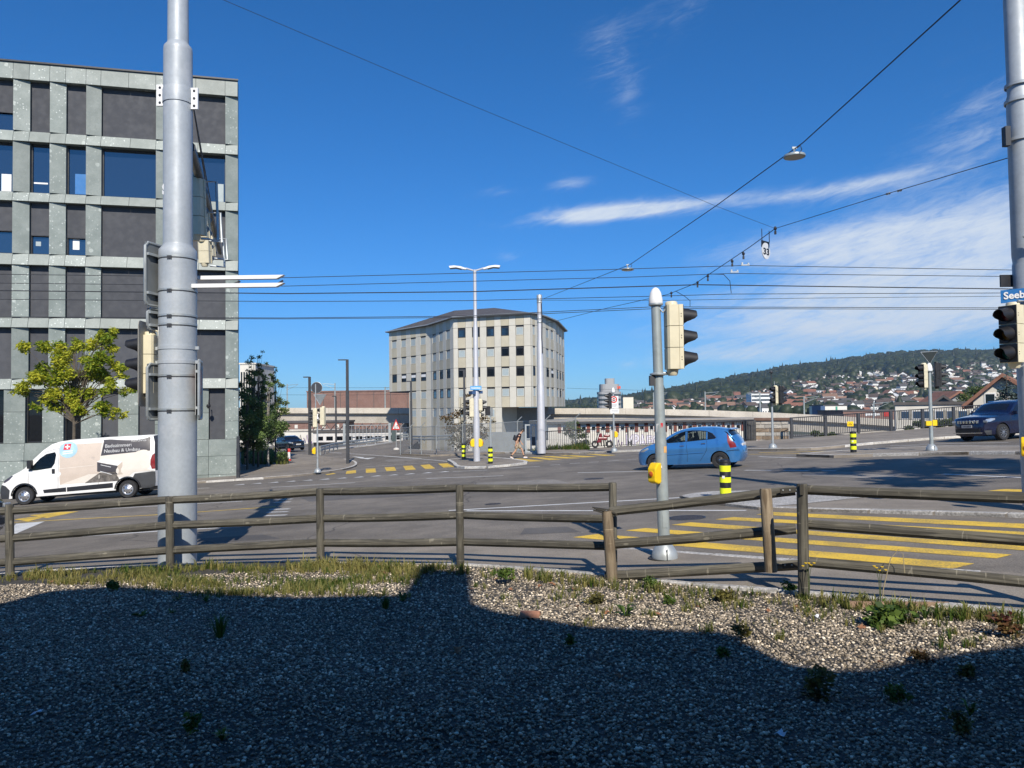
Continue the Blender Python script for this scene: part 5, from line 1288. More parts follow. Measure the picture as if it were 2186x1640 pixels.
# ---- right mast with street sign
p = G(2181, 1084, .1); D1 = p.y; z1f = lambda y: (1084 - y) / F * D1
def xr(px): return (at(px + 7, 800, D1) - p).x
mr = empty('right_mast', p, 0, 'thick grey mast at the right edge with blue street sign and signal', 'mast')
rr = .21
b = MB(); xo = -.0
b.tube([(xr(2205), 0, 0), (xr(2199), 0, z1f(565)), (xr(2199), 0, z1f(552)), (xr(2193), 0, z1f(545)), (xr(2192), 0, z1f(210)), (xr(2191), 0, z1f(200)), (xr(2190), 0, z1f(195)), (xr(2186), 0, z1f(-150))], [.235, .235, .23, .2, .2, .195, .17, .165], 32); b.build('pole', MT['mast'], mr)
for y, r in ((535, .205), (180, .2), (215, .21), (300, .215)):
    b = MB(); b.lathe([(r, 0), (r + .012, .005), (r + .012, .05), (r, .055)], (xr(2197 if y > 500 else 2191), 0, z1f(y)), n=28); b.build('collar', MT['mast'], mr)
b = MB(); b.box((xr(2149), -.1, z1f(292)), (.08, .1, .3)); b.build('mounting_plate', MT['dark_metal'], mr)
dirv = Vector((.83, -.56, 0)); sg = at(2136, 634, D1 - .1) - p
b = MB(); L = .95; hh = .2
P = [Vector(sg) + Vector((0, 0, -hh / 2)), Vector(sg) + dirv * L + Vector((0, 0, -hh / 2 + .02)), Vector(sg) + dirv * L + Vector((0, 0, hh / 2 + .02)), Vector(sg) + Vector((0, 0, hh / 2))]
b.prism(P, (.56 * .02, .83 * .02, 0)); ss = b.build('street_sign', MT['bluesign'], mr)
text('street_name', 'Seebahnstrasse', .15, MT['white'], ss, frame4(Vector(sg) + dirv * .04 + Vector((-.004, -.006, .004)), dirv + Vector((0, 0, .02)), (0, 0, 1)), .88, .004, .003)
b = MB(); q = at(2144, 600, D1 + .1) - p; b.box((q.x + .06, q.y, q.z), (.25, .03, .19)); b.build('dark_panel', MT['black'], mr)
hd = at(2151, 775, D1 - .25) - p
head(mr, (hd.x + .09, hd.y, hd.z), R(180 + 22), 3, .97)
b = MB(); b.tube([(hd.x + .12, hd.y - .1, hd.z + .93), (hd.x + .27, hd.y - .05, hd.z + .93), (hd.x + .3, hd.y - .02, hd.z - .02), (hd.x + .16, hd.y - .02, hd.z - .06)], .018, 6); b.build('hanger', MT['galv'], mr)
pb = at(2180, 955, D1 - .3) - p; push_box(mr, (pb.x + .1, pb.y, pb.z), R(228), 1.1)
b = MB(); b.tube([(xr(2165), -.25, z1f(510)), (xr(2178), -.35, z1f(520)), (xr(2190), -.3, z1f(545))], .03, 6); b.build('pipe_bend', MT['galv'], mr)

# ---- other signal poles
def sigpole(px, yb, yt, label, heads, r=.055, lift=.1, capped=True, btn=None, pm='galv', dome=True):
    p = G(px, yb, lift); H = up_h(p, yb, yt); t = empty('traffic_light', p, 0, label, 'traffic light', 'traffic lights around the junction')
    lean = .0; b = MB(); b.cyl((0, 0, 0), (0, 0, H), r, r * .85, 12); b.build('pole', MT[pm], t)
    if dome: dome_base(t, r, 1.15)
    if capped: capat(t, 0, H, .1, .85)
    for (dx_, yb_, yaw, n, sc_, blk) in heads: head(t, (dx_, 0, (yb - yb_) / F * p.y), R(yaw), n, sc_, blk)
    if btn: push_box(t, (btn[0], -.03, (yb - btn[1]) / F * p.y), R(btn[2]), 1.35)
    return t, p, H
t, p, H = sigpole(678, 1009, 895, 'signal pole on the left pavement with round and triangular sign backs', [(-.12, 912, 190, 3, 1.05, False), (.3, 908, 172, 3, 1.05, False)], btn=(-.1, 963, 200))
zz = lambda y: (1009 - y) / F * p.y
b = MB(); b.cyl((-.1, .05, zz(880)), (-.1, .05, zz(820)), .03, n=8); b.build('sign_post', MT['galv'], t)
b = MB(); b.lathe([(.29, 0), (.3, .01), (.29, .02), (0, .02)], (-.05, .1, zz(828)), (0, -1, 0), 26); q = b.build('round_sign_back', MT['dark_metal'], t)
b = MB(); b.lathe([(.29, .0), (.31, .012), (.29, .024)], (-.05, .1, zz(828)), (0, -1, 0), 26); b.build('sign_rim', MT['galv'], q)
b = MB(); x = .12; b.prism([(x - .33, .12, zz(843)), (x + .33, .12, zz(843)), (x, .12, zz(843) - .56)], (0, -.02, 0)); q = b.build('triangle_sign_back', SIGNB, t)
b = MB(); b.tube([(x - .33, .1, zz(843)), (x + .33, .1, zz(843)), (x, .1, zz(843) - .56), (x - .33, .1, zz(843))], .02, 5); b.build('sign_rim', MT['galv'], q)

t, p, H = sigpole(1650, 957, 848, 'signal pole on the back pavement left of the stone pillar front', [(.16, 862, 205, 3, .9, False), (.42, 862, 8, 3, .9, True)])
b = MB(); b.cyl((0, 0, H), (0, 0, H + 1.15), .025, n=6); b.lathe([(0, 0), (.07, .03), (.09, .08), (.05, .14), (0, .15)], (0, 0, H + 1.1), n=10); b.build('antenna', MT['dark_metal'], t)
b = MB(); b.cyl((.14, 0, H - .1), (.14, 0, H + .75), .012, n=5); b.build('whip_antenna', MT['galv'], t)
b = MB(); b.cyl((0, 0, (957 - 868) / F * p.y), (0, 0, H), .075, n=12); b.build('dark_sleeve', MT['dark_metal'], t)

t, p, H = sigpole(1989, 962, 792, 'signal pole with upside-down triangle sign back on the shaded island', [(-.22, 828, 196, 3, .92, False), (.28, 826, -12, 3, .92, True)], r=.065, pm='galvg')
zt = (962 - 752) / F * p.y; w = .3
b = MB(); b.prism([(-w, 0, zt + .0), (w, 0, zt + .02), (.02, 0, zt - .42)], (0, .02, 0)); q = b.build('triangle_sign_back', M('sign_dark', (.012, .018, .016), .5), t)
b = MB(); b.cyl((0, .03, H), (0, .03, zt), .025, n=6); b.build('sign_post', MT['galv'], t)
b = MB(); b.tube([(-w, -.01, zt), (w, -.01, zt + .02), (.02, -.01, zt - .42), (-w, -.01, zt)], .014, 5); b.build('sign_rim', MT['galv'], q)
b = MB(); b.box((-.1, -.02, (962 - 904) / F * p.y), (.2, .1, .16)); b.box((.1, -.03, (962 - 903) / F * p.y), (.16, .1, .2)); b.build('push_button_box', MT['yellow'], t)

t, p, H = sigpole(1311, 964, 838, 'signal pole with red ring prohibition sign board before the viaduct', [(-.2, 872, 186, 3, .95, True)], btn=(.05, 928, -20))
zz = lambda y: (964 - y) / F * p.y
b = MB(); x0, x1 = -.27, .28; b.box(((x0 + x1) / 2, -.1, (zz(846) + zz(872)) / 2), (x1 - x0, .02, zz(846) - zz(872))); q = b.build('sign_board', MT['white'], t)
b = MB(); b.lathe([(.135, 0), (.2, 0), (.2, .006), (.135, .006), (.135, 0)], ((x0 + x1) / 2 + .01, -.112, zz(853.5)), (0, -1, 0), 26); b.build('red_ring', MT['red'], q)
b = MB(); b.box(((x0 + x1) / 2 + .01, -.115, zz(853.5)), (.27, .006, .03)); b.build('ring_bar', MT['red'], q)
b = MB()
for z, w_ in ((zz(851), .12), (zz(856), .15)): b.box(((x0 + x1) / 2 + .01, -.115, z), (w_, .006, .05))
b.build('vehicle_symbol', MT['black'], q)
b = MB()
for k in range(3): b.box(((x0 + x1) / 2, -.113, zz(863.5 + k * 2.3)), (.42 - .06 * k, .004, .025))
b.build('small_print', M('print_grey', (.35, .35, .36), .6), q)
b = MB(); b.box((.06, -.1, zz(878)), (.5, .02, zz(874) - zz(884))); q = b.build('supplementary_plate', MT['white'], t)
b = MB()
for k in range(2): b.box((.06, -.113, zz(876.5 + k * 3)), (.38, .004, .025))
b.build('small_print', bpy.data.materials['print_grey'], q)

# ---- tall double-armed light pole on the island, with signals and street signs
p = G(1018, 985, .1); zz = lambda y: (985 - y) / F * p.y; s1 = p.y / F
lp = empty('light_pole', p, 0, 'tall pale double-armed lamp pole on the traffic island with blue street signs', 'lamp post')
b = MB(); b.lathe([(7.2 * s1, 0), (6.6 * s1, zz(812)), (5.2 * s1, zz(806)), (5.0 * s1, zz(700)), (3.8 * s1, zz(693)), (3.3 * s1, zz(575)), (0, zz(574.5))], n=20); b.build('pole', MT['mastw'], lp)
for s in (-1, 1):
    b = MB(); x = lambda d: s * d * s1
    b.tube([(x(2), 0, zz(577)), (x(20), 0, zz(571.5))], .05, 8); a_ = b.build('lamp_arm', MT['mastw'], lp)
    b = MB(); P = []
    prof = [(18, 571.5, 1.4), (28, 568.5, 2.6), (40, 566.5, 3.0), (54, 568, 2.6)]
    b.prism([(x(18), -.16, zz(572.5)), (x(30), -.16, zz(568)), (x(44), -.16, zz(566.2)), (x(55), -.16, zz(567.2)), (x(53), -.16, zz(571.5)), (x(40), -.16, zz(570.2)), (x(28), -.16, zz(573)), (x(19), -.16, zz(575))], (0, .32, 0)); lh = b.build('lamp_head', MT['white'], a_)
    b = MB(); b.prism([(x(29), -.14, zz(573.2)), (x(40), -.14, zz(570.6)), (x(53), -.14, zz(571.9)), (x(53), -.14, zz(572.6)), (x(40), -.14, zz(571.6)), (x(28), -.14, zz(574.4))], (0, .28, 0)); b.build('lamp_glass', MT['dark_metal'], a_)
b = MB(); b.box((0, -.24, zz(829)), (24 * s1, .02, 8.5 * s1)); q = b.build('street_sign', M('sign_blue_lit', (.1, .36, .68), .45), lp)  # brighter copy of the sign blue, sunlight put into the colour
text('street_name', 'Hohlstrasse', .15, MT['white'], q, frame4((-10 * s1, -.253, zz(829)), (1, 0, 0), (0, 0, 1)), 20 * s1, .004, .003)
b = MB(); b.box((-8 * s1, -.1, zz(839)), (9 * s1, .5, 7 * s1), rot=Matrix.Rotation(R(25), 3, 'Z')); b.box((8 * s1, .1, zz(838)), (7 * s1, .4, 6 * s1), rot=Matrix.Rotation(R(25), 3, 'Z')); b.build('street_sign_edge', M('sign_navy', (.04, .09, .2), .5), lp)
head(lp, (-10 * s1, 0, zz(890)), R(182), 3, 1.1); head(lp, (10 * s1, -.05, zz(877)), R(-3), 2, 1.0); head(lp, (7 * s1, .1, zz(891)), R(-5), 2, .8)
b = MB(); b.box((24 * s1, .2, zz(878)), (11 * s1, .05, 20 * s1)); b.build('backing_board', MT['black'], lp)
push_box(lp, (-5 * s1, -.05, zz(946)), R(190), 1.7); push_box(lp, (5 * s1, -.05, zz(946)), R(-10), 1.7)
# ---- thick pale mast behind it
p = G(1156, 968, .1); zz = lambda y: (968 - y) / F * p.y; s1 = p.y / F
pm = empty('span_wire_mast', p, 0, 'thick pale stepped mast behind the crossing that holds the span wires', 'mast')
b = MB(); b.lathe([(9 * s1, 0), (7.6 * s1, zz(824)), (6.6 * s1, zz(820)), (6.3 * s1, zz(730)), (5.2 * s1, zz(725)), (5.0 * s1, zz(642)), (0, zz(641))], n=22); b.build('pole', MT['mastw'], pm)
b = MB(); b.lathe([(5.8 * s1, zz(642)), (5.8 * s1, zz(630)), (5 * s1, zz(629)), (0, zz(629))], n=20); b.build('cap', MT['galv'], pm)
for y in (647, 682, 690): b = MB(); b.lathe([(5.3 * s1, 0), (5.8 * s1, .02), (5.8 * s1, .1), (5.3 * s1, .12)], (0, 0, zz(y)), n=18); b.build('band', MT['galv'], pm)
b = MB(); b.tube([(4 * s1, -5.2 * s1, zz(648)), (5 * s1, -6 * s1, zz(680)), (4 * s1, -5.6 * s1, zz(720)), (5 * s1, -6.2 * s1, zz(755))], .03, 5); b.build('cable', MT['wire'], pm)

# ---- slim dark lamp posts
def lamppost(px, yb, yt, w, arm, label, D=None, lift=.1):
    p = G(px, yb, lift) if D is None else Vector((at(px, yb, D).x, D, at(px, yb, D).z))
    s = p.y / F; H = (yb - yt) * s; t = empty('street_lamp', p, 0, label, 'street lamp', 'slim dark street lamps')
    b = MB(); b.box((0, 0, H * .35), (w * s, w * s, H * .7)); b.box((0, 0, H * .85), (w * s * .86, w * s * .86, H * .3)); b.build('post', MT['dark_metal'], t)
    if arm:
        b = MB(); b.box((-arm * s / 2, 0, H - .02), (arm * s, w * s * .9, 2.2 * s)); b.build('lamp_head', MT['dark_metal'], t)
    return t
lamppost(742.5, 990, 768, 6, 19, 'tallest dark lamp post at the pavement corner left of the ramp')
lamppost(661.5, 971, 805, 5.5, 13, 'dark lamp post just right of the black parked car')
lamppost(717.5, 950, 846, 3.2, 8, 'far thin dark lamp post before the train', D=88)
lamppost(878.5, 955, 814, 4.2, 9, 'dark lamp post at the wire fence corner by the beige building', D=70)
lamppost(992.5, 962, 790, 5, 10, 'dark lamp post behind the shrub left of the island pole', D=58)
t = lamppost(508.5, 1020, 932, 6.2, 0, 'short dark square post at the office block corner'); t.name = 'dark_post'; t['category'] = 'post'; t['label'] = 'short dark square post at the office block corner'; del t['group']
# thin grey lamp by the back pavement
p = G(1047, 985, .1)
p = Vector((at(1048, 960, 50).x, 50, gz(at(1048, 960, 50).x, 50) + .1)); s1 = p.y / F; t = empty('grey_sign_post', p, 0, 'thin grey post with small sign board behind the island bollard', 'sign post'); H = 95 * s1
b = MB(); b.cyl((0, 0, 0), (0, 0, H), .05, n=8); b.build('post', MT['galv'], t); b = MB(); b.box((.08, -.06, H - .05), (.16, .04, .55)); b.build('sign_board', SIGNB, t)
# ---- striped bollards
def bollard(px, yb, yt, w, label, lime_rows=((.14, .3), (.43, .59), (.72, .88)), lift=.1):
    p = G(px, yb, lift); s = p.y / F; H = (yb - yt) * s; r = w * s / 2; t = empty('striped_bollard', p, 0, label, 'bollard', 'black and yellow island bollards', tilt=False)
    b = MB(); b.lathe([(r, 0), (r, H * .93), (r * .93, H * .955), (r * .92, H * .98), (r * .6, H * .995), (0, H)], n=24); b.build('body', MT['black'], t)
    b = MB(); b.lathe([(r * 1.0, H * .9), (r * 1.06, H * .91), (r * 1.06, H * .935), (r * .95, H * .95)], n=24); b.build('collar', MT['black'], t)
    for a, c in lime_rows: b = MB(); b.lathe([(r, H * a), (r + .004, H * a + .002), (r + .004, H * c), (r, H * c + .002)], n=24); b.build('reflective_band', MT['lime'], t)
    b = MB(); b.box((-r * .55, -r * .84, H * .53), (r * .5, .012, H * .07), rot=Matrix.Rotation(R(-32), 3, 'Z')); b.build('label_plate', MT['white'], t)
    return t
bollard(1549, 1060, 981, 23, 'large black and lime bollard in front of the blue car', ((.08, .23), (.38, .52), (.67, .83)))
bollard(990, 979.5, 947, 8.5, 'small striped bollard left of the island lamp pole'); bollard(1047, 990, 954, 10, 'striped bollard at the right end of the island by the walking person')
bollard(1822, 966, 921, 12.5, 'striped bollard on the shaded right island before the yellow notice')
p = G(617, 984, .1); s = p.y / F; t = empty('marker_post', p, 0, 'small red and white plastic marker post before the black car', 'marker post')
b = MB(); b.lathe([(4.2 * s, 0), (4 * s, .06), (3 * s, .1), (2.6 * s, 20 * s)], n=16); b.build('white_tube', MT['white'], t)
b = MB(); b.lathe([(4.6 * s, 0), (4.4 * s, .1), (3.1 * s, .16)], n=16); b.build('red_foot', MT['red'], t)
b = MB(); b.lathe([(2.9 * s, 19 * s), (3.3 * s, 19.3 * s), (3.3 * s, 25 * s), (2.6 * s, 26 * s), (0, 26 * s)], n=16); b.build('red_head', MT['red'], t)
# ---- two-way traffic warning sign on its stone foot
D = 72; q = at(846, 957, D); s = D / F; zb = gz(q.x, D); t = empty('warning_sign', (q.x, D, zb), 0, 'red and white triangular two-way traffic sign by the ramp', 'sign')
H = at(846, 918, D).z - zb; T = at(846, 895, D).z - zb; w = 9.8 * s
b = MB(); b.cyl((0, 0, 0), (0, 0, H + .3), .035, n=8); b.build('post', MT['galv'], t); b = MB(); b.lathe([(.3, 0), (.27, .12), (.1, .2), (.04, .2)], n=14); b.build('foot', MT['kerbw'], t)
b = MB(); b.prism([(-w, -.05, H), (w, -.05, H), (0, -.05, T)], (0, .02, 0)); q_ = b.build('triangle', MT['red'], t, bevel=.0)
k = .68; cz = H + (T - H) / 3; b = MB(); b.prism([(-w * k, -.056, cz + (H - cz) * k), (w * k, -.056, cz + (H - cz) * k), (0, -.056, cz + (T - cz) * k)], (0, .003, 0)); b.build('white_field', MT['white'], q_)
b = MB()
for x, u in ((-.1, 1), (.1, -1)): b.box((x, -.06, H + .28), (.05, .006, .28)); b.prism([(x - .07, -.063, H + .28 - u * .08), (x + .07, -.063, H + .28 - u * .08), (x, -.063, H + .28 - u * .2)], (0, .004, 0))
b.build('arrows', MT['black'], q_)

# ================================================================== railings, wire fence, guard rails, stone pillar
def railing(pts, h, label, post_every, bar=.13, name='railing', postw=.09, bars_from=.1, m='dark_metal', skip=None):
    st = [Vector((x, y, gz(x, y) + .1)) for x, y in pts]; e = empty(name, st[0], 0, label, 'railing'); o = st[0]
    ss = resample([(p.x, p.y) for p in st], bar); k = 0; nb = max(1, int(post_every / bar))
    bm_ = None
    for i, q in enumerate(ss):
        z = gz(q.x, q.y) + .1 - o.z; c = (q.x - o.x, q.y - o.y)
        if i % nb == 0:
            b = MB(); b.box((c[0], c[1], z + h / 2), (postw, postw, h)); b.build('post', MT[m], e)
        else:
            if bm_ is None:
                b = MB(); b.box((0, 0, (h - .16) / 2 + .1), (.032, .032, h - .16)); w = b.build('baluster', MT[m], e); bm_ = w.data
            else: w = link('baluster', bm_, e)
            w.location = (c[0], c[1], z)
    for zz_ in (h - .03, bars_from):
        for i in range(0, len(ss) - 1, nb):
            a, c = ss[i], ss[min(i + nb, len(ss) - 1)]
            b = MB(); b.tube([(a.x - o.x, a.y - o.y, gz(*a) + .1 - o.z + zz_), (c.x - o.x, c.y - o.y, gz(*c) + .1 - o.z + zz_)], .03 if zz_ > .5 else .022, 4); b.build('rail', MT[m], e)
    return e
railing(railxy[:4], 1.3, 'dark iron railing along the back pavement behind the blue car', 2.9, .15)
railing(railxy[4:], 1.3, 'dark iron bridge railing to the right of the stone pillar', 2.6, .14, postw=.13)
q = at(1813, 905, 47.5); nb_ = empty('notice_plate', (q.x, q.y - .15, q.z - .15), R(-12), 'yellow warning notice hung on the right railing', 'notice'); b = MB(); b.box((0, 0, .15), (.36, .015, .3)); b.build('plate', MT['yellow'], nb_)
b = MB(); b.tube([(-.1, -.012, .08), (-.02, -.012, .2), (.05, -.012, .1), (.1, -.012, .18)], .012, 4); b.tube([(-.12, -.012, .1), (.1, -.012, .08)], .01, 4); b.build('pictogram', MT['black'], nb_)
# stone pillar of separate blocks
pa, pc = G(1622, 943), G(1692, 939.5); zb = gz(pa.x, pa.y) + .08; pl_ = empty('stone_pillar', ((pa.x + pc.x) / 2, pa.y + .4, zb), math.atan2(pc.y - pa.y, pc.x - pa.x), 'short sandstone block pillar at the end of the railing', 'pillar')
w = (pc - pa).length + .05; Hh = 47 / F * pa.y; dpt = 1.0
BS = [M('block_grey', (.42, .39, .34), .9, var=.18, vs=3, fine=.3, bump=.4, bs=20, orand=.2), M('block_brown', (.24, .18, .125), .9, var=.2, vs=3, fine=.3, bump=.4, bs=20, orand=.2)]
b = MB(); b.box((0, dpt / 2, Hh * .44), (w - .08, dpt - .08, Hh * .88)); b.build('mortar_core', M('mortar', (.42, .39, .33), .95), pl_)
ch = Hh * .88 / 5
for r in range(5):
    cuts = [0] + sorted(random.uniform(.2, .8) if False else f for f in ([.18, .45, .72], [.3, .62], [.42, .76], [.28, .55, .8], [.17, .5, .78])[r]) + [1]
    for a, c in zip(cuts, cuts[1:]):
        b = MB(); b.box(((a + c) / 2 * w - w / 2, dpt / 2, ch * (r + .5)), ((c - a) * w - .035, dpt, ch - .03)); b.build('block', BS[1 if r in (2, 0) and random.random() < .9 or r == 1 and random.random() < .4 else 0], pl_, bevel=.012)
for a, c in ((0, .55), (.55, 1)):
    b = MB(); b.box(((a + c) / 2 * (w + .16) - w / 2 - .08, dpt / 2, Hh * .94), ((c - a) * (w + .16) - .02, dpt + .2, Hh * .12)); b.build('cap_stone', M('cap_brown', (.15, .09, .065), .9, var=.2, vs=3, bump=.3, bs=20) if a == 0 else bpy.data.materials['cap_brown'], pl_, bevel=.02)
# dark wing wall to its left
b = MB(); q = G(1612, 943.5); b.box((q.x - .15, q.y + .6, gz(q.x, q.y) + .7), (.55, .9, 1.35)); tag(b.build('side_pier', M('dark_stone', (.06, .058, .055), .9, var=.3, vs=2, bump=.4, bs=12)), 'dark stone pier attached left of the block pillar', 'pier')  # one dark stone tone with coarse random variation
# wire fence with angled post tops
WIREM = bpy.data.materials.new('chain_link'); WIREM.use_nodes = True; t_ = WIREM.node_tree; bs_ = t_.nodes['Principled BSDF']; bs_.inputs['Base Color'].default_value = (.3, .32, .33, 1); bs_.inputs['Metallic'].default_value = .5
tr_ = nd(t_, 'ShaderNodeBsdfTransparent'); mx_ = nd(t_, 'ShaderNodeMixShader'); mx_.inputs[0].default_value = .3
t_.links.new(tr_.outputs[0], mx_.inputs[1]); t_.links.new(bs_.outputs[0], mx_.inputs[2]); t_.links.new(mx_.outputs[0], t_.nodes['Material Output'].inputs[0])
WF = [(-9.0, 61.6), (-6.1, 56.6), (2.3, 53.7), (5.2, 53.0)]
st = resample(WF, 2.1); e = empty('wire_fence', (st[0].x, st[0].y, gz(st[0].x, st[0].y)), 0, 'tall wire mesh fence with bent post tops before the shrub', 'fence'); o = e.location
for i, q in enumerate(st):
    z = gz(q.x, q.y) - o.z; b = MB(); b.tube([(q.x - o.x, q.y - o.y, z), (q.x - o.x, q.y - o.y, z + 2.2), (q.x - o.x + .32, q.y - o.y - .1, z + 2.5)], .035, 6); b.build('post', MT['galv'], e)
    if i:
        a = st[i - 1]; b = MB(); za = gz(a.x, a.y) - o.z
        b.add([(a.x - o.x, a.y - o.y, za + .05), (q.x - o.x, q.y - o.y, z + .05), (q.x - o.x, q.y - o.y, z + 2.15), (a.x - o.x, a.y - o.y, za + 2.15)], [(0, 1, 2, 3)]); b.build('mesh_panel', WIREM, e)
        b = MB(); b.tube([(a.x - o.x, a.y - o.y, za + 2.15), (q.x - o.x, q.y - o.y, z + 2.15)], .02, 4); b.build('rail', MT['galv'], e)
# cage gate by the mast
q = G(1134, 966, .1); e = empty('cage_gate', (q.x, q.y + .3, gz(q.x, q.y)), 0, 'grey tubular cage gate behind the walking person', 'gate'); w = 22 / F * q.y; h = 63 / F * q.y
b = MB()
for x in (-w / 2, 0, w / 2): b.box((x, 0, h / 2), (.1, .1, h))
b.build('upright', MT['galv'], e); b = MB()
for z in (.15, h * .5, h - .05): b.box((0, 0, z), (w - .1, .06, .08))
b.build('crossbar', MT['galv'], e); b = MB(); b.box((w * .28, -.02, h * .42), (w * .4, .05, h * .3)); b.build('lock_box', MT['dark_metal'], e)
# guard rails and sliding gate on the ramp
def guard(pts, label, zoff=.1, hh=.75):
    P = [Vector(p) for p in pts]; e = empty('guard_rail', P[0], 0, label, 'guard rail'); o = P[0]
    for a, c in zip(P, P[1:]):
        a_, c_ = a - o, c - o; t = (c - a).normalized(); n = Vector((t.y, -t.x, 0)).normalized()
        for z in (.45, .75):
            prof = [(0, 0), (.06, .05), (.0, .1), (.06, .15), (.0, .2)]; b = MB(); vs = [q + n * d + Vector((0, 0, z - .1 + h)) for q in (a_, c_) for d, h in prof]
            b.add(vs, [(k, k + 1, 6 + k, 5 + k) for k in range(4)]); s_ = b.build('beam', MT['galv'], e)
        L = (c - a).length
        for k in range(int(L / 2.5) + 1): q = a_.lerp(c_, min(1, k * 2.5 / max(L, .1))); b = MB(); b.box((q.x, q.y + .08, q.z + .4), (.09, .09, .85)); b.build('post', MT['galv'], e)
    return e
g0 = Vector((at(686, 957, 68).x, 68, gz(-18, 68))); 
def gp3(px, D): x = at(px, 900, D).x; return (x, D, gz(x, D))
guard([gp3(683, 70), gp3(720, 80), gp3(817, 92)], 'low grey guard rail along the left side of the ramp'); guard([gp3(830, 100), gp3(872, 100)], 'grey guard rail right of the ramp gate behind the warning sign'); guard([gp3(880, 88), gp3(905, 84), gp3(965, 80)], 'grey guard rail behind the wire fence left of the shrub')
b = MB(); 
e = empty('sliding_gate', gp3(735, 98), 0, 'grey barred sliding gate across the ramp', 'gate'); a_ = Vector(gp3(735, 98)); c_ = Vector(gp3(830, 98)); w = (c_ - a_).length; h = at(780, 908, 98).z - a_.z
for k in range(13):
    b = MB(); b.box((w * k / 12, 0, h / 2), (.05, .05, h)); b.build('bar', MT['galv'], e)
    if k < 12: b = MB(); b.tube([(w * k / 12, 0, .2), (w * (k + .5) / 12, 0, h - .1), (w * (k + 1) / 12, 0, .2)], .02, 4); b.build('brace', MT['galv'], e)
for z in (.15, h * .5, h): b = MB(); b.box((w / 2, .0, z), (w, .08, .09)); b.build('crossbar', MT['galv'], e)
for x in (0, w + .1): b = MB(); b.box((x, 0, h / 2 + .1), (.3, .25, h + .3)); b.build('gate_post', MT['galv'], e)
b = MB(); b.box((w + .6, 0, h / 2 + .15), (.5, .4, h + .4)); b.build('gate_motor', M('gate_green', (.06, .085, .085), .5), e)
# low retaining wall of the ramp
sheet('ramp_kerb', xy([(690, 963), (740, 958), (800, 951), (838, 945), (838, 944), (800, 949.5), (740, 956), (690, 961)]), .1, MT['kerbw'], 3, skirt=.2)
# low grey wall and white boards behind the fence
q = at(1065, 935, 66); b = MB(); b.box((q.x, q.y, q.z - 1.2), (4.6, .3, 3.4)); tag(b.build('grey_wall', M('grey_panel', (.23, .25, .26), .7, var=.08)), 'plain grey wall behind the fence left of the walking person', 'wall')
q = at(1120, 945, 70); b = MB(); b.box((q.x, q.y, q.z - 1.5), (9, .3, 3.4)); tag(b.build('white_low_wall', MT['wallwhite']), 'low whitish wall behind the walking person', 'wall')
# red scooter and cart glimpsed behind the railing
q = G(1290, 958, .1)
e = empty('red_scooter', (q.x, q.y + .9, gz(q.x, q.y) + .1), 0, 'dark red scooter parked behind the railing left of the prohibition sign', 'scooter')
b = MB(); b.box((0, 0, .62), (.62, .28, .18)); b.prism([(-.4, -.12, .35), (-.1, -.12, .35), (-.02, -.12, .95), (-.16, -.12, 1.0)], (0, .24, 0)); b.box((.28, 0, .8), (.4, .26, .16)); b.build('body', M('scooter_red', (.16, .012, .02), .35, coat=.6), e, bevel=.05)
for x in (-.5, .45): b = MB(); b.lathe([(.12, -.05), (.23, -.05), (.25, 0), (.23, .05), (.12, .05)], (x, 0, .25), (0, 1, 0), 18); b.build('wheel', MT['rubber'], e)
b = MB(); b.tube([(-.5, 0, .25), (-.28, 0, 1.05)], .03, 6); b.tube([(-.28, -.28, 1.06), (-.28, .28, 1.06)], .02, 6); b.build('fork', MT['dark_metal'], e)

# ================================================================== overhead wires
def wirepx(name, pts, r, label, cat='wire', group=None, m='wire'):
    b = MB(); P = [at(*q) for q in pts]; Q = [P[0]]
    for a, c in zip(P, P[1:]): Q += [a.lerp(c, k / 3) for k in (1, 2, 3)]
    b.tube(Q, r, 5); return tag(b.build(name, MT[m]), label, cat, group)
wl = [([(-150, 584), (610, 593), (1250, 577), (1590, 567), (2300, 579)], 25, .011, 'uppermost level trolley wire crossing the street'), ([(-150, 603), (610, 611), (1340, 592), (1560, 584), (2300, 592)], 26, .011, 'second level trolley wire from the top'),
      ([(-150, 619), (610, 627), (1000, 623), (1490, 608), (1700, 611), (2300, 619)], 26, .018, 'thickest level trolley wire, third from the top'), ([(-150, 638), (610, 644), (1000, 642), (1420, 632), (1560, 628), (2300, 625)], 28, .012, 'fourth level trolley wire, touching the tall mast tip'),
      ([(-150, 676), (610, 679), (1000, 675), (1150, 667), (1400, 655), (1480, 655.5), (2300, 658)], 32, .014, 'upper wire of the lowest pair crossing the beige roof'), ([(-150, 678), (610, 681), (1000, 678), (1150, 670.5), (1400, 659), (1480, 659), (2300, 661)], 33, .014, 'lower wire of the lowest pair crossing the beige roof'), ([(1155, 641), (1420, 641.5), (1700, 637), (2300, 631)], 40, .012, 'faint thin wire running right from the tall mast')]
for pts, D, r, lab in wl: wirepx('trolley_wire', [(x, y, D) for x, y in pts], r, lab, group='level overhead wires')
wirepx('span_wire', [(430, -20, 12.6), (1000, 222, 16), (1528, 440, 20.5), (1655, 488, 22)], .005, 'thin span wire slanting from the upper left', group='span wires')
wirepx('span_wire', [(2100, -45, 12.5), (1714, 305, 19), (1528, 440, 24), (1345, 565, 34), (1160, 638, 51.5)], .014, 'dark lamp cable slanting from the upper right to the pale mast', group='span wires')
wirepx('span_wire', [(2160, 335, 12.6), (1900, 412, 17), (1655, 488, 22)], .008, 'thin span wire from the right mast to the wire joint', group='span wires')
wirepx('span_wire', [(1655, 488, 22), (1600, 528, 23.5), (1485, 605, 28), (1425, 629, 31), (1300, 657, 38), (1165, 691, 51)], .012, 'cross-span wire with clamps running down to the pale mast', group='span wires')
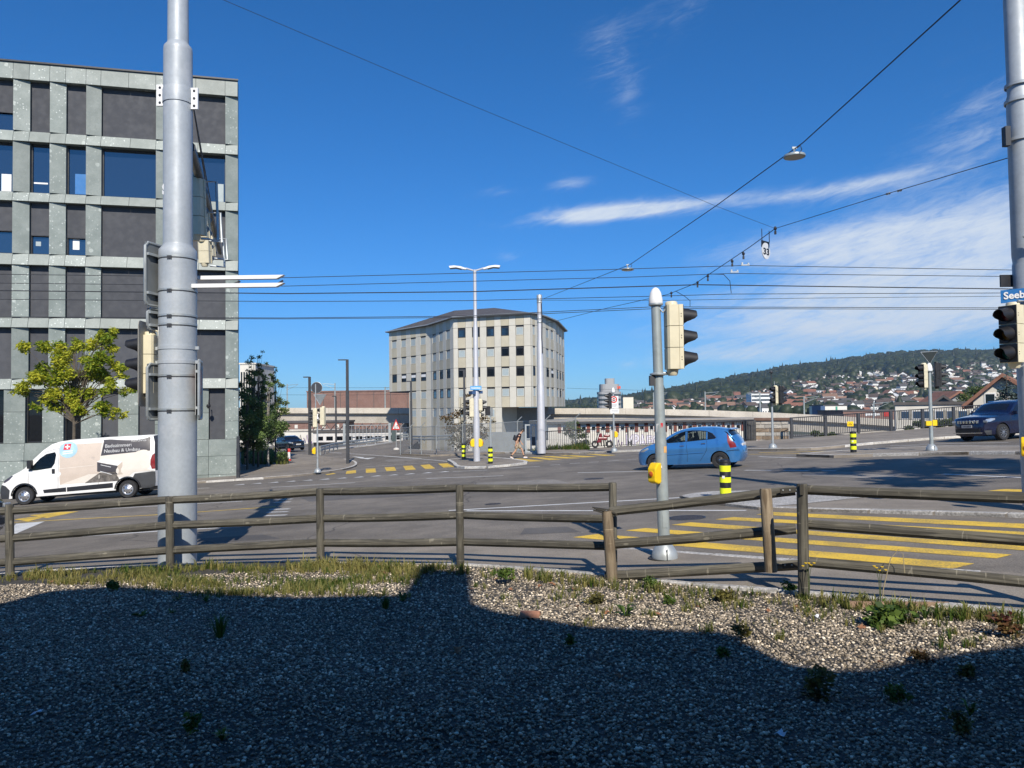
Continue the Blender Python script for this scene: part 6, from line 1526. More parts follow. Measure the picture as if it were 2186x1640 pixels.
b = MB(); q = at(1896, 413.5, 17.1); b2 = at(1920, 407, 16.6)
for k in range(2): c = q.lerp(b2, k); b.lathe([(.012, -.09), (.03, -.06), (.018, 0), (.03, .06), (.012, .09)], c, (b2 - q), 8)
tag(b.build('insulator', MT['galv']), 'pair of small insulators on the wire near the right mast', 'insulator')
for px, py, D, lab in ((1587, 542, 24, 'upper wire clamp below the oval number sign'), (1563, 558, 25, 'second wire clamp below the oval number sign'), (1511, 590, 27, 'third wire clamp on the cross-span wire'), (1489, 604, 28, 'fourth wire clamp on the cross-span wire'), (1433, 626, 30.5, 'lowest wire clamp beside the cone cap'), (1655, 488, 22, 'joint where three span wires meet')):
    q = at(px, py, D); b = MB(); b.lathe([(.015, -.06), (.04, -.03), (.05, 0), (.035, .04), (.015, .06)], q, (0, 0, 1), 8); b.box(q + Vector((0, 0, -.12)), (.05, .05, .1)); tag(b.build('wire_clamp', MT['wire']), lab, 'clamp', 'clamps on the span wires')
for pts, lab in (([(1511, 585, 26), (1545, 586, 26), (1558, 600, 26.5), (1561, 626, 27.5)], 'curved feeder cable dropping to the fourth wire'), ([(1443, 622, 30), (1462, 633, 30.5), (1473, 642, 31), (1473, 655, 32)], 'curved feeder cable beside the cone cap')): wirepx('feeder_cable', pts, .012, lab, 'cable')
for px, py, D, lab in ((1591, 566, 25, 'small white wire splice on the uppermost wire'), (1568, 581, 26, 'small white wire splice on the second wire')):
    q = at(px, py, D); b = MB()
    b.box(q, (.28, .04, .035)); b.box(q + Vector((-.1, 0, .05)), (.05, .04, .07)); b.box(q + Vector((.1, 0, .04)), (.05, .04, .06)); tag(b.build('wire_splice', MT['galv']), lab, 'splice', 'splices on the trolley wires')
def hanglamp(px, py, wpx, D, lab):
    q = at(px, py, D); r = wpx / 2 / F * D; t = empty('hanging_lamp', q, 0, lab, 'street lamp', 'lamps hung on the slanting cable')
    b = MB(); b.lathe([(r, 0), (r * 1.02, .03), (r * .97, .06), (r * .5, .085), (0, .09)], n=26); b.build('shade', MT['galvg'], t)
    b = MB(); b.lathe([(r * .95, .005), (r * .9, -.01), (0, -.015)], n=26); b.build('lamp_glass', M('lamp_lens', (.35, .34, .29), .4), t)
    b = MB(); b.cyl((0, 0, .08), (0, 0, .24), .03, n=8); b.box((0, 0, .24), (.12, .05, .05)); b.build('hanger', MT['galv'], t)
    b = MB(); b.tube([(.05, 0, .22), (.16, 0, .3), (.19, 0, .2), (.13, 0, .1)], .012, 5); b.build('cable_loop', MT['wire'], t)
hanglamp(1696, 336, 45, 19.4, 'larger round lamp hung on the cable at the upper right'); hanglamp(1340, 577, 26, 34.3, 'smaller round lamp hung on the cable above the beige building')
q = at(1635, 536, 22.3); t = empty('number_sign', q, R(44), 'oval white sign numbered 33 hanging from the span wire', 'sign')
b = MB(); P = []
for k in range(20): w = 2 * math.pi * k / 20; P.append((math.cos(w) * .24, -.01, math.sin(w) * .24))
b.prism(P, (0, .02, 0)); b.build('disc', M('number_disc', (.62, .64, .66), .5), t); b = MB(); b.box((0, .012, .19), (.46, .02, .2)); b.build('dark_plate', MT['black'], t)
b = MB()
for x in (-.22, .22): b.cyl((x, 0, .28), (x, 0, .62), .012, n=5)
b.build('hanger_rod', MT['wire'], t)
text('number', '33', .26, MT['black'], t, frame4((-.17, -.014, -.03), (1, 0, 0), (0, 0, 1)), .34, .008, .003)

# ================================================================== weathered wooden fence
def uvtube(b, name, m, parent, along):
    o = b.build(name, m, parent); me = o.data; uv = me.uv_layers.new(name='UVMap'); al = Vector(along).normalized(); sd_ = al.orthogonal().normalized(); s2 = al.cross(sd_)
    for l in me.loops: c = me.vertices[l.vertex_index].co; uv.data[l.index].uv = (c.dot(al), math.atan2(c.dot(s2) % 1.0 if False else (c - al * c.dot(al)).dot(s2) * 1.0, 1) + (c - al * c.dot(al)).dot(sd_) * 1.0)
    return o
fe = empty('wooden_fence', G(983, 1214, .05), 0, 'long weathered log fence with three rails along the gravel bed', 'fence'); fo = fe.location
def wpost(par, o, pt_, top, r, m='wood', square=False):
    a = Vector(pt_) - o; c = Vector(top) - o; b = MB(); t = (c - a).normalized()
    b.tube([a, a.lerp(c, .5), c - t * .02, c], [r, r * .99, r * .97, r * .88], 10); return uvtube(b, 'post', MT[m], par, t)
def wrail(par, o, a, c, r, m='wood'):
    a = Vector(a) - o; c = Vector(c) - o; b = MB(); mid = a.lerp(c, .5) + Vector((0, 0, random.uniform(-.012, .012)))
    b.tube([a, a.lerp(c, .25) + (mid - a.lerp(c, .5)) * .7, mid, a.lerp(c, .75) + (mid - a.lerp(c, .5)) * .7, c], [r, r * 1.02, r, r * 1.01, r * .99], 8, smooth=True); return uvtube(b, 'rail', MT[m], par, c - a)
posts = [(-330, 1112, 1262), (22, 1077, 1234), (364, 1060, 1216), (685, 1043, 1209), (983, 1035, 1216), (1309, 1030, 1232)]
railsy = [(1089.5 + 23, 1150 + 22, 1200 + 20), (1090.5, 1149, 1200), (1067.5, 1121.5, 1175), (1050, 1107, 1159), (1042.2, 1100, 1157), (1040, 1108, 1166)]
PB = []
for k, (x, yt, yb) in enumerate(posts):
    g = G(x, yb, .05); wpost(fe, fo, g - Vector((0, 0, .25)), at(x - (2 if k < 5 else 1), yt, g.y), 8.6 / F * g.y); PB.append(g)
for k in range(5):
    for j in range(3):
        a, c = at(posts[k][0] + 4, railsy[k][j], PB[k].y + .04), at(posts[k + 1][0] - 4, railsy[k + 1][j], PB[k + 1].y + .04)
        wrail(fe, fo, a, c, 8.9 / F * (PB[k].y + PB[k + 1].y) / 2)
# broken leaning bay
fq = empty('broken_fence_bay', G(1308, 1242, .05), 0, 'leaning broken fence bay with splintered posts beside the signal pole', 'fence'); o2 = fq.location
g1 = G(1308, 1243, .05); wpost(fq, o2, g1 - Vector((0, 0, .1)), at(1296, 1091, g1.y + .02), .062, 'woodbrown')
D2 = 7.86; wpost(fq, o2, at(1646, 1221, D2), at(1634, 1043, D2 + .03), .062, 'woodbrown')
for (y0, y1, xa, xc) in ((1092, 1047, 1303, 1697), (1160, 1129, 1290, 1699), (1227, 1206, 1293, 1706)):
    a, c = at(xa, y0 + (3 if y0 > 1100 else 0), g1.y + .09), at(xc, y1, 7.98); wrail(fq, o2, a, c, .054)
b = MB(); a = at(1272, 1086, g1.y + .05) - o2; c = at(1312, 1096, g1.y) - o2
for k in range(4): b.box(a.lerp(c, .5) + Vector((random.uniform(-.02, .02), random.uniform(-.04, .04), -.02 + k * .013)), (.24, .035, .012), rot=Matrix.Rotation(R(14 + random.uniform(-5, 5)), 3, 'Y'))
o_ = b.build('splintered_end', MT['rustdark'], fq)
for px, py, D in ((1682, 1046, 7.96), (1686, 1205, 7.96)):
    q = at(px, py, D) - o2; b = MB(); b.box(q + Vector((0, -.045, 0)), (.19, .012, .05), rot=Matrix.Rotation(R(-5), 3, 'Y')); pl2 = b.build('steel_plate', MT['rustdark'], fq)
    b = MB()
    for x in (-.07, 0, .07): b.lathe([(.008, 0), (.008, .006), (0, .007)], q + Vector((x, -.052, .004)), (0, -1, 0), 8)
    b.build('screw', MT['galv'], pl2)
# right bay
fr_ = empty('right_fence_bay', G(1716, 1275, .05), 0, 'right-hand weathered log fence bay running out of the picture', 'fence'); o3 = fr_.location
g2 = G(1716, 1275, .05); wpost(fr_, o3, g2 - Vector((0, 0, .15)), at(1712, 1033, g2.y), 11.8 / F * g2.y)
g3 = at(2330, 1330, 6.1); wpost(fr_, o3, (g3.x, g3.y, bz(g3.x, g3.y) - .15), at(2330, 1028, 6.1), .058)
for y0, y1 in ((1046, 1067), (1119.5, 1164), (1200, 1256)): wrail(fr_, o3, at(1722, y0, g2.y + .04), at(2326, y1, 6.15), 11.6 / F * 6.9)
b = MB(); q = at(1706, 1044, g2.y) - o3; b.box(q + Vector((0, -.06, 0)), (.035, .012, .1)); b.build('steel_plate', MT['rustdark'], fr_)
# ================================================================== vehicles
def wheel(parent, x, y, r, wd, style, side):
    b = MB(); s = side
    b.lathe([(r * .62, -wd / 2), (r * .93, -wd / 2), (r, -wd * .36), (r, wd * .36), (r * .93, wd / 2), (r * .62, wd / 2)], (0, 0, 0), (0, 1, 0), 28); w = b.build('tyre', MT['rubber'], parent); w.location = (x, y, r); w.name = 'wheel'
    b = MB(); o = s * wd * .42
    rm = MT['alloy'] if style in ('steel', 'spoke') else M('wheel_dark', (.03, .03, .032), .5) if 'wheel_dark' not in bpy.data.materials else bpy.data.materials['wheel_dark']
    if style == 'spoke':
        b.lathe([(r * .66, 0), (r * .64, s * .012), (r * .58, s * .012), (r * .57, -s * .03)], (0, o, 0), (0, 1, 0), 26)
        for k in range(10):
            a = 2 * math.pi * k / 10; b.box((math.cos(a) * r * .33, o, math.sin(a) * r * .33), (r * .56, .02, r * .055), rot=Matrix.Rotation(-a, 3, 'Y'))
        b.lathe([(r * .12, 0), (r * .1, s * .015), (0, s * .016)], (0, o, 0), (0, 1, 0), 14)
    else:
        b.lathe([(r * .66, 0), (r * .64, s * .014), (r * .56, s * .012), (r * .5, -s * .02), (r * .3, s * .004), (r * .16, s * .02), (r * .1, s * .03), (0, s * .031)], (0, o, 0), (0, 1, 0), 26)
    b.build('rim', rm, w)
    b = MB()
    if style == 'spoke': b.lathe([(r * .58, 0), (0, 0)], (0, o - s * .04, 0), (0, 1, 0), 20)
    else:
        for k in range(8 if style == 'steel' else 5):
            a = 2 * math.pi * (k + .5) / (8 if style == 'steel' else 5); b.lathe([(r * .06, 0), (r * .055, s * .004), (0, s * .005)], (math.cos(a) * r * .42, o - s * .006, math.sin(a) * r * .42), (0, 1, 0), 8)
    b.build('rim_holes', MT['black'], w)
    if style == 'dark': b = MB(); b.lathe([(r * .1, 0), (r * .1, s * .01), (r * .05, s * .012)], (0, o + s * .03, 0), (0, 1, 0), 14); b.build('hub_cap', MT['chrome'], w)
    return w
class Car:
    """a body shell whose side is cut from a profile and bowed in plan; s runs from the nose (0) to the tail (L)"""
    def __init__(c, e, L, Wd, prof, belt, tumble, paint, endr=.28, bow=.05, crown=.05):
        c.e, c.L, c.W, c.prof, c.belt, c.tumble, c.paint = e, L, Wd / 2, prof, belt, tumble, paint; c.endr, c.bow, c.crown = endr, bow, crown
    def w(c, s, z):
        t = (s - c.L / 2) / (c.L / 2); k = 1 - c.bow * t * t - c.endr * abs(t) ** 9
        q = c.W * k
        if z > c.belt: q -= (z - c.belt) * c.tumble + max(0, z - c.belt - .3) ** 2 * .12
        if z < .45: q -= (.45 - z) * .12
        q += .018 * math.exp(-((z - c.belt * .78) / .12) ** 2)
        return max(q, .1)
    def P(c, s, z, side=-1, off=0.): return (s - c.L / 2, side * (c.w(s, z) + off), z)
    def side(c, arches, cuts, step=.07):
        """cuts: list of (name, polygon, material)"""
        outline = list(c.prof)
        bot = [(s, z) for s, z in c.bottom]
        arc = []
        loops = [outline + bot] + [poly for _, poly, _ in cuts]
        ap = []
        for (sx, r, zc) in arches:
            lp = [(sx + r * math.cos(R(a)), zc + r * math.sin(R(a))) for a in range(180, -1, -15)] + [(sx + r, -.2), (sx - r, -.2)]
            ap.append(lp); loops.append(lp)
        v2, tr = tri_regions(loops, step, 0, c.L, 0, max(z for _, z in c.prof))
        full = outline + bot; groups = {}
        for t in tr:
            m = (sum(v2[i][0] for i in t) / 3, sum(v2[i][1] for i in t) / 3)
            if not inside(m, full) or any(inside(m, a) for a in ap): continue
            nm = 'body'
            for name, poly, mt in cuts:
                if inside(m, poly): nm = name
            groups.setdefault(nm, []).append(t)
        c.sides = (v2, groups); return groups
    def build(c, arches, cuts, glasszones, strip_mats):
        g = c.side(arches, cuts); v2, groups = c.sides
        body = MB()
        for sd in (-1, 1): body.add([c.P(s, z, sd) for s, z in v2], groups['body'], 0, True)
        # strip across the car along the profile
        pr = c.prof; n = 11; vs = []; ks = [-1 + 2 * k / (n - 1) for k in range(n)]
        for i, (s, z) in enumerate(pr):
            a = Vector(pr[max(i - 1, 0)]); d = Vector(pr[min(i + 1, len(pr) - 1)]); t = (d - a).normalized(); nr = Vector((-t.y, t.x))
            w = c.w(s, z); cr = c.crown * (1 + 1.6 * abs(nr.x))
            for k in ks: q = (1 - abs(k) ** 2.4) * cr; vs.append((s - c.L / 2 + nr.x * q, k * w, z + nr.y * q))
        zones = {}
        for i in range(len(pr) - 1):
            for k in range(n - 1):
                nm = 'body'
                for (name, i0, i1, k0) in glasszones:
                    if i0 <= i < i1 and k0 <= k < n - 1 - k0: nm = name
                zones.setdefault(nm, []).append((i * n + k, i * n + k + 1, (i + 1) * n + k + 1, (i + 1) * n + k))
        body.add(vs, zones['body'], 0, True)
        ob = body.build('body', c.paint, c.e, angle=60); me = ob.data
        bm = bmesh.new(); bm.from_mesh(me); bmesh.ops.remove_doubles(bm, verts=bm.verts, dist=.004); bmesh.ops.delete(bm, geom=[v for v in bm.verts if not v.link_faces], context='VERTS'); bmesh.ops.recalc_face_normals(bm, faces=bm.faces); bm.to_mesh(me); bm.free(); me.set_sharp_from_angle(angle=R(60))
        for name, poly, mt in cuts:
            if name not in groups: continue
            for sd in (-1, 1):
                b = MB(); b.add([c.P(s, z, sd, -.006) for s, z in v2], groups[name], 0, True); o = b.build(name, mt, c.e); bm = bmesh.new(); bm.from_mesh(o.data); bmesh.ops.delete(bm, geom=[v for v in bm.verts if not v.link_faces], context='VERTS'); bm.to_mesh(o.data); bm.free()
        for (name, i0, i1, k0) in glasszones:
            if name in zones and name not in [q[0] for q in strip_mats[1:] if False]:
                b = MB(); b.add(vs, zones[name], 0, True); o = b.build(name, dict(strip_mats)[name], c.e); bm = bmesh.new(); bm.from_mesh(o.data); bmesh.ops.delete(bm, geom=[v for v in bm.verts if not v.link_faces], context='VERTS'); bm.to_mesh(o.data); bm.free(); zones.pop(name)
        # dark wheel wells and floor
        b = MB()
        for sx, r, zc in arches:
            for sd in (-1, 1):
                q = []; yo = sd * (c.w(sx, .5) - .01); yi = sd * (c.W * .45)
                for a in range(190, -11, -20): q.append((sx - c.L / 2 + r * 1.0 * math.cos(R(a)), zc + r * 1.0 * math.sin(R(a))))
                b.add([(x, yo, z) for x, z in q] + [(x, yi, z) for x, z in q], [(k, k + 1, len(q) + k + 1, len(q) + k) for k in range(len(q) - 1)] + [tuple(range(len(q), 2 * len(q)))])
        b.box((0, 0, .3), (c.L * .9, c.W * 1.4, .12)); b.build('underbody', MT['black'], c.e)
        return ob
    def patch(c, name, poly, m, off=.006, side=-1, parent=None, step=.12):
        xs = [p[0] for p in poly]; zs = [p[1] for p in poly]; v2, tr = tri_regions([poly], step, min(xs), max(xs), min(zs), max(zs))
        kp = [t for t in tr if inside((sum(v2[i][0] for i in t) / 3, sum(v2[i][1] for i in t) / 3), poly)]
        b = MB(); b.add([c.P(s, z, side, off) for s, z in v2], kp, 0, True); o = b.build(name, m, parent or c.e); bm = bmesh.new(); bm.from_mesh(o.data); bmesh.ops.delete(bm, geom=[v for v in bm.verts if not v.link_faces], context='VERTS'); bm.to_mesh(o.data); bm.free(); return o
    def seam(c, pts, r=.006, m='black', name='door_seam', off=.0, sides=(-1, 1)):
        for sd in sides:
            P = []
            for a, d in zip(pts, pts[1:]): P += [c.P(a[0] + (d[0] - a[0]) * k / 4, a[1] + (d[1] - a[1]) * k / 4, sd, off) for k in range(4)]
            P.append(c.P(*pts[-1], sd, off)); b = MB(); b.tube(P, r, 4); b.build(name, MT[m], c.e)
    def handle(c, s, z, m, sides=(-1, 1), L=.16):
        for sd in sides: p = Vector(c.P(s, z, sd, .02)); b = MB(); b.box(p, (L, .025, .03)); b.build('door_handle', m, c.e, bevel=.008)
    def mirror(c, s, z, m, sz=(.16, .2, .15)):
        for sd in (-1, 1):
            p = Vector(c.P(s, z, sd, .1)); b = MB(); b.box(p, (sz[0], sz[1], sz[2])); b.box(p + Vector((0, -sd * .12, -.04)), (.06, .12, .04)); b.build('mirror', m, c.e, bevel=.03)
def arc_pts(x0, z0, x1, z1, bulge, n=5):
    o = []
    for k in range(n + 1):
        t = k / n; o.append((x0 + (x1 - x0) * t, z0 + (z1 - z0) * t + bulge * 4 * t * (1 - t)))
    return o
def densify(p, step=.12):
    o = []
    for a, c in zip(p, p[1:]):
        L = math.dist(a, c); k = max(1, int(L / step)); o += [(a[0] + (c[0] - a[0]) * j / k, a[1] + (c[1] - a[1]) * j / k) for j in range(k)]
    return o + [p[-1]]
def zone(prof, s0, s1, zmin=0):
    ii = [i for i, (s, z) in enumerate(prof) if s0 <= s <= s1 and z >= zmin]; return min(ii), max(ii)
def seats(e, L, rows, m, z=.55):
    for x in rows:
        for y in (-.36, .36):
            b = MB(); b.box((x, y, z), (.45, .45, .16)); b.box((x + .24, y, z + .32), (.13, .43, .55), rot=Matrix.Rotation(R(12), 3, 'Y')); b.box((x + .33, y, z + .68), (.09, .25, .18)); b.build('seat', m, e, bevel=.04)

# ---- light blue hatchback
p = G(1480, 999)
e = empty('blue_hatchback', (p.x, p.y, gz(p.x, p.y)), R(-29), 'light blue five-door hatchback driving left across the junction', 'car', tilt=True)
pr = densify([(.06, .22), (.0, .36), (-.0, .52), (.05, .66), (.16, .77), (.34, .85), (.62, .96), (.9, 1.04), (1.02, 1.08), (1.3, 1.25), (1.55, 1.38), (1.8, 1.455), (2.1, 1.5), (2.5, 1.51), (2.9, 1.475), (3.2, 1.42), (3.42, 1.36), (3.5, 1.31), (3.62, 1.15), (3.74, .98), (3.79, .84), (3.85, .72), (3.88, .55), (3.86, .36), (3.78, .24)], .11)
c = Car(e, 3.88, 1.68, pr, .96, .36, MT['carblue'], .28, .05, .03); c.bottom = densify([(3.7, .21), (2.0, .19), (.2, .2)], .2)
fwin = arc_pts(1.06, .99, 1.95, 1.40, .055, 6) + [(1.95, 1.02)]; rwin = [(2.02, 1.02), (2.02, 1.41)] + arc_pts(2.02, 1.41, 2.72, 1.36, .012, 4)[1:] + [(2.72, 1.06)]; qwin = [(2.77, 1.06), (2.77, 1.35), (2.9, 1.3), (3.03, 1.2), (3.08, 1.12), (3.04, 1.08)]
tail = [(3.46, 1.26), (3.51, 1.19), (3.66, .97), (3.74, .88), (3.77, .74), (3.56, .73), (3.48, .96)]
hl = [(.13, .70), (.2, .76), (.5, .87), (.52, .80), (.3, .70)]
z0, z1 = zone(pr, 1.08, 1.72, 1.0); z2, z3 = zone(pr, 3.48, 3.73, .98)
c.build([(.72, .345, .30), (3.17, .345, .30)], [('front_side_window', fwin, MT['carglass']), ('rear_side_window', rwin, MT['carglass']), ('quarter_window', qwin, MT['carglass_d']), ('tail_light', tail, MT['lamp_red']), ('headlight', hl, MT['lamp_clear']), ('rear_window_corner', [(3.36, 1.335), (3.46, 1.31), (3.52, 1.25), (3.66, 1.08), (3.735, .97), (3.68, .97), (3.52, 1.2)], MT['carglass_d'])], [('windscreen', z0, z1, 1), ('rear_window', z2, z3, 0)], [('windscreen', MT['carglass']), ('rear_window', MT['carglass_d'])])
for sx in (.72, 3.17):
    for sd in (-1, 1): wheel(e, sx - 1.94, sd * .735, .30, .19, 'dark', sd)
c.seam([(1.04, .98), (.98, .8), (1.05, .5), (1.1, .3)]); c.seam([(1.985, 1.4), (1.985, 1.0), (2.0, .6), (1.97, .28)]); c.seam([(2.74, 1.05), (2.75, .85), (2.72, .68), (2.6, .5), (2.45, .3)]); c.seam([(1.06, 1.0), (1.5, 1.02), (2.4, 1.05), (3.04, 1.09)], .009)
c.seam([(1.06, 1.0)] + arc_pts(1.06, .99, 1.95, 1.40, .055, 6) + [(2.3, 1.425), (2.72, 1.37), (2.95, 1.27), (3.08, 1.12)], .012, name='window_seal')
c.seam([(1.12, .56), (1.9, .58), (2.6, .6)], .022, name='rub_strip', m='black' if False else 'bluesign'); 
for o in e.children:
    if o.name.startswith('rub_strip'): o.data.materials[0] = MT['carblue']
c.handle(1.82, .88, MT['chrome']); c.handle(2.62, .93, MT['chrome']); c.mirror(1.2, 1.03, MT['carblue'], (.12, .17, .12))
b = MB(); b.box((1.945, 0, .8), (.03, .54, .13)); pt_ = b.build('number_plate', MT['white'], e); b = MB()
for k in range(6): b.box((1.962, -.2 + k * .08, .8), (.004, .045, .07))
b.build('plate_print', M('plate_grey', (.35, .33, .34), .6), pt_)
b = MB(); b.box((1.60, 0, 1.405), (.16, 1.06, .03), rot=Matrix.Rotation(R(14), 3, 'Y')); b.build('roof_spoiler', MT['carblue'], e, bevel=.015)
b = MB(); b.tube([(1.73, -.1, 1.14), (1.80, .25, 1.0), (1.78, .5, 1.02)], .012, 5); b.build('rear_wiper', MT['black'], e)
c.patch('fuel_flap', [(3.2 + .09 * math.cos(R(a)), .93 + .08 * math.sin(R(a))) for a in range(0, 360, 30)], MT['carblue'], .006)
c.seam([(3.42, .62), (3.7, .64), (3.84, .63)], .012, 'black', 'bumper_line')
SEATM = M('seat_grey', (.035, .034, .036), .9); seats(e, 3.88, (-.25, .75), SEATM); e.scale = (.94,) * 3
b = MB(); b.lathe([(.11, -.14), (.13, 0), (.12, .1), (.06, .16), (0, .17)], (-.2, .33, 1.22), n=14); dv = b.build('driver_head', MT['skin'], e); dv.name = 'dashboard'; bpy.data.objects.remove(dv)
b = MB(); b.box((-.78, 0, .86), (.4, 1.25, .2)); b.build('dashboard', MT['black'], e, bevel=.05); b = MB(); b.lathe([(.16, -.012), (.175, 0), (.16, .012), (.145, 0), (.16, -.012)], (-.5, -.36, .95), (.85, 0, .5), 20); b.build('steering_wheel', MT['black'], e)

# ---- white panel van with printed side
p = G(163, 1066); p = Vector((p.x + .85, p.y - .6, gz(p.x + .85, p.y - .6)))
e = empty('panel_van', p, R(5), 'white panel van with printed bathroom advert on its side', 'van', tilt=True); VL = 6.1
pr = densify([(.05, .28), (-.0, .45), (.02, .7), (.08, .85), (.2, 1.02), (.5, 1.2), (.85, 1.36), (1.02, 1.46), (1.35, 1.8), (1.75, 2.17), (2.05, 2.38), (2.35, 2.47), (2.8, 2.51), (4.2, 2.53), (5.8, 2.52), (6.02, 2.47), (6.08, 2.2), (6.1, 1.2), (6.1, .6), (6.08, .42)], .14)
c = Car(e, VL, 2.0, pr, 1.45, .1, MT['vanwhite'], .1, .03, .035); c.bottom = densify([(5.9, .36), (3.0, .33), (.2, .28)], .25)
bum = [(-.05, .2), (-.05, .78), (.1, .86), (.25, .8), (.42, .62), (.36, .25)]; hl = [(.16, .96), (.24, 1.06), (.5, 1.22), (.58, 1.2), (.42, 1.04), (.22, .93)]
fw = [(1.16, 1.36), (1.3, 1.5), (1.62, 1.84), (1.86, 2.0), (2.2, 2.06), (2.25, 1.95), (2.2, 1.6), (2.08, 1.42), (1.5, 1.36)]
rb_ = [(5.2, .4), (5.22, .8), (5.32, .98), (6.12, 1.02), (6.12, .3)]; tl = [(6.12, 1.12), (5.98, 1.12), (5.92, 1.3), (5.93, 1.5), (6.0, 1.7), (6.12, 1.78)]
z0, z1 = zone(pr, 1.0, 2.0, 1.46)
PRD = M('rear_door_wrap', (.06, .058, .062), .45); sk1 = [(1.72, .56), (1.76, .42), (2.62, .42), (2.62, .6)]; sk2 = [(2.65, .6), (2.65, .42), (4.45, .46), (4.45, .66)]
c.build([(.98, .47, .36), (5.02 - .0, .47, .36)], [('front_bumper', bum, MT['plastic_g']), ('headlight', hl, M('headlight_dark', (.07, .07, .1), .15, coat=1)), ('front_side_window', fw, MT['carglass']), ('rear_bumper', rb_, MT['plastic_g']), ('tail_light', tl, MT['lamp_red']), ('side_trim', sk1, MT['black']), ('side_trim_rear', sk2, MT['black'])], [('windscreen', z0, z1, 0), ('rear_doors', *zone(pr, 6.0, 6.2, 1.0), 0)], [('windscreen', MT['carglass_d']), ('rear_doors', PRD)])
for sx in (.98, 5.02):
    for sd in (-1, 1): wheel(e, sx - VL / 2, sd * .87, .36, .23, 'steel', sd)
PRN = [M('print_beige', (.56, .47, .39), .45, var=.03), M('print_pale', (.68, .62, .54), .45, var=.03), M('print_dark', (.05, .045, .05), .45, var=.05), M('print_blue', (.36, .55, .66), .45), M('print_red', (.6, .04, .06), .45), M('print_wood', (.13, .115, .1), .5, var=.5, vs=6), M('print_shade', (.5, .42, .34), .5, var=.05), M('print_line', (.48, .41, .35), .5)]
pp = lambda n, P, m, o: c.patch(n, P, m, o)
A = pp('advert_print', densify([(2.38, .72), (2.38, 2.33), (4.02, 2.33), (3.9, .78)], .3), PRN[0], .004)
pp('advert_print', densify([(3.9, .78), (4.02, 2.33), (5.92, 2.33), (5.9, 1.06), (5.3, 1.04), (5.1, .9), (4.6, .85)], .3), PRN[1], .005)
pp('advert_print', [(2.4, .72), (3.86, 1.18), (3.86, .9), (3.6, .74)], PRN[1], .006); pp('advert_print', [(3.35, .72), (3.95, 1.1), (4.55, 1.1), (4.75, .72)], PRN[5], .008)
pp('advert_print', [(3.86, 1.54), (3.86, 1.16), (4.65, .98), (4.66, 1.34)], PRN[2], .009); pp('advert_print', [(3.84, 1.56), (4.1, 1.66), (4.85, 1.5), (4.66, 1.34)], MT['vanwhite'], .0095); pp('advert_print', [(4.66, 1.34), (4.85, 1.5), (4.85, .98), (4.66, .98)], PRN[6], .009)
for a, q in (((4.0, 1.42), (4.4, 1.3)), ((3.98, 1.16), (4.42, 1.0))): c.seam([a, q], .012, 'white', 'print_handle', .012, (-1,))
pp('advert_print', [(4.1, 2.36), (4.08, 2.44), (5.92, 2.44), (5.92, 1.88), (4.0, 1.79)], PRN[2], .01)
pp('advert_print', [(3.3, .74 + .9), (3.34, 2.32), (3.37, 2.32), (3.34, 1.64)], PRN[7], .006)
pp('advert_print', [(2.38, 1.36), (3.8, 1.42), (3.8, 1.44), (2.38, 1.38)], PRN[1], .0062); pp('advert_print', [(3.55, 1.72), (3.56, 2.2), (3.6, 2.2), (3.58, 1.72)], PRN[6], .0064); pp('advert_print', [(3.62, 1.7), (3.64, 1.78), (3.78, 1.76), (3.74, 1.64)], PRN[7], .0066)
pp('advert_print', [(2.72 + .36 * math.cos(R(a)), 2.12 + .33 * math.sin(R(a))) for a in range(0, 360, 20) if math.cos(R(a)) > -.95], PRN[3], .0085)
pp('flag_badge', [(2.52, 2.12), (2.56, 2.36), (2.82, 2.36), (2.79, 2.12)], PRN[4], .011); pp('flag_cross', [(2.58, 2.22), (2.77, 2.22), (2.77, 2.27), (2.58, 2.27)], MT['white'], .0135); pp('flag_cross', [(2.65, 2.155), (2.7, 2.155), (2.7, 2.335), (2.65, 2.335)], MT['white'], .0137)
for z in (2.02, 1.94): pp('print_line', [(2.5, z), (2.9, z + .03), (2.9, z + .065), (2.5, z + .035)], MT['white'], .0125)
def vantext(s, s0, z, size, width, m, bold):
    me = text_mesh(s, size, .001, bold); me.materials.clear(); me.materials.append(m); xs = [v.co.x for v in me.vertices]; k = width / (max(xs) - min(xs))
    for v in me.vertices:
        ss = s0 + (v.co.x - min(xs)) * k; zz_ = z + v.co.y; q = c.P(ss, zz_, -1, .016); v.co = q
    return link('lettering', me, e)
vantext('Badezimmer:', 4.16, 2.17, .19, 1.05, MT['white'], .004); vantext('Neubau & Umbau', 4.13, 1.965, .19, 1.4, MT['white'], .004); vantext('stein,hrek', 5.18, 2.33, .13, .6, MT['white'], .002)
c.seam([(1.2, 1.3), (1.15, .95), (1.2, .5)], .006, 'plastic_g'); c.seam([(2.3, .45), (2.33, 1.2), (2.36, 2.2), (2.1, 2.16), (1.8, 2.06)], .007, 'plastic_g'); c.seam([(3.88, .5), (3.9, 2.35)], .005, 'plastic_g'); c.seam([(.0 + 1.2, .95), (3.8, 1.0), (5.2, 1.05)], .012, 'white', 'body_crease', -.006); c.seam([(2.4, 2.0), (5.9, 2.02)], .008, 'white', 'body_crease', -.004)
for o in e.children:
    if o.name.startswith('body_crease'): o.data.materials[0] = MT['vanwhite']
b = MB(); q = Vector(c.P(2.15, 1.28, -1, .012)); b.box(q, (.12, .03, .2)); b.build('door_handle', MT['black'], e, bevel=.02)
c.mirror(1.28, 1.62, MT['black'], (.16, .2, .34)); seats(e, VL, (-1.1,), SEATM, .95); e.scale = (.97,) * 3
b = MB(); b.box((-1.7, 0, 1.25), (.5, 1.6, .22)); b.build('dashboard', MT['black'], e, bevel=.05)
for q_ in ((.18, .14),): pass
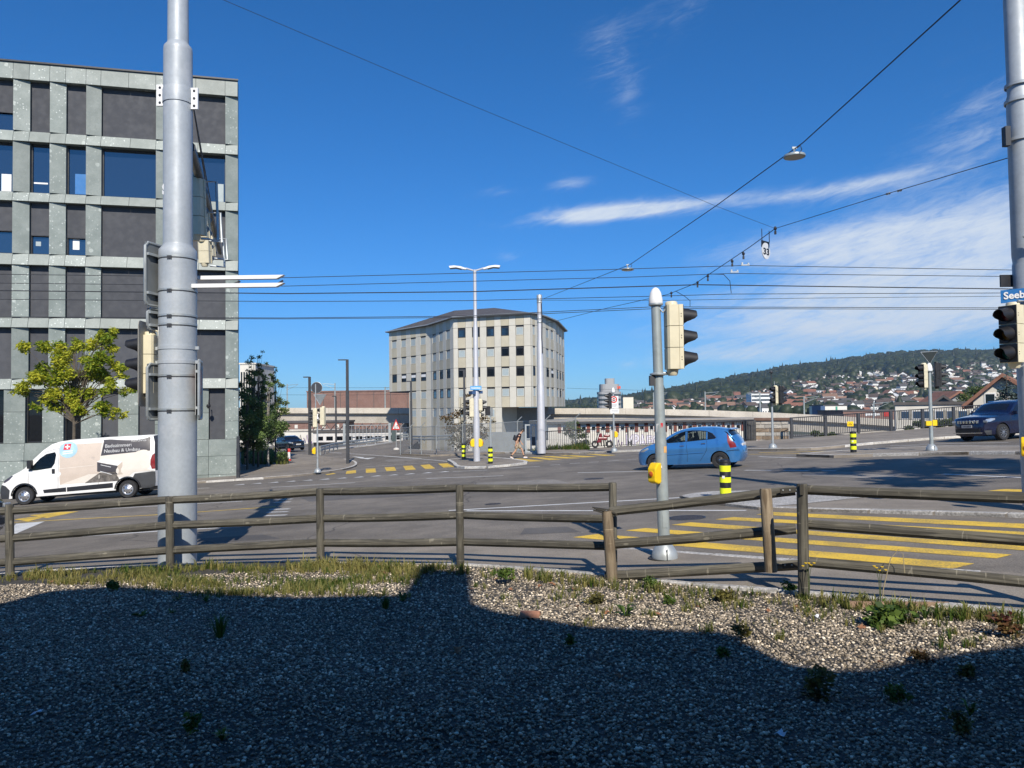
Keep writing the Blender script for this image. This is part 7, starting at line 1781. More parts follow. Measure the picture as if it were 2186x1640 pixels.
for sx in (.98, 5.02):
    for sd in (-1, 1):
        P = [c.P(sx + .5 * math.cos(R(a)), .36 + .5 * math.sin(R(a)), sd, .004) for a in range(175, 4, -10)]; b = MB(); b.tube(P, .028, 5); b.build('arch_trim', MT['black'], e)
# ---- SUVs
def suv(e, paint, L=4.8, Wd=1.92, H=1.74, style='spoke', grille=True):
    k = H / 1.74
    pr = densify([(.1, .3), (.02, .45), (.0, .62), (.03, .82), (.08, .98), (.2, 1.05), (.7, 1.11), (1.25, 1.17), (1.45, 1.2), (1.7, 1.4), (1.95, 1.58), (2.15, 1.67), (2.6, 1.73), (3.3, 1.73), (4.0, 1.69), (4.4, 1.62), (4.55, 1.5), (4.68, 1.2), (4.76, .98), (4.8, .7), (4.78, .45), (4.7, .34)], .13)
    pr = [(s * L / 4.8, z * k) for s, z in pr]; c = Car(e, L, Wd, pr, 1.1 * k, .3, paint, .22, .05); c.bottom = densify([(L - .2, .34), (L / 2, .3), (.25, .3)], .25)
    sc_ = lambda P: [(s * L / 4.8, z * k) for s, z in P]
    fw = sc_([(1.62, 1.2), (1.95, 1.47), (2.2, 1.58), (2.65, 1.6), (2.62, 1.2)]); rw = sc_([(2.7, 1.2), (2.74, 1.6), (3.6, 1.58), (3.58, 1.22)]); qw = sc_([(3.68, 1.24), (3.7, 1.57), (4.15, 1.52), (4.3, 1.3)])
    hl = sc_([(.06, .9), (.1, 1.0), (.3, 1.03), (.52, 1.02), (.5, .95), (.25, .88)]); tl = sc_([(4.82, 1.12), (4.5, 1.16), (4.5, 1.04), (4.82, .98)])
    trim = sc_([(-.02, .28), (-.02, .5), (.3, .5), (.3, .28)])
    z0, z1 = zone(pr, 1.5 * L / 4.8, 2.08 * L / 4.8, 1.2 * k); z2, z3 = zone(pr, 4.5 * L / 4.8, 4.68 * L / 4.8, 1.15 * k)
    c.build([(.92 * L / 4.8, .43, .38), (3.82 * L / 4.8, .43, .38)], [('front_side_window', fw, MT['carglass_d']), ('rear_side_window', rw, MT['carglass_d']), ('quarter_window', qw, MT['carglass_d']), ('headlight', hl, MT['lamp_clear']), ('tail_light', tl, MT['lamp_red']), ('front_skirt', trim, MT['plastic_g'])], [('windscreen', z0, z1, 1), ('rear_window', z2, z3, 1)], [('windscreen', MT['carglass_d']), ('rear_window', MT['carglass_d'])])
    for sx in (.92, 3.82):
        for sd in (-1, 1): wheel(e, sx * L / 4.8 - L / 2, sd * (Wd / 2 - .12), .375, .25, style, sd)
    q = lambda s, z: (s * L / 4.8, z * k)
    c.seam([q(1.5, 1.15), q(1.45, .8), q(1.5, .42)]); c.seam([q(2.66, 1.6), q(2.66, .8), q(2.64, .4)]); c.seam([q(3.62, 1.55), q(3.6, 1.0), q(3.4, .6)]); c.seam([q(1.6, 1.19)] + [q(3.0, 1.2), q(4.3, 1.27)], .012, 'chrome', 'window_trim')
    c.handle(2.5 * L / 4.8, 1.02 * k, paint); c.handle(3.45 * L / 4.8, 1.04 * k, paint); c.mirror(1.75 * L / 4.8, 1.22 * k, paint, (.16, .22, .16))
    b = MB(); xg = -L / 2 - .085
    for j in range(7): b.box((xg - .03 + abs(j - 3) ** 2 * .006, (j - 3) * .155, .9 * k), (.05, .1, .15))
    b.build('grille', MT['black'] if not grille else MT['chrome'], e, bevel=.015)
    b = MB(); b.box((xg - .02, 0, .52 * k), (.05, 1.2, .14)); b.build('air_intake', MT['black'], e); b = MB(); b.box((xg - .04, 0, .4 * k), (.04, 1.4, .035)); b.build('chrome_strip', MT['chrome'], e)
    b = MB(); b.box((xg - .06, 0, .7 * k), (.02, .5, .12)); pl = b.build('number_plate', MT['white'] if not grille else M('plate_shaded', (.4, .4, .42), .5), e); b = MB()  # navy SUV plate: white greyed down, shade painted into the colour
    for j in range(6): b.box((xg - .072, -.18 + j * .07, .7 * k), (.004, .04, .06))
    b.build('plate_print', MT['dark_metal'], pl)
    for sd in (-1, 1):
        b = MB(); b.tube([(-L * .02, sd * (c.w(2.4, 1.6 * k) - .12), 1.75 * k), (L * .2, sd * (c.w(2.4, 1.6 * k) - .12), 1.77 * k), (L * .38, sd * (c.w(2.4, 1.6 * k) - .14), 1.72 * k)], .02, 6); b.build('roof_rail', MT['chrome'], e)
        b = MB(); b.box((xg + .13, sd * .78, .9 * k), (.05, .2, .1)); b.build('lamp_unit', MT['lamp_clear'], e, bevel=.02)
    return c
p = G(2137, 941); hd_ = Vector((-math.cos(R(28)), -math.sin(R(28)), 0)); q = p - hd_ * 1.4 + Vector((-.1, .75, 0))
e = empty('navy_suv', (q.x, q.y, gz(q.x, q.y)), R(22), 'dark navy SUV with chrome grille slots at the right edge', 'car', tilt=True); suv(e, MT['carnavy'])
e.scale = (.94,) * 3
p = G(637, 962, 0); e = empty('black_suv', (p.x - .2, p.y - 2.5, gz(p.x - .2, p.y - 2.5) + .12), R(128), 'black car facing the camera beside the birch trees', 'car', tilt=True); suv(e, MT['carblack'], 4.5, 1.84, 1.62, 'dark', False)
p = G(12, 1168); e = empty('slate_car', (p.x - 3.0, p.y + .75, gz(p.x - 2.4, p.y + .75)), R(172), 'dark car nosing in at the left edge behind the fence', 'car', tilt=True); suv(e, MT['carslate'], 4.4, 1.82, 1.5, 'spoke', False)

# ================================================================== people
def skin_chain(name, verts, edges, radii, m, parent, sub=2, root=0):
    me = bpy.data.meshes.new(name); me.from_pydata([tuple(v) for v in verts], edges, []); o = bpy.data.objects.new(name, me); COL.objects.link(o)
    o.modifiers.new('s', 'SKIN'); sv = me.skin_vertices[0].data
    for i, r in enumerate(radii): sv[i].radius = (r, r) if not isinstance(r, tuple) else r
    sv[root].use_root = True; s = o.modifiers.new('u', 'SUBSURF'); s.levels = sub; s.render_levels = sub
    r = eval_mesh(o, name, m, parent)
    for pg in r.data.polygons: pg.use_smooth = True
    return r
def person(e, H, J, shirt, shorts, bare=True, pack=None):
    """J: joint name -> point for a walking figure, local metres"""
    V = Vector; g = {k: V(v) for k, v in J.items()}
    names = ['hip', 'spine', 'chest', 'neck', 'head0', 'head1', 'head2', 'shL', 'elL', 'wrL', 'shR', 'elR', 'wrR', 'hL', 'kL', 'aL', 'tL', 'hR', 'kR', 'aR', 'tR']
    rad = {'hip': (.12, .15), 'spine': (.105, .14), 'chest': (.115, .165), 'neck': .055, 'head0': .07, 'head1': (.095, .08), 'head2': (.07, .06), 'shL': .06, 'elL': .042, 'wrL': .03, 'shR': .06, 'elR': .042, 'wrR': .03, 'hL': .09, 'kL': .058, 'aL': .038, 'tL': .035, 'hR': .09, 'kR': .058, 'aR': .038, 'tR': .035}
    ed = [('hip', 'spine'), ('spine', 'chest'), ('chest', 'neck'), ('neck', 'head0'), ('head0', 'head1'), ('head1', 'head2'), ('chest', 'shL'), ('shL', 'elL'), ('elL', 'wrL'), ('chest', 'shR'), ('shR', 'elR'), ('elR', 'wrR'), ('hip', 'hL'), ('hL', 'kL'), ('kL', 'aL'), ('aL', 'tL'), ('hip', 'hR'), ('hR', 'kR'), ('kR', 'aR'), ('aR', 'tR')]
    P = [g[n] for n in names]; Rr = [rad[n] for n in names]; E = [(names.index(a), names.index(c)) for a, c in ed]
    f = g['tL'] - g['aL']
    for s in 'LR':                      # palm and five fingers
        w = g['wr' + s]; d = (w - g['el' + s]).normalized(); fw = V((1, 0, 0)); side = d.cross(fw).normalized(); ip = len(P); P.append(w + d * .07); Rr.append(.032); E.append((names.index('wr' + s), ip))
        for k, L in enumerate((.055, .07, .075, .07, .055)):
            off = fw * (.03 - .015 * k); a = w + d * (.1 if k else .06) + off * (1 if k else 1.7); bq = a + d * L * .6 + fw * .008; cq = bq + d * L * .4 + fw * .016
            i0 = len(P); P += [a, bq, cq]; Rr += [.011, .0095, .008]; E += [(ip, i0), (i0, i0 + 1), (i0 + 1, i0 + 2)]
    body = skin_chain('body', P, E, Rr, MT['skin'], e)
    skin_chain('shirt', [g['hip'] + V((0, 0, .02)), g['spine'], g['chest'], g['chest'].lerp(g['neck'], .75), g['shL'], g['shL'].lerp(g['elL'], .62), g['shR'], g['shR'].lerp(g['elR'], .62)], [(0, 1), (1, 2), (2, 3), (2, 4), (4, 5), (2, 6), (6, 7)], [(.15, .185), (.15, .18), (.155, .2), .08, .095, .085, .095, .085], shirt, e)
    kk = .85
    skin_chain('shorts', [g['hip'] + V((0, 0, .05)), g['hip'] - V((0, 0, .04)), g['hL'], g['hL'].lerp(g['kL'], kk), g['hR'], g['hR'].lerp(g['kR'], kk)], [(0, 1), (1, 2), (2, 3), (1, 4), (4, 5)], [(.155, .185), (.15, .18), .125, .115, .125, .115], shorts, e)
    for s in 'LR':
        a, t = g['a' + s], g['t' + s]; d = (t - a); b = MB()
        skin_chain('shoe', [a + V((-.05, 0, -.045)), a.lerp(t, .45) + V((0, 0, -.025)), t + d.normalized() * .06], [(0, 1), (1, 2)], [.05, .048, .034], MT['shoes'], e)
        k_ = g['k' + s]; skin_chain('sock', [a + V((0, 0, -.01)), a.lerp(k_, .3)], [(0, 1)], [.045, .05], MT['black'], e)
    h1 = g['head1']; up = (g['head2'] - g['head0']).normalized(); fw = V((1, 0, -.05))
    skin_chain('hair', [h1 - fw * .03 + up * .05, h1 - fw * .055 - up * .01, h1 + fw * .045 + up * .075], [(0, 1), (0, 2)], [.088, .07, .05], MT['hair'], e)
    b = MB(); c0 = h1 + fw * .088 - up * .015; b.prism([c0 + V((0, -.012, .025)), c0 + V((0, .012, .025)), c0 + V((0, .014, -.022)), c0 + V((0, -.014, -.022))], (.02, 0, -.012)); b.build('nose', MT['skin'], e)
    for s in (-1, 1):
        b = MB(); b.lathe([(.009, 0), (.007, .004), (0, .006)], h1 + fw * .082 + V((0, s * .032, .012)), (1, 0, 0), 8); b.build('eye', MT['black'], e)
        b = MB(); b.lathe([(.022, 0), (.026, .008), (.012, .014)], h1 + V((-.005, s * .078, -.005)), (0, s, 0), 10); b.build('ear', MT['skin'], e)
    b = MB(); b.box(h1 + fw * .083 - up * .055, (.008, .045, .008)); b.build('mouth', M('lips', (.36, .15, .12), .5) if 'lips' not in bpy.data.materials else bpy.data.materials['lips'], e)
    if pack:
        bk = (g['chest'] - g['hip']).normalized(); n_ = V((-bk.z, 0, bk.x)); c_ = g['chest'].lerp(g['hip'], .38) + n_ * .16
        skin_chain('backpack', [c_ + bk * .16, c_, c_ - bk * .17], [(0, 1), (1, 2)], [(.09, .13), (.11, .15), (.1, .14)], pack, e, root=1)
# the walker on the crossing, stepping to the right with the upper body leaning forward
p0 = G(1104, 979.5); walker = empty('person', (p0.x, p0.y, gz(p0.x, p0.y) + .004), R(4), 'person in dark t-shirt and khaki shorts striding right over the crossing', 'person')
J = dict(hip=(0, 0, .93), spine=(.03, 0, 1.1), chest=(.12, 0, 1.33), neck=(.24, 0, 1.5), head0=(.29, 0, 1.56), head1=(.35, 0, 1.645), head2=(.355, 0, 1.72), shL=(.15, -.19, 1.4), elL=(.04, -.24, 1.12), wrL=(-.06, -.25, .88), shR=(.17, .19, 1.41), elR=(.16, .25, 1.12), wrR=(.28, .24, .92), hL=(-.01, -.1, .88), kL=(-.08, -.1, .49), aL=(-.38, -.1, .15), tL=(-.25, -.1, .03), hR=(.02, .1, .88), kR=(.3, .1, .53), aR=(.42, .1, .1), tR=(.57, .1, .07))
person(walker, 1.78, J, MT['tshirt'], MT['shorts'], pack=MT['black'])
q = at(526, 950, 57); JJ = dict(J); JJ.update(kL=(-.02, -.1, .49), aL=(-.1, -.1, .09), tL=(.04, -.1, .04), kR=(.1, .1, .5), aR=(.08, .1, .09), tR=(.22, .1, .04), chest=(.04, 0, 1.33), neck=(.08, 0, 1.5), head0=(.1, 0, 1.57), head1=(.12, 0, 1.65), head2=(.12, 0, 1.73), shL=(.04, -.19, 1.41), elL=(.02, -.24, 1.13), wrL=(.12, -.22, .9), shR=(.04, .19, 1.41), elR=(-.02, .24, 1.13), wrR=(.05, .24, .9))
pe = empty('person', (q.x, 57, gz(q.x, 57) + .1), R(200), 'person in black clothes standing among the birch trunks', 'person'); person(pe, 1.75, JJ, MT['black'], MT['black'])
# ================================================================== loose stones, weeds, litter on the gravel bed
def stone_proto(seed):
    bm = bmesh.new(); bmesh.ops.create_icosphere(bm, subdivisions=1, radius=.5); rr = random.Random(seed)
    sx, sy, sz = 1, rr.uniform(.55, .95), rr.uniform(.4, .7)
    for v in bm.verts:
        k = 1 + rr.uniform(-.22, .22); v.co = Vector((v.co.x * sx, v.co.y * sy, v.co.z * sz)) * k
    me = bpy.data.meshes.new('stone'); bm.to_mesh(me); bm.free()
    for p in me.polygons: p.use_smooth = True
    return me
stones = [(stone_proto(i), MT['pebble']) for i in range(7)]
pos = []; scl = []; shade = []
def bed_pts(n, y0, y1, s0, s1):
    y = RNG.uniform(y0, y1, n); half = .74 * y + 1.1; x = RNG.uniform(-1, 1, n) * half
    keep = np.array([yy < bed_edge(xx) - .06 for xx, yy in zip(x, y)]); return x[keep], y[keep], RNG.uniform(s0, s1, keep.sum())
for n, y0, y1, s0, s1 in ((38000, 3.0, 5.0, .012, .026), (44000, 5.0, 7.3, .015, .029), (42000, 7.3, 10.6, .018, .033), (1500, 3.0, 9.5, .026, .042)):
    x, y, s = bed_pts(n, y0, y1, s0, s1)
    for xx, yy, ss in zip(x, y, s):
        pos.append((xx, yy, bz(xx, yy) + random.uniform(-.003, .01))); scl.append((ss, ss, ss)); shade.append(min(1, max(0, random.gauss(.5, .3))))
n = len(pos); scatter('gravel', pos, RNG.uniform(-.5, .5, (n, 3)) * np.array([1, 1, 12.5]), scl, RNG.integers(0, 7, n), shade, stones, 'mixed grey and beige gravel covering the bed before the fence', cat='gravel')
# grass blades
def blade_proto(seed, k=7):
    rr = random.Random(seed); b = MB()
    for _ in range(k):
        a = rr.uniform(0, 6.28); ln = rr.uniform(.5, 1.); le = rr.uniform(.15, .7); w = .035; d = Vector((math.cos(a), math.sin(a), 0)); sd = Vector((-d.y, d.x, 0)) * w; o = d * rr.uniform(0, .12)
        p1 = o + d * le * .25 * ln + Vector((0, 0, ln * .6)); p2 = o + d * le * ln + Vector((0, 0, ln * (1 - le * .35)))
        b.add([o - sd, o + sd, p1 + sd * .8, p1 - sd * .8, p2], [(0, 1, 2, 3), (3, 2, 4)])
    ob = b.build('x', MT['grassg']); me = ob.data; bpy.data.objects.remove(ob); return me
GRASS = leafmat('grass_blades', (.06, .115, .015), (.36, .31, .11), .4, inst=True)
blades = [(blade_proto(i), GRASS) for i in range(6)]
def grass_patch(name, pts, label, cat='grass', zf=bz):
    pos = []; rot = []; scl = []; idx = []; sh = []
    for x, y, s, g in pts:
        pos.append((x, y, zf(x, y))); rot.append((0, 0, random.uniform(0, 6.28))); q = s * random.uniform(.6, 1.3); scl.append((q, q, q * random.uniform(.8, 1.2))); idx.append(random.randrange(6)); sh.append(min(1, max(0, random.gauss(g, .25))))
    return scatter(name, pos, rot, scl, idx, sh, blades, label, cat=cat)
pts = []
def strip(px0, px1, y0f, y1f, n, s, g):
    for _ in range(n):
        px = random.uniform(px0, px1); a, c = y0f(px), y1f(px); py = a + (c - a) * random.random() ** 1.3; q = B(px, py)
        pn = math.sin(q.x * 2.3 + 1.7 * math.sin(q.y * 3.1)) + math.sin(q.x * 5.1 + q.y * 4.3) * .7 + math.sin(q.x * 11 - q.y * 9) * .4
        if pn < random.uniform(-1.1, .5): continue
        if q.y < bed_edge(q.x) - .01: pts.append((q.x, q.y, s * (1 + .25 * pn), g + .2 * math.sin(q.x * 1.9 + 3 * q.y)))
fbx = [p[0] for p in FBASE]; fby_ = [p[1] for p in FBASE]; top_ = lambda px: float(np.interp(px, fbx, fby_)) + 1
strip(60, 900, top_, lambda px: top_(px) + float(np.interp(px, [0, 200, 350, 500, 900], [18, 28, 52, 62, 55])), 2600, .095, .62)
strip(340, 880, lambda px: top_(px) + 28, lambda px: top_(px) + 66, 900, .1, .3)
strip(0, 1000, top_, lambda px: top_(px) + 14, 700, .14, .5)
strip(1000, 2186, top_, lambda px: top_(px) + 18, 500, .11, .3)
for _ in range(70):
    cx, cy = random.uniform(1020, 2180), 0; cy = top_(cx) + abs(random.gauss(30, 30)); rr_ = random.uniform(5, 20)
    for _ in range(random.randrange(3, 14)):
        q = B(cx + random.gauss(0, rr_), cy + random.gauss(0, rr_ * .3))
        if q.y < bed_edge(q.x) - .02: pts.append((q.x, q.y, .085, random.choice((.2, .5, .8))))
grass_patch('verge_grass', pts, 'dry and green grass growing along the foot of the fence')
pts = []
for _ in range(1300):
    px, py = random.uniform(515, 615), random.uniform(962, 992); q = G(px, py, .1)
    if px > 585 and py < 974: continue
    pts.append((q.x, q.y, .45, .25))
grass_patch('birch_grass', pts, 'tufty grass round the feet of the birches', zf=lambda x, y: gz(x, y) + .1)
pts = []
for _ in range(2600): px, py = random.uniform(872, 1160), random.uniform(940, 963); q = G(px, py, .1); pts.append((q.x, q.y + random.uniform(0, 1.5), .5, .2))
for _ in range(500): px = random.uniform(1165, 1260); q = G(px, 961, .1); pts.append((q.x, q.y + random.uniform(.3, 4), .45, .15))
grass_patch('bank_grass', pts, 'long green grass behind the kerb under the wire fence', zf=lambda x, y: gz(x, y) + .08 - .2 * max(0, y - 53 - max(0, -x) * .55))
# single weeds
L_WEED = leafmat('leaf_weed', (.035, .075, .015), (.15, .22, .04), .3); L_OLIVE = leafmat('leaf_olive', (.07, .065, .02), (.2, .18, .05), .25); L_RED = leafmat('leaf_red', (.1, .03, .02), (.16, .12, .04), .25)
def weed(px, py, w, h, style, label, m=None, group='weeds on the gravel'):
    q = B(px, py); s = q.y / F; W2, H2 = w * s / 2, h * s; m = m or L_WEED
    if style == 'rosette':
        o = None; b = MB(); sh = []
        for k in range(14):
            a = random.uniform(0, 6.28); L = W2 * random.uniform(.6, 1.1); hh = H2 * random.uniform(.3, 1.1); d = Vector((math.cos(a), math.sin(a), 0)); sd = Vector((-d.y, d.x, 0)) * L * .17
            b.add([(0, 0, 0), d * L * .45 + sd + Vector((0, 0, hh * .7)), d * L + Vector((0, 0, hh * .75)), d * L * .45 - sd + Vector((0, 0, hh * .7))], [(0, 1, 2, 3)]); sh += [random.random()] * 4
        o = b.build('weed', m); at_ = o.data.attributes.new('shade', 'FLOAT', 'POINT'); at_.data.foreach_set('value', sh[:len(o.data.vertices)])
    elif style == 'grass':
        b = MB(); sh = []
        for k in range(70):
            a = random.uniform(0, 6.28); L = W2 * random.uniform(.2, 1.05); hh = H2 * random.uniform(.5, 1.05); d = Vector((math.cos(a), math.sin(a), 0)); sd = Vector((-d.y, d.x, 0)) * .004; o_ = d * random.uniform(0, W2 * .3)
            b.add([o_ - sd, o_ + sd, o_ + d * L * .35 + sd + Vector((0, 0, hh * .75)), o_ + d * L * .35 - sd + Vector((0, 0, hh * .75)), o_ + d * L + Vector((0, 0, hh))], [(0, 1, 2, 3), (3, 2, 4)]); sh += [random.random() * .8] * 5
        o = b.build('weed', m); at_ = o.data.attributes.new('shade', 'FLOAT', 'POINT'); at_.data.foreach_set('value', sh)
    else:
        cl = [((random.uniform(-.6, .6) * W2, random.uniform(-.5, .5) * W2, H2 * random.uniform(.2, .85)), W2 * .45) for _ in range(9)]
        o = leaf_cloud('weed', cl, 34, max(.014, W2 * .2), m, None, flat=.8, elong=1.5)
    o.location = q; return tag(o, label, 'weed', group)
for a in ((470, 1362, 75, 50, 'grass', 'bushy light green grass tuft left of centre on the shaded gravel'), (412, 1572, 46, 68, 'bush', 'dark upright leafy weed near the lower left'), (474, 1583, 46, 34, 'rosette', 'pale green broad-leaved seedling at the lower left'), (303, 1316, 42, 18, 'rosette', 'flat dark rosette left of the grass tuft'), (380, 1282, 32, 14, 'rosette', 'small rosette just behind the fence grass'), (440, 1286, 30, 16, 'rosette', 'second small rosette behind the fence grass'), (365, 1310, 26, 12, 'rosette', 'tiny rosette between two larger ones at left'), (240, 1262, 40, 22, 'bush', 'dark weed at the shadow edge on the left', L_WEED),
          (823, 1300, 42, 26, 'grass', 'thin grass tuft at the shadow edge near the centre'), (860, 1284, 45, 26, 'rosette', 'broad dark rosette by the shadow edge'), (1075, 1248, 46, 36, 'bush', 'bright green weed in the sun at the centre'), (1335, 1316, 66, 38, 'rosette', 'large pale rosette on the sunny gravel'), (1583, 1372, 50, 42, 'bush', 'round brownish moss cushion at the sunny edge', L_OLIVE), (1735, 1490, 90, 60, 'bush', 'large dark creeping weed in the right shade', L_OLIVE), (1915, 1500, 60, 44, 'bush', 'dark leafy weed right of the creeping one'), (1965, 1415, 44, 32, 'bush', 'reddish dry weed at the right shadow edge', L_RED), (2065, 1448, 40, 34, 'bush', 'reddish brown weed in the right shade', L_OLIVE), (2055, 1570, 70, 50, 'bush', 'broad dark weed at the lower right', L_OLIVE), (2070, 1530, 54, 44, 'rosette', 'green spiky weed above the broad one at lower right'), (1218, 1384, 24, 30, 'bush', 'small green sprout in the shade right of centre'), (1545, 1405, 26, 26, 'bush', 'small dark sprout below the moss cushion'),
          (1900, 1335, 120, 38, 'bush', 'wide sunlit green weed patch at right'), (1975, 1325, 40, 40, 'rosette', 'upright pale weed right of the wide patch'), (2150, 1360, 70, 50, 'bush', 'leafy weed with red tints at the right edge', L_RED), (1690, 1235 + 30, 40, 20, 'bush', 'low weed in front of the right fence post'), (1390, 1258, 40, 26, 'bush', 'bluish green weed at the foot of the broken bay'), (1430, 1290, 36, 22, 'bush', 'low weed on the sunny gravel below the signal pole'), (1540, 1285, 60, 22, 'bush', 'spreading weed in front of the broken bay', L_OLIVE), (1265, 1290, 50, 20, 'bush', 'flat weed near the terracotta shard', L_OLIVE), (392, 1440, 26, 40, 'bush', 'thin yellowish seedling on the shaded gravel at left', L_OLIVE)): weed(*a[:6], *(a[6:7]))
# flowering stalks by the right fence
for px, py, h, lab in ((1880, 1300, 85, 'thin yellow-flowered stalk before the right fence bay'), (1728, 1285, 80, 'thin yellow-flowered stalk beside the right fence post')):
    q = B(px, py); s = q.y / F; e = empty('flower_stalk', q, 0, lab, 'flower', 'yellow flower stalks'); b = MB(); H_ = h * s
    for k in range(3): b.tube([(0, 0, 0), (.01 * (k - 1), 0, H_ * .7), (.03 * (k - 1), 0, H_)], .0025, 4)
    b.build('stem', MT['grassg'], e)
    for k in range(5): b = MB(); b.lathe([(0, 0), (.012, .004), (.014, .01), (0, .008)], (.035 * (k - 2) * .7, random.uniform(-.01, .01), H_ + random.uniform(-.03, .02)), n=8); b.build('bloom', MT['yellow'], e)
# litter
q = B(1132, 1320); e = empty('terracotta_shard', q, R(-8), 'broken curved terracotta tile lying at the shadow edge', 'tile'); b = MB(); vs = []
for j, x in enumerate((-.085, .085)):
    for rr_ in (.055, .045):
        for k in range(7): a = R(10 + 160 * k / 6); vs.append((x, math.cos(a) * rr_, math.sin(a) * rr_ + .01))
fs = [(k, k + 1, 15 + k, 14 + k) for k in range(6)] + [(7 + k, 21 + k, 22 + k, 8 + k) for k in range(6)] + [(k, 7 + k, 8 + k, k + 1) for k in range(6)] + [(14 + k, 15 + k, 22 + k, 21 + k) for k in range(6)] + [(0, 14, 21, 7), (6, 13, 27, 20)]
b.add(vs, fs); b.build('tile_body', MT['terracotta'], e)
def leaf_litter(px, py, w, m, label, name, cat, group=None, seed=0):
    q = B(px, py); s = q.y / F * w; rr = random.Random(seed); b = MB(); n = 9; vs = [(0, 0, s * .1)]
    for k in range(n): a = 2 * math.pi * k / n; r_ = s * .5 * (1 if k % 2 else .55) * rr.uniform(.8, 1.2); vs.append((math.cos(a) * r_, math.sin(a) * r_ * .8, s * rr.uniform(.02, .3)))
    b.add(vs, [(0, 1 + k, 1 + (k + 1) % n) for k in range(n)]); o = b.build(name, m); o.location = q + Vector((0, 0, .015)); o.rotation_euler = (rr.uniform(-.3, .3), rr.uniform(-.3, .3), rr.uniform(0, 6)); sm = o.modifiers.new('thick', 'SOLIDIFY'); sm.thickness = .0015
    return tag(o, label, cat, group)
leaf_litter(980, 1395, 36, MT['deadleaf'], 'curled brown dead leaf alone on the shaded gravel', 'dead_leaf', 'leaf', seed=1)
leaf_litter(82, 1530, 32, MT['paper'], 'crumpled white paper scrap at the lower left', 'paper_scrap', 'litter', seed=2); leaf_litter(1668, 1577, 34, MT['paper'], 'crumpled white paper scrap at the lower right', 'paper_scrap', 'litter', seed=3); leaf_litter(1742, 1322, 22, MT['paper'], 'small white paper scrap on the sunny gravel', 'paper_scrap', 'litter', seed=4); leaf_litter(1690, 1640 - 10, 10, MT['paper'], 'tiny white scrap at the bottom edge right of centre', 'paper_scrap', 'litter', seed=6)
k = 0
for px, py in ((1295, 1312), (1225, 1262), (1235, 1300), (1405, 1318), (1180, 1252), (1090, 1262), (1150, 1255), (585, 1283), (1060, 1240), (700, 1222), (820, 1228), (110, 1246), (60, 1240), (1330, 1255), (1700, 1300), (1640, 1310), (1840, 1345), (1880, 1420), (1490, 1300), (1860, 1545), (1800, 1568), (1180, 1545), (640, 1480), (240, 1400), (1320, 1450), (760, 1240), (1005, 1262), (2100, 1345), (900, 1345), (1480, 1395)):
    k += 1; leaf_litter(px, py, random.uniform(12, 24), MT['deadleaf'], 'small brown dead leaf ' + ('near the fence foot left of the centre' if px < 900 and py < 1300 else 'on the dark gravel at lower left' if px < 1000 and py > 1300 else 'beside the terracotta shard' if py < 1330 and px < 1260 else 'on the sunny gravel below the broken bay' if py < 1330 and px < 1560 else 'on the sunny gravel before the right fence bay' if py < 1360 else 'on the dark gravel at lower right'), 'fallen_leaf', 'leaf', 'small dead leaves on the gravel', seed=20 + k)
b = MB(); P = [B(x, y) + Vector((0, 0, h)) for x, y, h in ((1605, 1345, .05), (1625, 1368, .06), (1655, 1385, .04), (1690, 1402, .025), (1722, 1418, .02), (1738, 1424, .015))]; b.tube(P, [.008, .008, .007, .006, .005, .003], 5); tag(b.build('fallen_twig', MT['bark']), 'bent brown twig lying right of the moss cushion', 'twig')
b = MB(); q = B(1920, 1297); b.box(q + Vector((0, .02, .02)), (.85, .03, .05), rot=Matrix.Rotation(R(-5), 3, 'Z')); tag(b.build('edging_board', MT['terracotta'] if False else M('edging_wood', (.3, .2, .14), .85, var=.25, vs=12)), 'thin reddish edging board at the rim of the gravel', 'board')
b = MB(); q = B(1882, 1297); b.tube([q, q + Vector((.02, 0, .16)), q + Vector((.09, 0, .42)), q + Vector((.16, 0, .5)), q + Vector((.2, 0, .46)), q + Vector((.2, -.02, .3))], [.006, .005, .004, .003, .003, .004], 5); tag(b.build('dry_stalk', M('dry_stalk', (.3, .25, .15), .8)), 'bent dry plant stalk against the right fence bay', 'stalk')

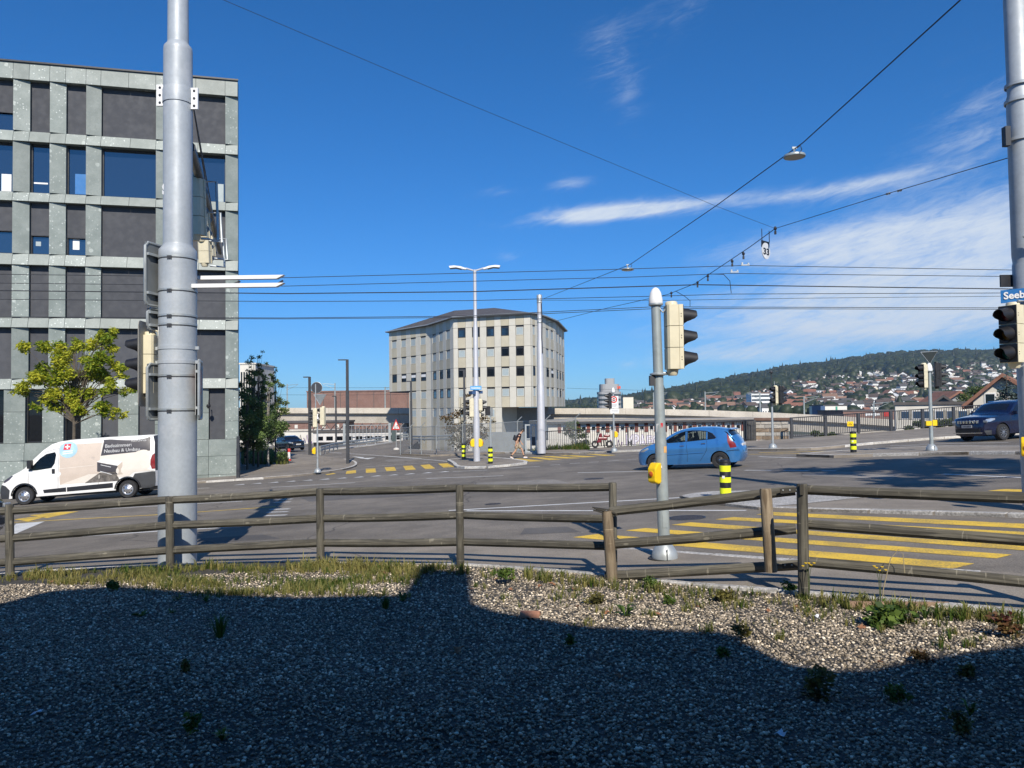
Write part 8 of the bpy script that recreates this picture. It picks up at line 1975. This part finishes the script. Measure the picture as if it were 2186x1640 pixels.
# ================================================================== the house behind the viewer that shades the gravel
OUT = [(-260, 1330), (0, 1290), (110, 1262), (250, 1252), (380, 1262), (640, 1276), (870, 1272), (886, 1240), (895, 1216), (1004, 1220), (1012, 1290), (1060, 1306), (1250, 1338), (1420, 1345), (1545, 1350), (1600, 1378), (1680, 1418), (1770, 1432), (1850, 1430), (1930, 1412), (2060, 1392), (2186, 1376), (2420, 1350)]
YB = -2.2; prof = []
for x, y in OUT:
    g = B(x, y); k = (g.y - YB) / (-TOSUN.y); q = g + TOSUN * k; prof.append((q.x, q.z))
prof = [(prof[0][0] - 6, prof[0][1])] + prof + [(prof[-1][0] + 4, prof[-1][1])]
b = MB(); n = len(prof); front = [(x, YB, z) for x, z in prof]; bot = [(x, YB, -1) for x, z in prof]
vs = front + bot + [(x, YB - 7, z) for x, z in prof] + [(x, YB - 7, -1) for x, z in prof]
fs = [tuple(range(n)) + (2 * n - 1, n), tuple(range(2 * n, 3 * n)) + (4 * n - 1, 3 * n)] + [(i, 2 * n + i, 2 * n + i + 1, i + 1) for i in range(n - 1)] + [(0, n, 3 * n, 2 * n), (n - 1, 3 * n - 1, 4 * n - 1, 2 * n - 1)]
b.add(vs, fs); tag(b.build('house_behind_viewer', M('cream_render', (.4, .31, .21), .9)), 'old house behind the viewer whose roofline shades the gravel', 'house')  # cream tone unseen, chosen to bounce warm light into the gravel's shade
# street tree beside the viewer whose crown shades the right part of the road
q = Vector((15.2, 7.0)); cl = []
for k in range(26): a = random.uniform(0, 6.28); r_ = random.uniform(0, 3.6); cl.append(((math.cos(a) * r_ * 1.5, math.sin(a) * r_ * .9, random.uniform(8.4, 13)), random.uniform(.5, 1.1)))
tree('shade_tree', (q.x, q.y, gz(q.x, q.y)), 6.5, .3, cl, 110, .3, L_GREEN, 'broad street tree beside the viewer shading the right road', flat=.7)

# ================================================================== air
b = MB(); b.box((0, 1200, 110), (5200, 2760, 236.2)); air = b.build('haze', None)
air.data.materials.clear(); hm = bpy.data.materials.new('air'); hm.use_nodes = True; t = hm.node_tree; t.nodes.clear(); pv = nd(t, 'ShaderNodeVolumePrincipled'); pv.inputs['Color'].default_value = (.62, .78, 1, 1); pv.inputs['Density'].default_value = .00012; pv.inputs['Anisotropy'].default_value = .1
ou = nd(t, 'ShaderNodeOutputMaterial'); t.links.new(pv.outputs[0], ou.inputs['Volume']); air.data.materials.append(hm); air['kind'] = 'stuff'; air['label'] = 'thin blue air over the far hill and town'
